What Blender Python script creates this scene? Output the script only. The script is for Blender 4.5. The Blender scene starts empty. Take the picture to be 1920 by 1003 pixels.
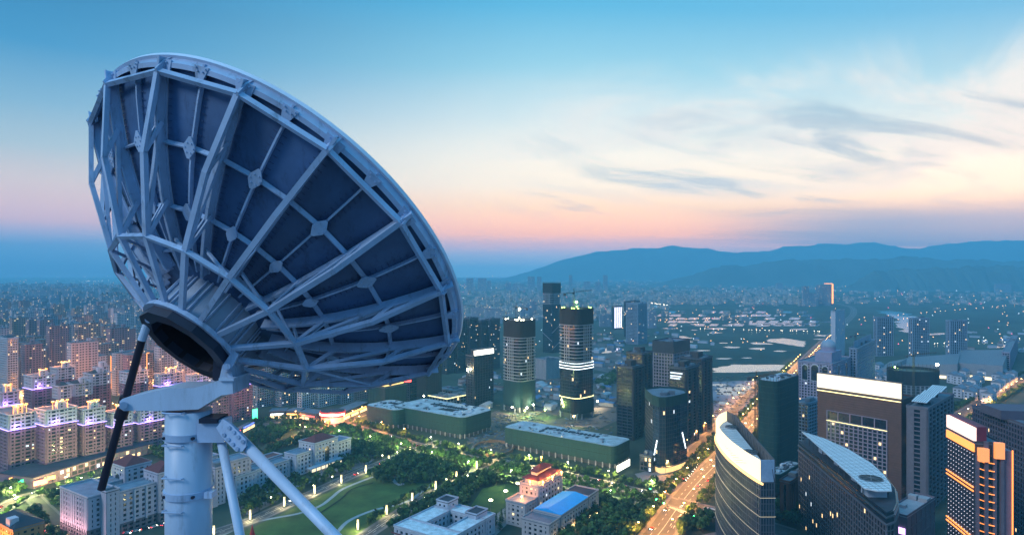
import bpy, math, random, re
import numpy as np
from mathutils import Vector, Matrix
random.seed(11)
S = bpy.context.scene
COL = S.collection
PI = math.pi
F, CX, HY, H = 1200.0, 960.0, 507.0, 180.0      # focal length and horizon in photo pixels, eye height in metres

# ------------------------------------------------------------------ camera
cam = bpy.data.objects.new('camera', bpy.data.cameras.new('camera'))
COL.objects.link(cam); S.camera = cam
cam.location = (0, 0, H); cam.rotation_euler = (PI/2, 0, 0)
cam.data.sensor_width = 36.0; cam.data.lens = 36.0*F/1920
cam.data.shift_y = (HY-501.5)/1920
cam.data.clip_start = 0.5; cam.data.clip_end = 60000

# ------------------------------------------------------------------ render settings
S.render.engine = 'CYCLES'
S.view_settings.view_transform = 'Standard'; S.view_settings.look = 'None'
S.view_settings.exposure = 0.0; S.view_settings.gamma = 1.0
cy = S.cycles
cy.use_denoising = True
try: cy.denoiser = 'OPENIMAGEDENOISE'
except Exception: pass
cy.max_bounces = 5; cy.diffuse_bounces = 2; cy.glossy_bounces = 3; cy.transmission_bounces = 3
cy.volume_bounces = 2; cy.transparent_max_bounces = 6
cy.sample_clamp_indirect = 3.0; cy.sample_clamp_direct = 0.0
cy.caustics_reflective = False; cy.caustics_refractive = False
cy.use_light_tree = True

def lin(c):
    c = c/255.0
    return c/12.92 if c <= 0.04045 else ((c+0.055)/1.055)**2.4
def rgb(r, g, b): return (lin(r), lin(g), lin(b), 1.0)

# ------------------------------------------------------------------ dusk sky
HAZE_TOP, HAZE_DENS = 775.0, 1.4e-4
def through_air(e_deg):
    t = math.tan(math.radians(max(e_deg, 0.4)))
    return math.exp(-HAZE_DENS*min((HAZE_TOP-H)/t, 12500)/math.cos(math.radians(e_deg)))
# what the sky shows through the air at each elevation (degrees): towards the afterglow, and away from it; highest stops, out of view, brightened to light haze and city
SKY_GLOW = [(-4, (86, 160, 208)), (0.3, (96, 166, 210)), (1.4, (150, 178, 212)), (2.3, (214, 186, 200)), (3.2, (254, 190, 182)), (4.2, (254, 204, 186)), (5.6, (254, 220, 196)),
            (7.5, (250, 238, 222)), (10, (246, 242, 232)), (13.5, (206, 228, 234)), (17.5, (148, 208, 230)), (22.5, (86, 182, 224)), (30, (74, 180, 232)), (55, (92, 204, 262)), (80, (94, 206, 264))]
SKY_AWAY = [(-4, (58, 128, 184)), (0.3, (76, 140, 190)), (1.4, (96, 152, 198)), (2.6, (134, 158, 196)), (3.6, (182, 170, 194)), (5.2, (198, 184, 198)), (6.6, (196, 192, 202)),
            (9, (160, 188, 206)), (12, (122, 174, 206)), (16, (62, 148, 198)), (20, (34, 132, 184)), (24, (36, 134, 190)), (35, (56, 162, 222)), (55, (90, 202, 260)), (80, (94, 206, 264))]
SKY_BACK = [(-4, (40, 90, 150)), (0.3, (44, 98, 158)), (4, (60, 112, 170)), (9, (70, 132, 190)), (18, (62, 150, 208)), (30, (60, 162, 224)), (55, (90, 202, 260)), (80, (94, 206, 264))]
AIR_GLOW, AIR_AWAY, AIR_BACK = (0.062, 0.29, 0.52), (0.05, 0.25, 0.48), (0.04, 0.2, 0.42)
w = bpy.data.worlds.new('World'); S.world = w; w.use_nodes = True
NT = w.node_tree; NT.nodes.clear()
def N(t, **k):
    n = NT.nodes.new(t)
    for a, b in k.items(): setattr(n, a, b)
    return n
def L(a, b): NT.links.new(a, b)
def M(op, a, b=None, clamp=False):
    n = N('ShaderNodeMath', operation=op, use_clamp=clamp)
    for i, v in enumerate((a, b)):
        if v is None: continue
        if isinstance(v, (int, float)): n.inputs[i].default_value = v
        else: L(v, n.inputs[i])
    return n.outputs[0]
tc = N('ShaderNodeTexCoord'); sep = N('ShaderNodeSeparateXYZ'); L(tc.outputs['Generated'], sep.inputs[0])
X, Y, Z = sep.outputs
elev = M('MULTIPLY', M('ARCSINE', Z), 180/PI)
az = M('DIVIDE', X, M('SQRT', M('ADD', M('MULTIPLY', X, X), M('MULTIPLY', Y, Y))))
azr = M('MAXIMUM', az, 0.0)
elev_g = M('MULTIPLY', elev, M('ADD', M('MULTIPLY', M('MULTIPLY', azr, azr), 0.65), 1.0))   # the afterglow narrows away from its centre
fac = M('DIVIDE', M('ADD', elev_g, 4.0), 84.0, True)
def ramp(stops, air):
    r = N('ShaderNodeValToRGB'); L(fac, r.inputs[0]); el = r.color_ramp.elements
    for i, (e, c) in enumerate(stops):
        T = through_air(e)
        col = [max((lin(v)-(1-T)*a)/T, 0.02) for v, a in zip(c, air)]
        if e < 1.2:  # the low sky stays as the band above it fades down
            T1 = through_air(1.2); col = [max((lin(v)-(1-T1)*a)/T1, 0.02) for v, a in zip(c, air)]
        k = el[i] if i < 2 else el.new(0.5)
        k.position = (e+4)/84.0; k.color = (*[min(v, 3.6) for v in col], 1)
    return r.outputs[0]
mr = N('ShaderNodeMapRange', interpolation_type='SMOOTHSTEP'); L(az, mr.inputs[0])
mr.inputs[1].default_value = -0.66; mr.inputs[2].default_value = 0.12
def mix(f, a, b, bt='MIX'):
    n = N('ShaderNodeMix', data_type='RGBA', blend_type=bt)
    if isinstance(f, (int, float)): n.inputs[0].default_value = f
    else: L(f, n.inputs[0])
    for i, v in ((6, a), (7, b)):
        if isinstance(v, tuple): n.inputs[i].default_value = v
        else: L(v, n.inputs[i])
    return n.outputs[2]
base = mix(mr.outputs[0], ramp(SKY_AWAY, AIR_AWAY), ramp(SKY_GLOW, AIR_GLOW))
ay = M('DIVIDE', Y, M('SQRT', M('ADD', M('MULTIPLY', X, X), M('MULTIPLY', Y, Y))))
mb2 = N('ShaderNodeMapRange', interpolation_type='SMOOTHSTEP'); L(ay, mb2.inputs[0]); mb2.inputs[1].default_value = -0.35; mb2.inputs[2].default_value = 0.62
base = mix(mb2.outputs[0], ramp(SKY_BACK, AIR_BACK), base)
# thin streaky cloud on a plane overhead
zz = M('ADD', M('MAXIMUM', Z, 0.0), 0.045)
px_, py_ = M('DIVIDE', X, zz), M('DIVIDE', Y, zz)
def cloud(sx, sy, off, lo, hi, detail=6, dist=0.6, rot=0.35):
    c = N('ShaderNodeCombineXYZ')
    ca, sa = math.cos(rot), math.sin(rot)
    L(M('MULTIPLY', M('ADD', M('MULTIPLY', px_, ca), M('MULTIPLY', py_, sa)), sx), c.inputs[0])
    L(M('ADD', M('MULTIPLY', M('SUBTRACT', M('MULTIPLY', py_, ca), M('MULTIPLY', px_, sa)), sy), off), c.inputs[1])
    n = N('ShaderNodeTexNoise'); n.inputs['Scale'].default_value = 1; n.inputs['Detail'].default_value = detail
    n.inputs['Roughness'].default_value = 0.58; n.inputs['Distortion'].default_value = dist
    L(c.outputs[0], n.inputs['Vector'])
    m = N('ShaderNodeMapRange', interpolation_type='SMOOTHSTEP'); L(n.outputs[0], m.inputs[0])
    m.inputs[1].default_value = lo; m.inputs[2].default_value = hi
    return m.outputs[0]
def band(v, a, b, c, d):   # rises a..b, falls c..d
    m1 = N('ShaderNodeMapRange', interpolation_type='SMOOTHSTEP'); L(v, m1.inputs[0]); m1.inputs[1].default_value = a; m1.inputs[2].default_value = b
    m2 = N('ShaderNodeMapRange', interpolation_type='SMOOTHSTEP'); L(v, m2.inputs[0]); m2.inputs[1].default_value = c; m2.inputs[2].default_value = d
    m2.inputs[3].default_value = 1; m2.inputs[4].default_value = 0
    return M('MULTIPLY', m1.outputs[0], m2.outputs[0])
right = band(az, -0.16, 0.22, 2.0, 3.0)
white = M('MULTIPLY', M('MULTIPLY', cloud(0.30, 0.62, 3.1, 0.40, 0.60, 9, 1.4, 0.75), band(elev, 5.0, 8.0, 13.5, 18.5)), right)
grey = M('MULTIPLY', M('MULTIPLY', cloud(0.40, 0.80, 7.7, 0.48, 0.68, 9, 1.5, 0.75), band(elev, 3.5, 6, 12.5, 16.5)), right)
low = M('MULTIPLY', M('MULTIPLY', cloud(0.10, 0.42, 1.9, 0.44, 0.66, 5, 0.3, 0.0), band(elev, 1.8, 3.0, 4.4, 6.0)), band(az, 0.12, 0.50, 2.0, 3.0))
wisp = M('MULTIPLY', M('MULTIPLY', cloud(0.36, 0.90, 12.4, 0.50, 0.66, 9, 1.6, 0.6), band(elev, 7.5, 9.5, 12.5, 15)), band(az, 0.22, 0.46, 2.0, 3.0))
sky = mix(M('MULTIPLY', white, 0.80), base, (1.10, 1.02, 0.92, 1))
sky = mix(M('MULTIPLY', grey, 0.55), sky, (0.44, 0.60, 0.70, 1))
bank = M('MULTIPLY', band(az, 0.22, 0.52, 2.0, 3.0), band(elev, 1.0, 2.0, 3.6, 6.0))
bank = M('MULTIPLY', bank, cloud(0.06, 0.30, 5.3, 0.30, 0.58, 5, 0.4, 0.0))
sky = mix(M('MULTIPLY', low, 0.70), sky, (0.40, 0.46, 0.60, 1))
sky = mix(M('MULTIPLY', bank, 0.95), sky, (0.26, 0.44, 0.66, 1))
sky = mix(M('MULTIPLY', wisp, 0.60), sky, (0.16, 0.42, 0.60, 1))
nis = N('ShaderNodeTexSky', sky_type='NISHITA', sun_disc=False)
nis.sun_elevation = math.radians(1.5); nis.sun_rotation = math.radians(40)
bg1, bg2, add, out = N('ShaderNodeBackground'), N('ShaderNodeBackground'), N('ShaderNodeAddShader'), N('ShaderNodeOutputWorld')
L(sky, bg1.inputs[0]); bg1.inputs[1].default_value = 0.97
L(nis.outputs[0], bg2.inputs[0]); bg2.inputs[1].default_value = 0.05
L(bg1.outputs[0], add.inputs[0]); L(bg2.outputs[0], add.inputs[1]); L(add.outputs[0], out.inputs[0])
w.cycles.sampling_method = 'MANUAL'; w.cycles.sample_map_resolution = 1024

# ------------------------------------------------------------------ the one soft sun lamp (last light, high on the left behind the viewer)
sun = bpy.data.objects.new('sun', bpy.data.lights.new('sun', 'SUN')); COL.objects.link(sun)
sun.data.energy = 1.7; sun.data.angle = math.radians(18); sun.data.color = (0.94, 0.97, 1.0)
sun.rotation_euler = Vector((0.66, 0.46, -0.60)).to_track_quat('-Z', 'Y').to_euler()

# ------------------------------------------------------------------ helpers
def G(px, py, z=0.0):
    """the point of the ground (height z) that stands at this place of the photograph"""
    D = (H-z)*F/(py-HY); return Vector(((px-CX)*D/F, D, z))
def at(px, py, y):
    return Vector(((px-CX)*y/F, y, H-(py-HY)*y/F))
class MB:
    def __init__(s): s.v = []; s.f = []; s.m = []
    def add(s, vs, fs, mi=0):
        o = len(s.v); s.v.extend(tuple(v) for v in vs); s.f.extend([tuple(i+o for i in f) for f in fs]); s.m.extend([mi]*len(fs)); return s
    def obox(s, o, ex, ey, ez, mi=0):
        """box from corner o along three edge vectors"""
        ox, oy, oz = o; a, b, c = ex; d, e, f = ey; g, h, i = ez
        v = [(ox, oy, oz), (ox+a, oy+b, oz+c), (ox+a+d, oy+b+e, oz+c+f), (ox+d, oy+e, oz+f),
             (ox+g, oy+h, oz+i), (ox+a+g, oy+b+h, oz+c+i), (ox+a+d+g, oy+b+e+h, oz+c+f+i), (ox+d+g, oy+e+h, oz+f+i)]
        n = len(s.v); s.v += v
        s.f += [(n, n+3, n+2, n+1), (n+4, n+5, n+6, n+7), (n, n+1, n+5, n+4), (n+1, n+2, n+6, n+5), (n+2, n+3, n+7, n+6), (n+3, n, n+4, n+7)]
        s.m += [mi]*6; return s
    def box(s, c, size, rz=0.0, mi=0):
        ca, sa = math.cos(rz), math.sin(rz); sx, sy, sz = size
        ex, ey = (ca*sx, sa*sx, 0), (-sa*sy, ca*sy, 0)
        return s.obox((c[0]-ex[0]/2-ey[0]/2, c[1]-ex[1]/2-ey[1]/2, c[2]-sz/2), ex, ey, (0, 0, sz), mi)
    def prism(s, poly, z0, z1, mi=0, bottom=False, top=True, mtop=None):
        n = len(poly); o = len(s.v)
        s.v += [(p[0], p[1], z0) for p in poly] + [(p[0], p[1], z1) for p in poly]
        for i in range(n):
            j = (i+1) % n; s.f.append((o+i, o+j, o+n+j, o+n+i)); s.m.append(mi)
        if top: s.f.append(tuple(o+n+i for i in range(n))); s.m.append(mi if mtop is None else mtop)
        if bottom: s.f.append(tuple(o+n-1-i for i in range(n))); s.m.append(mi)
        return s
    def sheet(s, poly, z, mi=0):
        o = len(s.v); s.v += [(p[0], p[1], z) for p in poly]; s.f.append(tuple(o+i for i in range(len(poly)))); s.m.append(mi); return s
    def profile(s, p0, p1, prof, up=(0, 0, 1), mi=0):
        """a bar of the given cross-section (list of 2-D points, counter-clockwise) from p0 to p1"""
        p0, p1 = Vector(p0), Vector(p1); d = (p1-p0).normalized(); up = Vector(up)
        if abs(d.dot(up)) > 0.98: up = Vector((1, 0, 0)) if abs(d.x) < 0.9 else Vector((0, 1, 0))
        a = d.cross(up).normalized(); b = a.cross(d).normalized(); n = len(prof)
        vs = [p+a*q[0]+b*q[1] for p in (p0, p1) for q in prof]
        fs = [(i, (i+1) % n, n+(i+1) % n, n+i) for i in range(n)] + [tuple(range(n-1, -1, -1)), tuple(range(n, 2*n))]
        return s.add(vs, fs, mi)
    def bar(s, p0, p1, wd, ht, up=(0, 0, 1), mi=0):
        a, b = wd/2, ht/2; return s.profile(p0, p1, [(-a, -b), (a, -b), (a, b), (-a, b)], up, mi)
    def chan(s, p0, p1, wd, ht, up=(0, 0, 1), t=0.035, mi=0):
        a, b = wd/2, ht/2
        return s.profile(p0, p1, [(-a, -b), (a, -b), (a, -b+t), (-a+t, -b+t), (-a+t, b-t), (a, b-t), (a, b), (-a, b)], up, mi)
    def tube(s, p0, p1, r, n=10, r1=None, mi=0):
        r1 = r if r1 is None else r1; p0, p1 = Vector(p0), Vector(p1); d = (p1-p0).normalized()
        up = Vector((0, 0, 1)) if abs(d.z) < 0.95 else Vector((1, 0, 0))
        a = d.cross(up).normalized(); b = a.cross(d)
        vs = [p+(a*math.cos(2*PI*i/n)+b*math.sin(2*PI*i/n))*q for p, q in ((p0, r), (p1, r1)) for i in range(n)]
        fs = [(i, (i+1) % n, n+(i+1) % n, n+i) for i in range(n)] + [tuple(range(n-1, -1, -1)), tuple(range(n, 2*n))]
        return s.add(vs, fs, mi)
    def slab(s, pts, thick):
        """a flat plate: outline points in space, thickened along the given vector"""
        n = len(pts); t = Vector(thick); vs = [Vector(p) for p in pts]+[Vector(p)+t for p in pts]
        fs = [tuple(range(n-1, -1, -1)), tuple(range(n, 2*n))]+[(i, (i+1) % n, n+(i+1) % n, n+i) for i in range(n)]
        return s.add(vs, fs)
    def mesh(s, name, mats, off=(0, 0, 0), smooth=False):
        me = bpy.data.meshes.new(name)
        v = np.array(s.v, dtype=float).reshape(-1, 3) - np.array(off, dtype=float)
        me.from_pydata(v.tolist(), [], s.f)
        for m in (mats if isinstance(mats, (list, tuple)) else [mats]): me.materials.append(m)
        if isinstance(mats, (list, tuple)) and len(mats) > 1: me.polygons.foreach_set('material_index', s.m)
        if smooth: me.polygons.foreach_set('use_smooth', [True]*len(s.f))
        me.update(); return me
def link(name, me, parent=None, loc=(0, 0, 0)):
    o = bpy.data.objects.new(name, me); COL.objects.link(o); o.location = loc
    if parent is not None: o.parent = parent
    return o
def tag(o, label=None, cat=None, group=None, kind=None):
    for k, v in (('label', label), ('category', cat), ('group', group), ('kind', kind)):
        if v: o[k] = v
    return o
class Thing:
    """an Empty at a thing's base that parents its parts; shapes are given in world space"""
    def __init__(s, name, label, cat, loc=(0, 0, 0), group=None):
        s.o = link(name, None, None, loc); s.loc = tuple(loc); s.o.empty_display_size = 1; tag(s.o, label, cat, group)
    def part(s, name, mb, mats, parent=None, kind=None, label=None, smooth=False):
        if not mb.f: return None
        o = link(name, mb.mesh(name, mats, s.loc, smooth), parent or s.o); tag(o, label, kind=kind); return o
def structure(name, mb, mats, smooth=False, kind='structure', **k):
    o = link(name, mb.mesh(name, mats, (0, 0, 0), smooth)); tag(o, kind=kind, **k); return o
def copy_tree(root, loc, rz=0.0, sc=1.0, label=None, group=None):
    c = root.copy(); COL.objects.link(c); c.location = loc; c.rotation_euler = (0, 0, rz); c.scale = (sc, sc, sc) if isinstance(sc, (int, float)) else sc
    tag(c, label, None, group)
    for ch in root.children:
        d = ch.copy(); COL.objects.link(d); d.parent = c
        for g in ch.children:
            e = g.copy(); COL.objects.link(e); e.parent = d
    return c

# ------------------------------------------------------------------ materials
_m = {}
def mat(name, col, rough=0.7, metal=0.0, var=0.12, scale=0.3, emit=None, es=0.0, spec=0.4, streak=0.0, island=0.0, bump=0.0, coord='Object', dirt=0.0, objvar=0.0):
    """procedural surface: base colour broken up by two noises (and by piece), optional vertical streaks and fine relief"""
    if name in _m: return _m[name]
    m = bpy.data.materials.new(name); m.use_nodes = True; _m[name] = m
    nt = m.node_tree; p = nt.nodes['Principled BSDF']; p.inputs['Roughness'].default_value = rough; p.inputs['Metallic'].default_value = metal
    p.inputs['Specular IOR Level'].default_value = spec
    c = (*col[:3], 1)
    if var or island:
        t = nt.nodes.new('ShaderNodeTexCoord'); n1 = nt.nodes.new('ShaderNodeTexNoise'); n1.inputs['Scale'].default_value = scale; n1.inputs['Detail'].default_value = 6; n1.inputs['Roughness'].default_value = 0.65
        if streak:
            mp = nt.nodes.new('ShaderNodeMapping'); mp.inputs['Scale'].default_value = (1, 1, streak); nt.links.new(t.outputs[coord], mp.inputs[0]); nt.links.new(mp.outputs[0], n1.inputs[0])
        else: nt.links.new(t.outputs[coord], n1.inputs[0])
        mr = nt.nodes.new('ShaderNodeMapRange'); nt.links.new(n1.outputs[0], mr.inputs[0])
        mr.inputs[1].default_value = 0.3; mr.inputs[2].default_value = 0.7; mr.inputs[3].default_value = 1-var; mr.inputs[4].default_value = 1+var
        v = mr.outputs[0]
        if island:
            g = nt.nodes.new('ShaderNodeNewGeometry'); ir = nt.nodes.new('ShaderNodeMapRange'); nt.links.new(g.outputs['Random Per Island'], ir.inputs[0])
            ir.inputs[3].default_value = 1-island; ir.inputs[4].default_value = 1+island
            mm = nt.nodes.new('ShaderNodeMath'); mm.operation = 'MULTIPLY'; nt.links.new(v, mm.inputs[0]); nt.links.new(ir.outputs[0], mm.inputs[1]); v = mm.outputs[0]
        if objvar:   # each piece weathered a little differently
            oi = nt.nodes.new('ShaderNodeObjectInfo'); orr = nt.nodes.new('ShaderNodeMapRange'); nt.links.new(oi.outputs['Random'], orr.inputs[0]); orr.inputs[3].default_value = 1-objvar; orr.inputs[4].default_value = 1+objvar
            m3 = nt.nodes.new('ShaderNodeMath'); m3.operation = 'MULTIPLY'; nt.links.new(v, m3.inputs[0]); nt.links.new(orr.outputs[0], m3.inputs[1]); v = m3.outputs[0]
        if dirt:   # grime runs and scuffs
            mp2 = nt.nodes.new('ShaderNodeMapping'); mp2.inputs['Scale'].default_value = (2.6, 2.6, 0.5); nt.links.new(t.outputs[coord], mp2.inputs[0])
            n2 = nt.nodes.new('ShaderNodeTexNoise'); n2.inputs['Scale'].default_value = 1.0; n2.inputs['Detail'].default_value = 9; n2.inputs['Roughness'].default_value = 0.75; nt.links.new(mp2.outputs[0], n2.inputs[0])
            r2 = nt.nodes.new('ShaderNodeMapRange'); nt.links.new(n2.outputs[0], r2.inputs[0]); r2.inputs[1].default_value = 0.54; r2.inputs[2].default_value = 0.72; r2.inputs[3].default_value = 1.0; r2.inputs[4].default_value = 1-dirt
            m2 = nt.nodes.new('ShaderNodeMath'); m2.operation = 'MULTIPLY'; nt.links.new(v, m2.inputs[0]); nt.links.new(r2.outputs[0], m2.inputs[1]); v = m2.outputs[0]
        vm = nt.nodes.new('ShaderNodeVectorMath'); vm.operation = 'SCALE'; vm.inputs[0].default_value = c[:3]; nt.links.new(v, vm.inputs['Scale'])
        nt.links.new(vm.outputs[0], p.inputs['Base Color'])
        if bump:
            b = nt.nodes.new('ShaderNodeBump'); b.inputs['Strength'].default_value = bump; b.inputs['Distance'].default_value = 0.05
            nt.links.new(n1.outputs[0], b.inputs['Height']); nt.links.new(b.outputs[0], p.inputs['Normal'])
    else: p.inputs['Base Color'].default_value = c
    if emit:
        p.inputs['Emission Color'].default_value = (*emit[:3], 1); p.inputs['Emission Strength'].default_value = es
    return m
def glow(name, col, es, sample=False):
    m = mat(name, (0.3, 0.3, 0.3), 0.5, 0, 0, emit=col, es=es)
    try: m.cycles.emission_sampling = 'AUTO' if sample else 'NONE'
    except Exception: pass
    return m
# ================================================================== satellite dish
DR = 6.5
DC = Vector((-7.4256, 20.5853, 180.867))
DN = Vector((0.39976, 0.60484, 0.68874)).normalized()
DV = -(Vector((0, 1, 0))-DN*DN.y); DV.normalize()
DU = DV.cross(DN)
if DU.x < 0: DU = -DU
PH0 = math.radians(75.644); NR = 16; D0 = 0.47
def dp(r, d, a):
    return DC + (DU*math.cos(a)+DV*math.sin(a))*(r*DR) - DN*(d*DR)
def surf(r): return D0*(1-r*r)
def ds(r, a, lift=0.0):          # on the back of the reflector, lifted behind it
    s = 2*D0*r; k = 1/math.sqrt(1+s*s)
    return dp(r+lift*s*k, surf(r)+lift*k, a)
paint = mat('dish_paint', (0.33, 0.47, 0.69), 0.34, 0, 0.18, 0.8, spec=0.6, bump=0.05, dirt=0.6, objvar=0.10)
paintp = mat('dish_panel_paint', (0.052, 0.120, 0.255), 0.42, 0, 0.28, 0.5, spec=0.5, bump=0.08, dirt=0.55, objvar=0.16)
paintb = mat('pillar_paint', (0.40, 0.55, 0.75), 0.45, 0, 0.14, 0.7, spec=0.5, streak=0.22, bump=0.08, dirt=0.35)
paintd = mat('dish_dark_paint', (0.012, 0.022, 0.048), 0.5, 0, 0.2, 0.8, spec=0.4)
paintc = mat('cleat_steel', (0.045, 0.09, 0.19), 0.6, 0, 0.1)
rimw = mat('dish_rim_paint', (0.62, 0.74, 0.90), 0.3, 0, 0.06, 1.0, spec=0.6)
rubber = mat('black_rod', (0.012, 0.014, 0.03), 0.45, 0, 0.1)
ROOFZ = 170.4
HUB = dp(0, 0.645, 0)
dish = Thing('satellite_dish', 'huge blue steel satellite dish seen from behind on a round pillar', 'satellite dish', (HUB.x, HUB.y, ROOFZ))
hub_e = DC
# reflector panels: three rings, 32 to a ring
DA = 2*PI/(2*NR)
for (r0, r1) in ((0.7405, 0.992), (0.5205, 0.7395), (0.20, 0.5195)):
    for k in range(2*NR):
        a0 = PH0+k*DA+0.0006/r1; a1 = PH0+(k+1)*DA-0.0006/r1; mb = MB(); nu, nv = 3, 4
        front, back = [], []
        for i in range(nu+1):
            for j in range(nv+1):
                r = r0+(r1-r0)*i/nu; a = a0+(a1-a0)*j/nv
                back.append(ds(r, a, 0.0)); front.append(ds(r, a, -0.006))
        n = len(back); fs = []
        for i in range(nu):
            for j in range(nv):
                q = (i*(nv+1)+j, i*(nv+1)+j+1, (i+1)*(nv+1)+j+1, (i+1)*(nv+1)+j)
                fs.append(q[::-1]); fs.append(tuple(x+n for x in q))
        ring = [j for j in range(nv+1)]+[i*(nv+1)+nv for i in range(1, nu+1)]+[nu*(nv+1)+j for j in range(nv-1, -1, -1)]+[i*(nv+1) for i in range(nu-1, 0, -1)]
        for i in range(len(ring)):
            p_, q_ = ring[i], ring[(i+1) % len(ring)]; fs.append((p_, q_, q_+n, p_+n))
        mb.add(back+front, fs); dish.part('reflector_panel', mb, paintp)
# rim: a rolled ring with a bright outer lip
mb = MB(); NS = 128
for (q0, q1, q2, q3) in (((0.990, -0.002), (1.003, -0.002), (1.003, 0.014), (0.990, 0.014)),):
    vs = []; fs = []
    for i in range(NS):
        a = 2*PI*i/NS
        for (r, d) in (q0, q1, q2, q3): vs.append(dp(r, d, a))
    for i in range(NS):
        j = (i+1) % NS
        for c in range(4): fs.append((i*4+c, i*4+(c+1) % 4, j*4+(c+1) % 4, j*4+c))
    mb.add(vs, fs)
rim = dish.part('rim_ring', mb, rimw, smooth=False)
mb = MB(); vs = []; fs = []
for i in range(NS):
    a = 2*PI*i/NS
    for (r, d) in ((0.975, 0.010), (0.990, 0.004), (0.990, 0.046), (0.975, 0.058)): vs.append(dp(r, d, a))
for i in range(NS):
    j = (i+1) % NS
    for c in range(4): fs.append((i*4+c, i*4+(c+1) % 4, j*4+(c+1) % 4, j*4+c))
mb.add(vs, fs); dish.part('rim_channel', mb, paint, rim)
# ring beams on the reflector's back, one piece between two ribs
for rr, nm in ((0.74, 'outer_purlin'), (0.52, 'inner_purlin'), (0.34, 'hub_purlin')):
    for k in range(2*NR):
        a0, a1 = PH0+k*DA, PH0+(k+1)*DA; mb = MB()
        mb.bar(ds(rr, a0, 0.014), ds(rr, a1, 0.014), 0.05, 0.13, DN); dish.part(nm, mb, paint)
def plate(a, rc, lift, shape, th=0.006):
    """a flat gusset lying on the back of the reflector; shape in (radial, tangential) fractions of the radius"""
    c = ds(rc, a, lift); er = (ds(rc+0.01, a, lift)-ds(rc-0.01, a, lift)).normalized(); nb = (ds(rc, a, 0.1)-ds(rc, a, 0)).normalized(); et = nb.cross(er)
    return MB().slab([c+er*(x*DR)+et*(y*DR) for x, y in shape], nb*(th*DR))
for k in range(2*NR):
    a = PH0+k*DA
    main = k % 2 == 0
    # ribs pressed against the panels
    r_in = 0.27 if main else 0.26
    pts = [r_in+(0.985-r_in)*i/7 for i in range(8)]
    if not main:
        mb = MB()
        for r0, r1 in zip(pts, pts[1:]): mb.bar(ds(r0, a, 0.011), ds(r1, a, 0.011), 0.05, 0.13, ds(r0, a, .1)-ds(r0, a, 0))
        rb = dish.part('secondary_rib', mb, paint)
        mb = plate(a, 0.955, 0.023, [(0.03, 0.034), (-0.035, 0.012), (-0.035, -0.012), (0.03, -0.034)]); dish.part('rim_gusset', mb, paint, rb)
        for rr in (0.74, 0.52):
            s_ = 0.034 if rr > 0.6 else 0.028
            mb = plate(a, rr, 0.026, [(s_*1.25, 0.006), (0.010, s_*0.78), (-0.010, s_*0.78), (-s_*1.25, 0.006), (-s_*1.25, -0.006), (-0.010, -s_*0.78), (0.010, -s_*0.78), (s_*1.25, -0.006)])
            gp = dish.part('diamond_gusset', mb, paint, rb)
        continue
    N0, N1, N2, N3 = dp(0.975, 0.088, a), dp(0.767, 0.320, a), dp(0.500, 0.512, a), dp(0.222, 0.618, a)
    tang = -DU*math.sin(a)+DV*math.cos(a)
    tr = link('rib_truss', None, dish.o)
    def mem(nm, mb): dish.part(nm, mb, paint, tr)
    mb = MB()
    for r0, r1 in zip(pts, pts[1:]): mb.chan(ds(r0, a, 0.030), ds(r1, a, 0.030), 0.08, 0.30, ds(r0, a, .1)-ds(r0, a, 0), 0.04)
    mem('inner_chord', mb)
    mb = MB()
    for q0, q1 in ((N0, N1), (N1, N2), (N2, N3)): mb.chan(q0, q1+(q1-q0).normalized()*0.03, 0.125, 0.14, tang)
    mem('outer_chord', mb)
    mem('node_plate', MB().slab([dp(0.992, 0.01, a)-tang*.08, dp(0.955, 0.052, a)-tang*.08, dp(0.962, 0.105, a)-tang*.08, dp(0.992, 0.098, a)-tang*.08, dp(1.0, 0.05, a)-tang*.08], tang*.06))
    mem('post', MB().bar(N0, ds(0.965, a, 0.02), 0.14, 0.14))
    mem('post', MB().chan(N1, ds(0.80, a, 0.03), 0.115, 0.13, tang))
    mem('post', MB().chan(N2, ds(0.545, a, 0.03), 0.115, 0.13, tang))
    mem('diagonal', MB().chan(ds(0.79, a, 0.035), N2, 0.10, 0.11, tang))
    mem('diagonal', MB().bar(ds(0.955, a, 0.04), N1, 0.08, 0.08, tang))
    for sg in (1, -1):
        mb = plate(a+sg*0.021, 0.957, 0.023, [(0.03, 0.020), (-0.025, 0.003), (-0.03, -0.016), (0.03, -0.022)][::sg]); dish.part('rim_gusset', mb, paint, tr)
    # ring beams from rib to rib
    an = a+2*DA
    dish.part('outer_ring_beam', MB().chan(N0, dp(0.975, 0.088, an), 0.12, 0.14, DN), paint)
    dish.part('inner_ring_beam', MB().chan(N2, dp(0.500, 0.512, an), 0.115, 0.13, DN), paint)
    dish.part('ring_brace', MB().bar(dp(0.500, 0.512, a), ds(0.40, an, 0.03), 0.07, 0.07), paint)
    dish.part('ring_brace', MB().bar(N1, dp(0.500, 0.512, an), 0.06, 0.06), paint) if k % 4 == 0 and math.sin(a) < 0.1 else None
# bolted cleats along the ribs: hundreds of small tabs
mb = MB()
for k in range(2*NR):
    a = PH0+k*DA
    for r in np.arange(0.30, 0.96, 0.022):
        for sg in (1, -1):
            c = ds(r, a+sg*0.026/r*0.75, 0.004); er = (ds(r+.01, a, 0)-ds(r-.01, a, 0)).normalized(); nb = (ds(r, a, .1)-ds(r, a, 0)).normalized(); et = nb.cross(er)
            mb.obox(c-er*.007-et*.06, er*.014, et*.12, nb*.02)
dish.part('panel_cleats', mb, paintc, kind='stuff')
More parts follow.
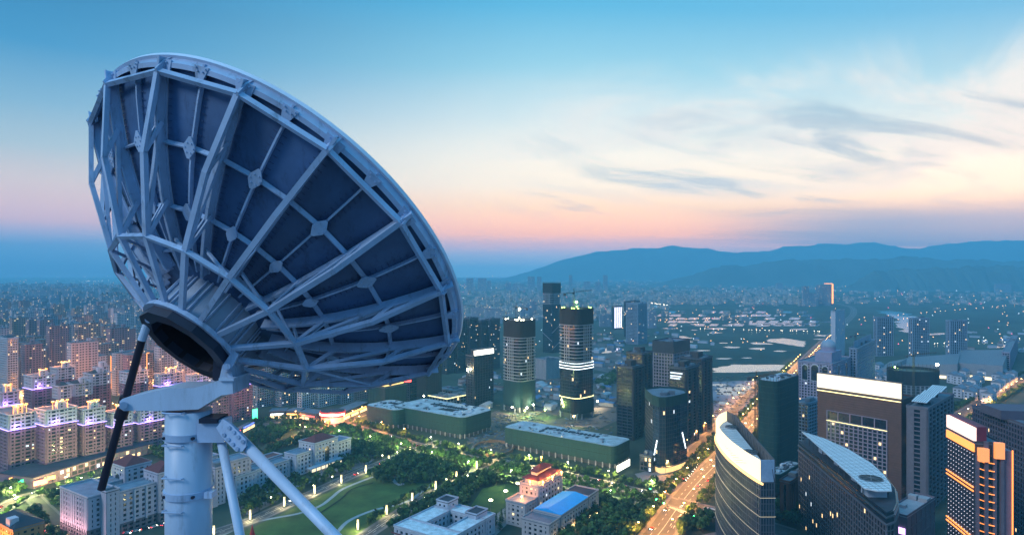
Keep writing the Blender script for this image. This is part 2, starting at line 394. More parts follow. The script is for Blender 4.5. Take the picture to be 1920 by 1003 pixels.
# bolt heads on the gussets
mb = MB()
for k in range(2*NR):
    a = PH0+k*DA
    for (rc, offs) in ((0.955, [(-.02, 0), (.01, .012), (.01, -.012), (.022, .022), (.022, -.022)]), (0.74, [(.018, .01), (.018, -.01), (-.018, .01), (-.018, -.01), (0, .02), (0, -.02)])):
        if k % 2 == 0 and rc < .9: continue
        c0 = ds(rc, a, 0.034); er = (ds(rc+.01, a, 0)-ds(rc-.01, a, 0)).normalized(); nb = (ds(rc, a, .1)-ds(rc, a, 0)).normalized(); et = nb.cross(er)
        for x, y in offs: c = c0+er*(x*DR)+et*(y*DR); mb.tube(c-nb*.03, c+nb*.012, .022, 6)
dish.part('bolt_heads', mb, paint, kind='stuff')
# hub drum
def drum(r0, d0, r1, d1, n=32, off=0.0):
    m = MB(); vs = [dp(r0, d0, off+2*PI*i/n) for i in range(n)]+[dp(r1, d1, off+2*PI*i/n) for i in range(n)]
    return m.add(vs, [(i, n+i, n+(i+1) % n, (i+1) % n) for i in range(n)])
hub = dish.part('hub_drum', drum(0.208, 0.38, 0.208, 0.625), mat('hub_paint', (0.33, 0.42, 0.56), 0.5, 0, 0.22, 0.9, streak=0.5, bump=0.1))
def ringsolid(ri, ro, d0, d1, n=32, off=0.0):
    vs = []; fs = []
    for i in range(n):
        a = off+2*PI*i/n
        for (r, d) in ((ri, d0), (ro, d0), (ro, d1), (ri, d1)): vs.append(dp(r, d, a))
    for i in range(n):
        j = (i+1) % n
        for c in range(4): fs.append((i*4+c, j*4+c, j*4+(c+1) % 4, i*4+(c+1) % 4))
    return MB().add(vs, fs)
dish.part('hub_flange', ringsolid(0.18, 0.236, 0.618, 0.638, 40), paint, hub)
dish.part('hub_base', ringsolid(0.165, 0.222, 0.6385, 0.676, 12, PI/12), paintd, hub)
mb = MB(); n = 32; mb.add([dp(0.163, 0.55, 2*PI*i/n) for i in range(n)], [tuple(range(n))]); m2 = drum(0.163, 0.55, 0.163, 0.674, n); mb.add(m2.v, m2.f)
dish.part('hub_opening', mb, mat('hub_inside', (0.008, 0.01, 0.018), 0.8, 0, 0), hub)
for k in range(NR):
    a = PH0+k*2*DA
    for sg in (-0.06, 0.06):
        mb = MB().bar(dp(0.212, 0.40, a+sg), dp(0.212, 0.617, a+sg), 0.05, 0.05); dish.part('hub_rib', mb, paint, hub)
# mount: pillar, cross-head, arms
PY = HUB.y
def pf(x, y, d=0.0): return at(x, y, PY+d)
pil = pf(354, 760); PXc = pil.x; PR = 0.605
mb = MB(); n = 40
z1 = pf(354, 768).z
mb.tube((PXc, PY, ROOFZ), (PXc, PY, z1), PR, n)
pillar = dish.part('pillar', mb, paintb, smooth=False)
for p_ in pillar.data.polygons: p_.use_smooth = len(p_.vertices) == 4
head = [(224, 752), (230, 747), (313, 728), (368, 727), (412, 713), (436, 713), (437, 738), (414, 741), (372, 767), (313, 770), (232, 770), (224, 765)]
dish.part('cross_head', MB().slab([pf(x, y, -0.55) for x, y in head], (0, 1.1, 0)), paintb)
dish.part('arm_cap', MB().slab([pf(x, y, -0.62) for x, y in ((410, 709), (438, 709), (438, 714), (410, 714))], (0, 1.24, 0)), paintb)
dish.part('hinge_post', MB().slab([pf(x, y, -0.40) for x, y in ((418, 681), (432, 681), (437, 710), (411, 710))], (0, 0.8, 0)), paintb)
dish.part('hinge_lug', MB().slab([pf(x, y, -0.52) for x, y in ((437, 655), (447, 664), (433, 694), (420, 698), (416, 687))], (0, 0.10, 0)), paint)
dish.part('hinge_pin', MB().tube(pf(426, 687, -0.62), pf(426, 687, 0.5), 0.085, 14), paint)
dish.part('hinge_bracket', MB().slab([pf(x, y, -0.1) for x, y in ((400, 672), (424, 652), (430, 668), (408, 716), (398, 712))], (0, 0.3, 0)), paintd)
dish.part('jack_lug', MB().slab([pf(x, y, -0.30) for x, y in ((286, 560), (299, 566), (296, 590), (284, 612), (275, 605), (278, 585))], (0, 0.5, 0)), paintd)
dish.part('jack_pin', MB().tube(pf(279, 599, -0.42), pf(279, 599, 0.25), 0.10, 14), paint)
dish.part('trunnion_pin', MB().tube(pf(231, 760, -0.68), pf(231, 760, 0.6), 0.10, 14), paint)
jk = dish.part('jack_sleeve', MB().tube(pf(279, 599), pf(266, 638), 0.115, 14), paintb)
dish.part('jack_rod', MB().tube(pf(266, 637), pf(190, 917), 0.105, 14), rubber)
dish.part('jack_collar', MB().tube(pf(237, 743), pf(234, 757), 0.17, 14), rubber)
dish.part('jack_collar', MB().tube(pf(231, 766), pf(226, 784), 0.17, 14), rubber)
zc = lambda y: pf(354, y).z
for y in (781, 840, 899, 960):
    mb = MB(); ff = PY-PR-0.07; zr = zc(y)+0.25
    xa, xb = PXc-0.40, PXc+0.14
    mb.tube((xa, ff, zr), (xb, ff, zr-0.02), 0.022, 8); mb.tube((xa, ff, zr), (xa, PY-0.3, zr), 0.018, 6); mb.tube((xb, ff, zr-0.02), (xb, PY-0.5, zr-0.02), 0.018, 6)
    dish.part('rung', mb, paint)
for y in (819, 926):
    z = zc(y)+0.1; mb = MB(); mb.tube((PXc, PY, z-0.09), (PXc, PY, z+0.09), PR+0.05, 40); cl = dish.part('pillar_collar', mb, paint)
    mb = MB(); mb.box((PXc+PR+0.12, PY-0.25, z), (0.22, 0.3, 0.16)); dish.part('collar_lug', mb, paint, cl)
    for bx in (-0.42, 0.38):
        yb_ = PY-math.sqrt((PR+.05)**2-bx*bx); dish.part('bolt', MB().tube((PXc+bx, yb_-0.04, z), (PXc+bx, yb_+0.2, z), 0.045, 8), paintd, cl)
dish.part('strut_bracket', MB().box((pf(404, 0).x+0.1, PY-0.25, zc(800)), (0.75, 0.5, 0.62)), paint)
dish.part('strut_cap', MB().box((pf(402, 0).x+0.1, PY-0.25, zc(780)), (0.5, 0.7, 0.12)), paintd)
def strut(nm, q0, d0, q1, d1, r):
    a, b = at(q0[0], q0[1], PY+d0), at(q1[0], q1[1], PY+d1)
    t = (ROOFZ-a.z)/(b.z-a.z); e = a+(b-a)*t
    return dish.part(nm, MB().tube(a, e, r, 24), paintb, smooth=True), a, (b-a).normalized()
st, a_, d_ = strut('strut', (440, 812), -0.7, (626, 1003), -1.9, 0.145)
strut('strut', (414, 822), -0.3, (450, 1003), -0.9, 0.12)
# flat bolted end of the long strut
sd = d_.cross(Vector((0, 1, 0))).normalized(); b0 = a_-d_*0.5-Vector((0, 0.22, 0))
ep = dish.part('strut_end_plate', MB().slab([b0+sd*.15, b0-sd*.15, b0-sd*.21+d_*.3, b0-sd*.21+d_*.9, b0-sd*.08+d_*1.05, b0+sd*.08+d_*1.05, b0+sd*.21+d_*.9, b0+sd*.21+d_*.3], (0, 0.1, 0)), paint)
for i in range(4):
    for sg in (-1, 1):
        c = b0+d_*(0.32+0.19*i)+sd*(0.12*sg); dish.part('bolt', MB().tube(c-Vector((0, 0.05, 0)), c+Vector((0, 0.05, 0)), 0.05, 8), paint, ep)
# the roof the mast stands on, below the frame
mb = MB(); mb.box((-2, 8, ROOFZ-0.2), (40, 26, 0.4)); structure('rooftop', mb, mat('roof_concrete', (0.25, 0.26, 0.27), 0.9, 0, 0.2, 0.5))
mb = MB(); mb.box((-2, 8, (ROOFZ-0.4)/2), (38, 24, ROOFZ-0.4)); structure('building_below', mb, mat('roof_concrete', (0.25, 0.26, 0.27), 0.9, 0, 0.2, 0.5))
# ================================================================== terrain, air, roads
mb = MB(); mb.sheet([(-15000, -500), (15000, -500), (15000, 16000), (-15000, 16000)], 0.0)
gm = mat('land', (0.028, 0.048, 0.036), 0.95, 0, 0.6, 0.006, coord='Object')
structure('ground', mb, gm)
def z_n(i, s): return 16*math.sin(i*.37+s)+11*math.sin(i*.83+2*s)+7*math.sin(i*1.71+s*3)+5*math.sin(i*2.9+s)
def ridge(name, prof, Yd, depth, seed):
    rnd = random.Random(seed); mb = MB(); xs = []
    n = 160; p0, p1 = prof[0][0], prof[-1][0]; rows = 9; vs = []
    for i in range(n+1):
        px = p0+(p1-p0)*i/n; k = max(j for j in range(len(prof)-1) if prof[j][0] <= px+1e-6)
        (xa, ya), (xb, yb) = prof[k], prof[k+1]; t = (px-xa)/(xb-xa); t = t*t*(3-2*t)*0.6+t*0.4; py = ya+(yb-ya)*t
        e_ = min(1, i/n/.16, (n-i)/n/.16); z = max(H+(HY-py)/F*Yd, 5)*e_*e_*(3-2*e_)+rnd.uniform(-3, 3)*e_+e_*z_n(i, seed)*Yd/12000
        for j in range(rows):
            u = j/(rows-1)*2-1
            hh = z*(1-abs(u)**1.3) + (rnd.uniform(-0.08, 0.08)*z if 0 < abs(u) < 1 else 0)
            vs.append(((px-CX)/F*Yd + rnd.uniform(-15, 15), Yd+u*depth, hh-2 if abs(u) == 1 else hh))
    fs = [(i*rows+j, (i+1)*rows+j, (i+1)*rows+j+1, i*rows+j+1) for i in range(n) for j in range(rows-1)]
    mb.add(vs, fs); structure(name, mb, mat('forest_slope', (0.07, 0.11, 0.11), 0.95, 0, 0.3, 0.004), smooth=True)
ridge('mountain_ridge', [(880, 513), (930, 505), (970, 496), (1010, 485), (1080, 475), (1160, 470), (1225, 464), (1258, 460), (1300, 465), (1350, 472), (1400, 472), (1430, 470), (1480, 464), (1560, 456), (1640, 456), (1700, 466), (1750, 460), (1820, 455), (1880, 449), (1940, 452), (2050, 440), (2200, 455), (2400, 470)], 12000, 1000, 3)
ridge('mountain_ridge', [(1180, 512), (1300, 505), (1380, 498), (1450, 490), (1530, 485), (1600, 487), (1700, 482), (1800, 487), (1920, 489), (2050, 480), (2300, 500)], 7200, 300, 5)
ridge('mountain_ridge', [(1560, 515), (1640, 507), (1750, 503), (1860, 498), (1960, 500), (2150, 505)], 5700, 200, 7)
# haze
mb = MB(); mb.prism([(-14500, -400), (14500, -400), (14500, 14500), (-14500, 14500)], -1.0, HAZE_TOP, bottom=True)
hz = bpy.data.materials.new('haze_air'); hz.use_nodes = True; nt = hz.node_tree; nt.nodes.clear()
vo = nt.nodes.new('ShaderNodeVolumePrincipled'); oo = nt.nodes.new('ShaderNodeOutputMaterial')
vo.inputs['Color'].default_value = (0.25, 0.75, 1.0, 1); vo.inputs['Density'].default_value = HAZE_DENS; vo.inputs['Anisotropy'].default_value = 0.0
nt.links.new(vo.outputs[0], oo.inputs['Volume'])
structure('haze', mb, hz, kind='stuff')
# ================================================================== city tools
TH = math.radians(57)
_surface = mat
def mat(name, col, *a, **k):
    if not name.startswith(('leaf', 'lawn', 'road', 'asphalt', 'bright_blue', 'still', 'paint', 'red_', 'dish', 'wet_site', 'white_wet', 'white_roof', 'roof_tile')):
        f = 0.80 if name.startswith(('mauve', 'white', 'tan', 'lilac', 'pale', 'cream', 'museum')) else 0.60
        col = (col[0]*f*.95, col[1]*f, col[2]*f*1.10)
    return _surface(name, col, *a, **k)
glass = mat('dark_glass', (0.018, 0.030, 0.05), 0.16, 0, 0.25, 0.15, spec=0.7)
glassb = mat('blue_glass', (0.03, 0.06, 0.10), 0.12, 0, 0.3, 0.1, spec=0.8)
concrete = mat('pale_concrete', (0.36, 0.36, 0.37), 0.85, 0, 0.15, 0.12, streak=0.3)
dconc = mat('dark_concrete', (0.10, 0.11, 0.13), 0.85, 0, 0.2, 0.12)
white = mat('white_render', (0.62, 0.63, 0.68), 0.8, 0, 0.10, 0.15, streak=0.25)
mauve = mat('mauve_render', (0.34, 0.19, 0.245), 0.85, 0, 0.14, 0.15, streak=0.25)  # mauve wall tone pushed pinker: the street glow is put into the colour
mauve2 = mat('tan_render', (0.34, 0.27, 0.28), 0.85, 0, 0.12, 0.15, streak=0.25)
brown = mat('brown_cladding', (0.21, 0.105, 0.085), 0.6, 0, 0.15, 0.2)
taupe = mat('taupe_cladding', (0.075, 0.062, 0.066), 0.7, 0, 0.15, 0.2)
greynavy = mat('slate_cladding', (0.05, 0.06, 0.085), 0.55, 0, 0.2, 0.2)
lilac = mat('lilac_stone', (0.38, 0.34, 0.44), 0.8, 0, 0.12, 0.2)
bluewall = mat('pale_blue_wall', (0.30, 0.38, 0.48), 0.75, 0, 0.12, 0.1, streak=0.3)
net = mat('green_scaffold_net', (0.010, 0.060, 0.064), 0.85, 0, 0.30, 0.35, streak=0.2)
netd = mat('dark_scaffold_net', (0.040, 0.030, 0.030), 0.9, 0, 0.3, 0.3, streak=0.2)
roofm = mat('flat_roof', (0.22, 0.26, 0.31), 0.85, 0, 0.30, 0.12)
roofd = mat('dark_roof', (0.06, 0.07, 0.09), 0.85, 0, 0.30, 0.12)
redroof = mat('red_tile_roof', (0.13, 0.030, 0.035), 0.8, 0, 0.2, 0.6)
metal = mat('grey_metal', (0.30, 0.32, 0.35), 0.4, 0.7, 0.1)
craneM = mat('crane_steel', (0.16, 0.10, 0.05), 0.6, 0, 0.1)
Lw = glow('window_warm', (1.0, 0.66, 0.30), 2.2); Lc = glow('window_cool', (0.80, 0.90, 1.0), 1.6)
LIT = [Lw, Lc]
BR = []     # footprints, for keeping trees out
def rect(xc, yb, xl, xr, th=TH, w1=None, w2=None):
    c = G(xc, yb); e1 = Vector((math.cos(th), math.sin(th), 0)); e2 = Vector((-math.sin(th), math.cos(th), 0))
    def wid(e, px):
        k = (px-CX)/F; return (k*c.y-c.x)/(e.x-k*e.y)
    w1 = w1 or abs(wid(e1, xr)); w2 = w2 or abs(wid(e2, xl))
    return [c, c+e1*w1, c+e1*w1+e2*w2, c+e2*w2], c, e1, e2, w1, w2
def hz_(yb, yt): return (yb-yt)*H/(yb-HY)
def inset(poly, d):
    n = len(poly); out = []
    for i in range(n):
        p, a, b = Vector(poly[i]).to_2d(), Vector(poly[i-1]).to_2d(), Vector(poly[(i+1) % n]).to_2d()
        t1, t2 = (p-a).normalized(), (b-p).normalized(); n1, n2 = Vector((-t1.y, t1.x)), Vector((-t2.y, t2.x)); m = (n1+n2)
        m = m.normalized() if m.length > 1e-6 else n1
        q = p+m*(d/max(m.dot(n1), 0.35)); out.append(Vector((q.x, q.y, 0)))
    return out
def rounded(poly, r, n=5):
    out = []; k = len(poly)
    for i in range(k):
        p, a, b = Vector(poly[i]), Vector(poly[i-1]), Vector(poly[(i+1) % k])
        d1, d2 = (a-p).normalized()*r, (b-p).normalized()*r
        for j in range(n+1):
            t = j/n; out.append((p+d1)*(1-t)**2+p*2*t*(1-t)+(p+d2)*t*t)
    return out
def area2(poly): return sum(poly[i-1][0]*poly[i][1]-poly[i][0]*poly[i-1][1] for i in range(len(poly)))
def ccw(poly): return poly if area2(poly) > 0 else poly[::-1]
def facade(mw, ml, poly, z0, z1, fh=3.4, bay=3.6, bandh=0.9, pier=0.6, dep=0.35, lit=0.0, rnd=random, only=None, endp=True, mb_=0, mp_=0):
    """floor bands and piers standing proud of the glazing, and a few lit panes behind them"""
    n = len(poly); nf = max(1, round((z1-z0)/fh)); fh = (z1-z0)/nf
    for i in range(n):
        if only is not None and i not in only: continue
        p, q = Vector((poly[i][0], poly[i][1], 0)), Vector((poly[(i+1) % n][0], poly[(i+1) % n][1], 0)); d = q-p; Ln = d.length
        if Ln < 0.3: continue
        t = d/Ln; o = Vector((t.y, -t.x, 0)); nb = max(1, round(Ln/bay))
        if bandh > 0:
            for k in range(nf+1):
                z = z0+k*fh-(bandh/2 if 0 < k < nf else (0 if k == 0 else bandh))
                a = p-o*0.05; mw.obox((a.x, a.y, z), t*Ln, o*(dep+.05), (0, 0, bandh), mb_)
        if pier > 0:
            for k in range(nb+1):
                if not endp and k in (0, nb): continue
                s = min(max(k*Ln/nb-pier/2, 0), Ln-pier); a = p+t*s-o*0.05; mw.obox((a.x, a.y, z0), t*pier, o*(dep+.09), (0, 0, z1-z0), mp_)
        if lit > 0 and ml is not None:
            for k in range(nf):
                for j in range(nb):
                    if rnd.random() < lit*.8:
                        w_ = Ln/nb; a = p+t*(j*w_+w_*.25)+o*0.04; za = z0+k*fh+bandh/2+.1; zb = z0+(k+1)*fh-bandh/2-.1
                        b = a+t*(w_*.5); ml.add([(a.x, a.y, za), (b.x, b.y, za), (b.x, b.y, zb), (a.x, a.y, zb)], [(0, 1, 2, 3)], 0 if rnd.random() < .75 else 1)
def parapet(poly, z, h=1.2, t=0.4):
    m = MB(); n = len(poly); ins = inset(poly, t)
    for i in range(n):
        j = (i+1) % n; a, b, c, d = poly[i], poly[j], ins[j], ins[i]
        m.add([(a[0], a[1], z), (b[0], b[1], z), (c[0], c[1], z), (d[0], d[1], z), (a[0], a[1], z+h), (b[0], b[1], z+h), (c[0], c[1], z+h), (d[0], d[1], z+h)],
              [(4, 5, 6, 7), (0, 1, 5, 4), (2, 3, 7, 6)])
    return m
def roof_units(T, poly, z, rnd, n=3, m=None, hmax=4, par=None):
    c = sum((Vector(p) for p in poly), Vector())/len(poly); e = (Vector(poly[1])-Vector(poly[0])); rz = math.atan2(e.y, e.x)
    for k in range(n):
        p = poly[rnd.randrange(len(poly))]; t = rnd.uniform(0.1, 0.6); q = c*(1-t)+Vector(p)*t
        s = (rnd.uniform(3, 9), rnd.uniform(3, 6), rnd.uniform(1.5, hmax)); T.part('roof_unit', MB().box((q.x, q.y, z+s[2]/2), s, rz), m or roofm, par)
def tower(name, label, cat, spec, th=TH, wall=None, gl=None, fh=3.4, bay=3.6, band=0.9, pier=0.6, dep=0.35, lit=0.02, roof=None, group=None, units=3, w1=None, w2=None, seed=None, top=True):
    xc, yb, yt, xl, xr = spec; poly, c, e1, e2, W1, W2 = rect(xc, yb, xl, xr, th, w1, w2); h = hz_(yb, yt); rnd = random.Random(seed or int(xc*7+yb))
    T = Thing(name, label, cat, (c.x, c.y, 0), group); BR.append(poly); wall = wall or concrete
    T.part('glazing', MB().prism(poly, 0, h), gl or glass)
    mw, ml = MB(), MB(); facade(mw, ml, poly, 0, h, fh, bay, band, pier, dep, lit, rnd)
    T.part('facade_frame', mw, wall, kind='stuff'); T.part('lit_windows', ml, LIT, kind='stuff')
    if top:
        op = inset(poly, -dep-.12); rf = T.part('roof', MB().prism(op, h+.003, h+.5), roof or roofm); T.part('parapet', parapet(op, h+.503, 1.2), wall, rf)
        roof_units(T, poly, h+.5, rnd, units, roof, 4, rf)
    T.h = h; T.poly = poly; T.e1 = e1; T.e2 = e2; T.W1 = W1; T.W2 = W2; T.c = c; T.rnd = rnd
    return T
# -------------------------------------------------- apartment towers on the left
neonP = glow('purple_line_light', (0.42, 0.28, 1.0), 5.0); roofglow = glow('amber_roof_light', (1.0, 0.36, 0.05), 3.0, True)
neonO = glow('orange_line_light', (1.0, 0.33, 0.05), 3.2)
amberL = bpy.data.lights.new('amber_roof_lamp', 'POINT'); amberL.energy = 24000; amberL.color = (1.0, 0.30, 0.06); amberL.shadow_soft_size = 0.6
violetL = bpy.data.lights.new('violet_lamp', 'POINT'); violetL.energy = 3200; violetL.color = (0.5, 0.22, 1.0); violetL.shadow_soft_size = 0.6
def apartment(label, spec, low=mauve, up=white, upn=4, lamps=3, line=True, group=None, name='apartment_tower', th=TH, pav=True, hip=None, fh=3.1):
    xc, yb, yt, xl, xr = spec; poly, c, e1, e2, W1, W2 = rect(xc, yb, xl, xr, th); h = hz_(yb, yt); rnd = random.Random(int(xc*13+yb*3))
    T = Thing(name, label, 'apartment tower', (c.x, c.y, 0), group); BR.append(poly)
    nf = max(6, round(h/fh)); f = h/nf; hu = h-upn*f
    T.part('glazing', MB().prism(poly, 0, h), glass)
    lo_, up_, ml, wn = MB(), MB(), MB(), MB()
    for i in range(4):
        p, q = poly[i], poly[(i+1) % 4]; d = q-p; Ln = d.length; t = d/Ln; o = Vector((t.y, -t.x, 0))
        nb = max(3, 2*round(Ln/9)+1); bw = Ln/nb
        for b in range(nb):
            solid = b % 2 == 0; pr = 1.3 if solid else 0.9; a = p+t*(b*bw+(0.0 if solid else -0.3))-o*0.05; wd = bw if solid else bw+0.6
            for (m, za, zb) in ((lo_, 0, hu), (up_, hu, h)):
                if solid:
                    ww = min(2.0, bw*.46); side = (bw-ww)/2
                    m.obox((a.x, a.y, za), t*side, o*pr, (0, 0, zb-za)); a2 = a+t*(side+ww); m.obox((a2.x, a2.y, za), t*side, o*pr, (0, 0, zb-za))
                k0, k1 = round(za/f), round(zb/f)
                for k in range(k0, k1):
                    z = k*f
                    if solid:
                        a3 = a+t*side; m.obox((a3.x, a3.y, z), t*ww, o*(pr-.12), (0, 0, f*.52))
                        if rnd.random() < .03:
                            a4 = a3+o*(.25); b4 = a4+t*ww; ml.add([(a4.x, a4.y, z+f*.55), (b4.x, b4.y, z+f*.55), (b4.x, b4.y, z+f*.97), (a4.x, a4.y, z+f*.97)], [(0, 1, 2, 3)], rnd.randrange(2))
                    else:
                        m.obox((a.x, a.y, z), t*wd, o*(pr+.3), (0, 0, f*(.40 if rnd.random() < .8 else .62)))
                        if rnd.random() < .05:
                            a4 = a+o*.1+t*.8; b4 = a4+t*(wd*.5); ml.add([(a4.x, a4.y, z+f*.45), (b4.x, b4.y, z+f*.45), (b4.x, b4.y, z+f*.9), (a4.x, a4.y, z+f*.9)], [(0, 1, 2, 3)], 0 if rnd.random() < .8 else 1)
    T.part('lower_walls', lo_, low, kind='stuff'); T.part('upper_walls', up_, up, kind='stuff'); T.part('lit_windows', ml, LIT, kind='stuff')
    op = inset(poly, -1.4); rf = T.part('roof', MB().prism(op, h+.003, h+.45), roofm); T.part('parapet', parapet(op, h+.453, 1.1), up, rf)
    cc = (poly[0]+poly[2])/2
    if pav:   # white stair head standing above the roof
        q = poly[0]*.35+poly[1]*.4+poly[2]*.15+poly[3]*.1
        ph = T.part('stair_head', MB().box((q.x, q.y, h+3.6), (6.5, 5.5, 6.2), th), up, rf)
        m = MB()
        for zz_ in (1.8, 4.2):
            a = q+Vector((math.sin(th), -math.cos(th), 0))*2.76
            m.box((a.x, a.y, h+.5+zz_), (1.2, .08, 1.3), th)
        T.part('stair_window', m, glass, rf)
    if hip:
        o2 = inset(poly, 1.0); m = MB(); z = h+.46; ridge0, ridge1 = o2[0]*.35+o2[3]*.35+(o2[1]+o2[2])*.15, o2[1]*.35+o2[2]*.35+(o2[0]+o2[3])*.15
        vs = [(p.x, p.y, z+.6) for p in o2]+[(ridge0.x, ridge0.y, z+4.2), (ridge1.x, ridge1.y, z+4.2)]
        m.add(vs, [(0, 1, 5, 4), (1, 2, 5), (2, 3, 4, 5), (3, 0, 4)]); T.part('hip_roof', m, hip, rf)
    else:
        m = MB(); q2 = poly[1]*.3+poly[0]*.1+poly[2]*.5+poly[3]*.1; m.box((q2.x, q2.y, h+2.0), (5, 4, 3.1), th); T.part('tank_room', m, up, rf)
    if line:
        m = MB(); o3 = inset(poly, -1.75)
        for i in (0, 3):
            a, b = o3[i], o3[(i+1) % 4]; m.bar((a.x, a.y, hu), (b.x, b.y, hu), .35, .35)
        T.part('purple_light_strip', m, neonP)
        lg = bpy.data.objects.new('violet_lamp', violetL); COL.objects.link(lg); lg.parent = T.o
        p_ = poly[0]*.6+poly[1]*.4-(e1+e2).normalized()*4.5; lg.location = (p_.x-c.x, p_.y-c.y, hu+2)
    for k in range(lamps):
        u = (k+.6)/(lamps+.2); q = poly[0]*(1-u)+poly[1]*u; q = q*.72+cc*.28
        T.part('roof_lamp', MB().tube((q.x, q.y, h+.45), (q.x, q.y, h+7.0), .35, 6, .2).box((q.x, q.y, h+7.6), (1.7, 1.7, 1.2), th), roofglow, rf)
        if k % 2 == 0:
            lg = bpy.data.objects.new('amber_roof_lamp', amberL); COL.objects.link(lg); lg.parent = T.o; lg.location = (q.x-c.x, q.y-c.y, h+9.5)
    return T
ORD = ['first', 'second', 'third', 'fourth', 'fifth', 'sixth', 'seventh', 'eighth', 'ninth', 'tenth', 'eleventh', 'twelfth', 'thirteenth', 'fourteenth', 'fifteenth', 'sixteenth', 'seventeenth', 'eighteenth']
g1 = 'apartment towers with roof lights in the front row'
for i, sp in enumerate([(18, 893, 780, -16, 66), (88, 889, 772, 69, 142), (158, 874, 770, 144, 195), (211, 860, 776, 197, 247)]):
    apartment('mauve tower with white top and amber roof lamps, front row, %s from left' % ORD[i], sp, lamps=4, group=g1)
apartment('mauve apartment tower behind the dish pillar, right end of the front row', (262, 846, 770, 248, 318), lamps=0, group=g1)
g2 = 'apartment towers of the second row'
R2 = [(4, 850, 738, -22, 34, 2, True, None), (63, 822, 708, 47, 102, 2, True, None), (112, 832, 726, 100, 132, 0, False, roofd), (140, 812, 722, 126, 172, 0, False, roofd), (108, 790, 692, 96, 140, 3, False, None), (172, 800, 703, 158, 206, 0, False, roofd), (180, 788, 690, 176, 203, 0, False, None), (240, 806, 700, 226, 276, 0, False, None),
      (301, 800, 704, 291, 342, 3, True, None), (362, 800, 706, 350, 402, 3, True, None), (437, 792, 705, 428, 472, 3, True, None), (404, 815, 720, 392, 428, 0, False, None)]
for i, (xc, yb, yt, xl, xr, lamps, ln, hip) in enumerate(R2):
    apartment('mauve and white apartment tower of the second row, %s from the left' % ORD[i], (xc, yb, yt, xl, xr), lamps=lamps, line=ln, hip=hip, group=g2, pav=hip is None or i % 2 == 1)
g3 = 'apartment blocks with orange neon edges'
def neon_block(label, spec, edges, low=mauve2):
    T = tower('neon_edged_block', label, 'apartment block', spec, wall=low, fh=3.1, bay=3.2, band=1.0, pier=.9, dep=.5, lit=.06, group=g3)
    for (face, u) in edges:
        p, q = (T.poly[0], T.poly[1]) if face == 0 else (T.poly[3], T.poly[0])
        d = (q-p).normalized(); o = Vector((d.y, -d.x, 0)); a = p.lerp(q, u)+o*.8
        T.part('neon_line', MB().bar((a.x, a.y, T.h*.08), (a.x, a.y, T.h+1.8), .8, .5, (d.x, d.y, 0)), neonO)
        b = a+d*3.5
        T.part('neon_line', MB().bar((a.x, a.y, T.h+1.6), (b.x, b.y, T.h+1.6), .7, .7), neonO)
    return T
neon_block('long block with four orange neon uprights behind the jack rod', (272, 745, 664, 264, 298), [(0, .1), (0, .8)])
neon_block('middle block with orange neon uprights under the dish hub', (300, 742, 662, 296, 333), [(0, .3), (0, .95)])
neon_block('right block with orange neon uprights under the dish hub', (335, 738, 668, 332, 368), [(0, .05), (0, .75)])
neon_block('far left block with one orange neon edge beside the white slab', (36, 735, 676, 28, 48), [(1, .0)])
neon_block('block with a broad orange lit end wall in the third row', (60, 735, 655, 55, 86), [(1, .2), (1, .5), (1, .8), (0, .02)])
neon_block('block with orange lit corner behind the stepped white towers', (190, 728, 664, 184, 200), [(1, .4), (1, .9)])
neon_block('slim block with orange neon line left of the jack rod', (214, 735, 668, 204, 222), [(1, .5), (0, .0)])
T = tower('white_slab_tower', 'tall white slab tower with tight balcony grid at the left edge', 'apartment tower', (14, 772, 636, -12, 33), wall=white, fh=3.0, bay=3.0, band=1.2, pier=.5, dep=.7, lit=.02)
# shops along the foot of the front row
def shoprow(label, pts, h, d, wall, litm, name='shop_row'):
    for a, b in zip(pts, pts[1:]):
        p, q = G(*a), G(*b); t = (q-p).normalized(); o = Vector((-t.y, t.x, 0)); poly = [p, q, q+o*d, p+o*d]
        T = Thing(name, label, 'shops', (p.x, p.y, 0)); BR.append(poly)
        T.part('wall', MB().prism(poly, 0, h), wall); m = MB(); ml = MB(); facade(m, ml, poly, 0, h, 4.2, 6, .9, .8, .5, .5, random.Random(int(a[0]+a[1])), only=(0, 1))
        T.part('shopfront_frame', m, mauve, kind='stuff'); T.part('lit_windows', ml, [litm, Lc], kind='stuff')
        T.part('roof', MB().prism(inset(poly, -.6), h+.003, h+.4), roofd)
redsign = glow('red_shop_light', (1.0, 0.05, 0.04), 6.0, True); greensign = glow('green_shop_light', (0.05, 0.9, 0.35), 3.0); ambersign = glow('amber_shop_light', (1.0, 0.45, 0.08), 5.0, True)
whitesign = glow('white_shop_light', (0.9, 0.95, 1.0), 7.0); bluesign = glow('blue_shop_light', (0.12, 0.2, 1.0), 4.0); magsign = glow('magenta_light', (1.0, 0.1, 0.5), 4.0)
shoprow('long brick shop row with lit fronts at the foot of the front towers', [(62, 916), (122, 897)], 9, 40, mauve, ambersign)
shoprow('shop row of dark windows right of the red lit shop', [(122, 897), (200, 872)], 9, 24, taupe, Lw)
shoprow('stone shop row ending in pale columns beside the pillar', [(200, 872), (286, 848)], 9, 24, mauve2, Lw)
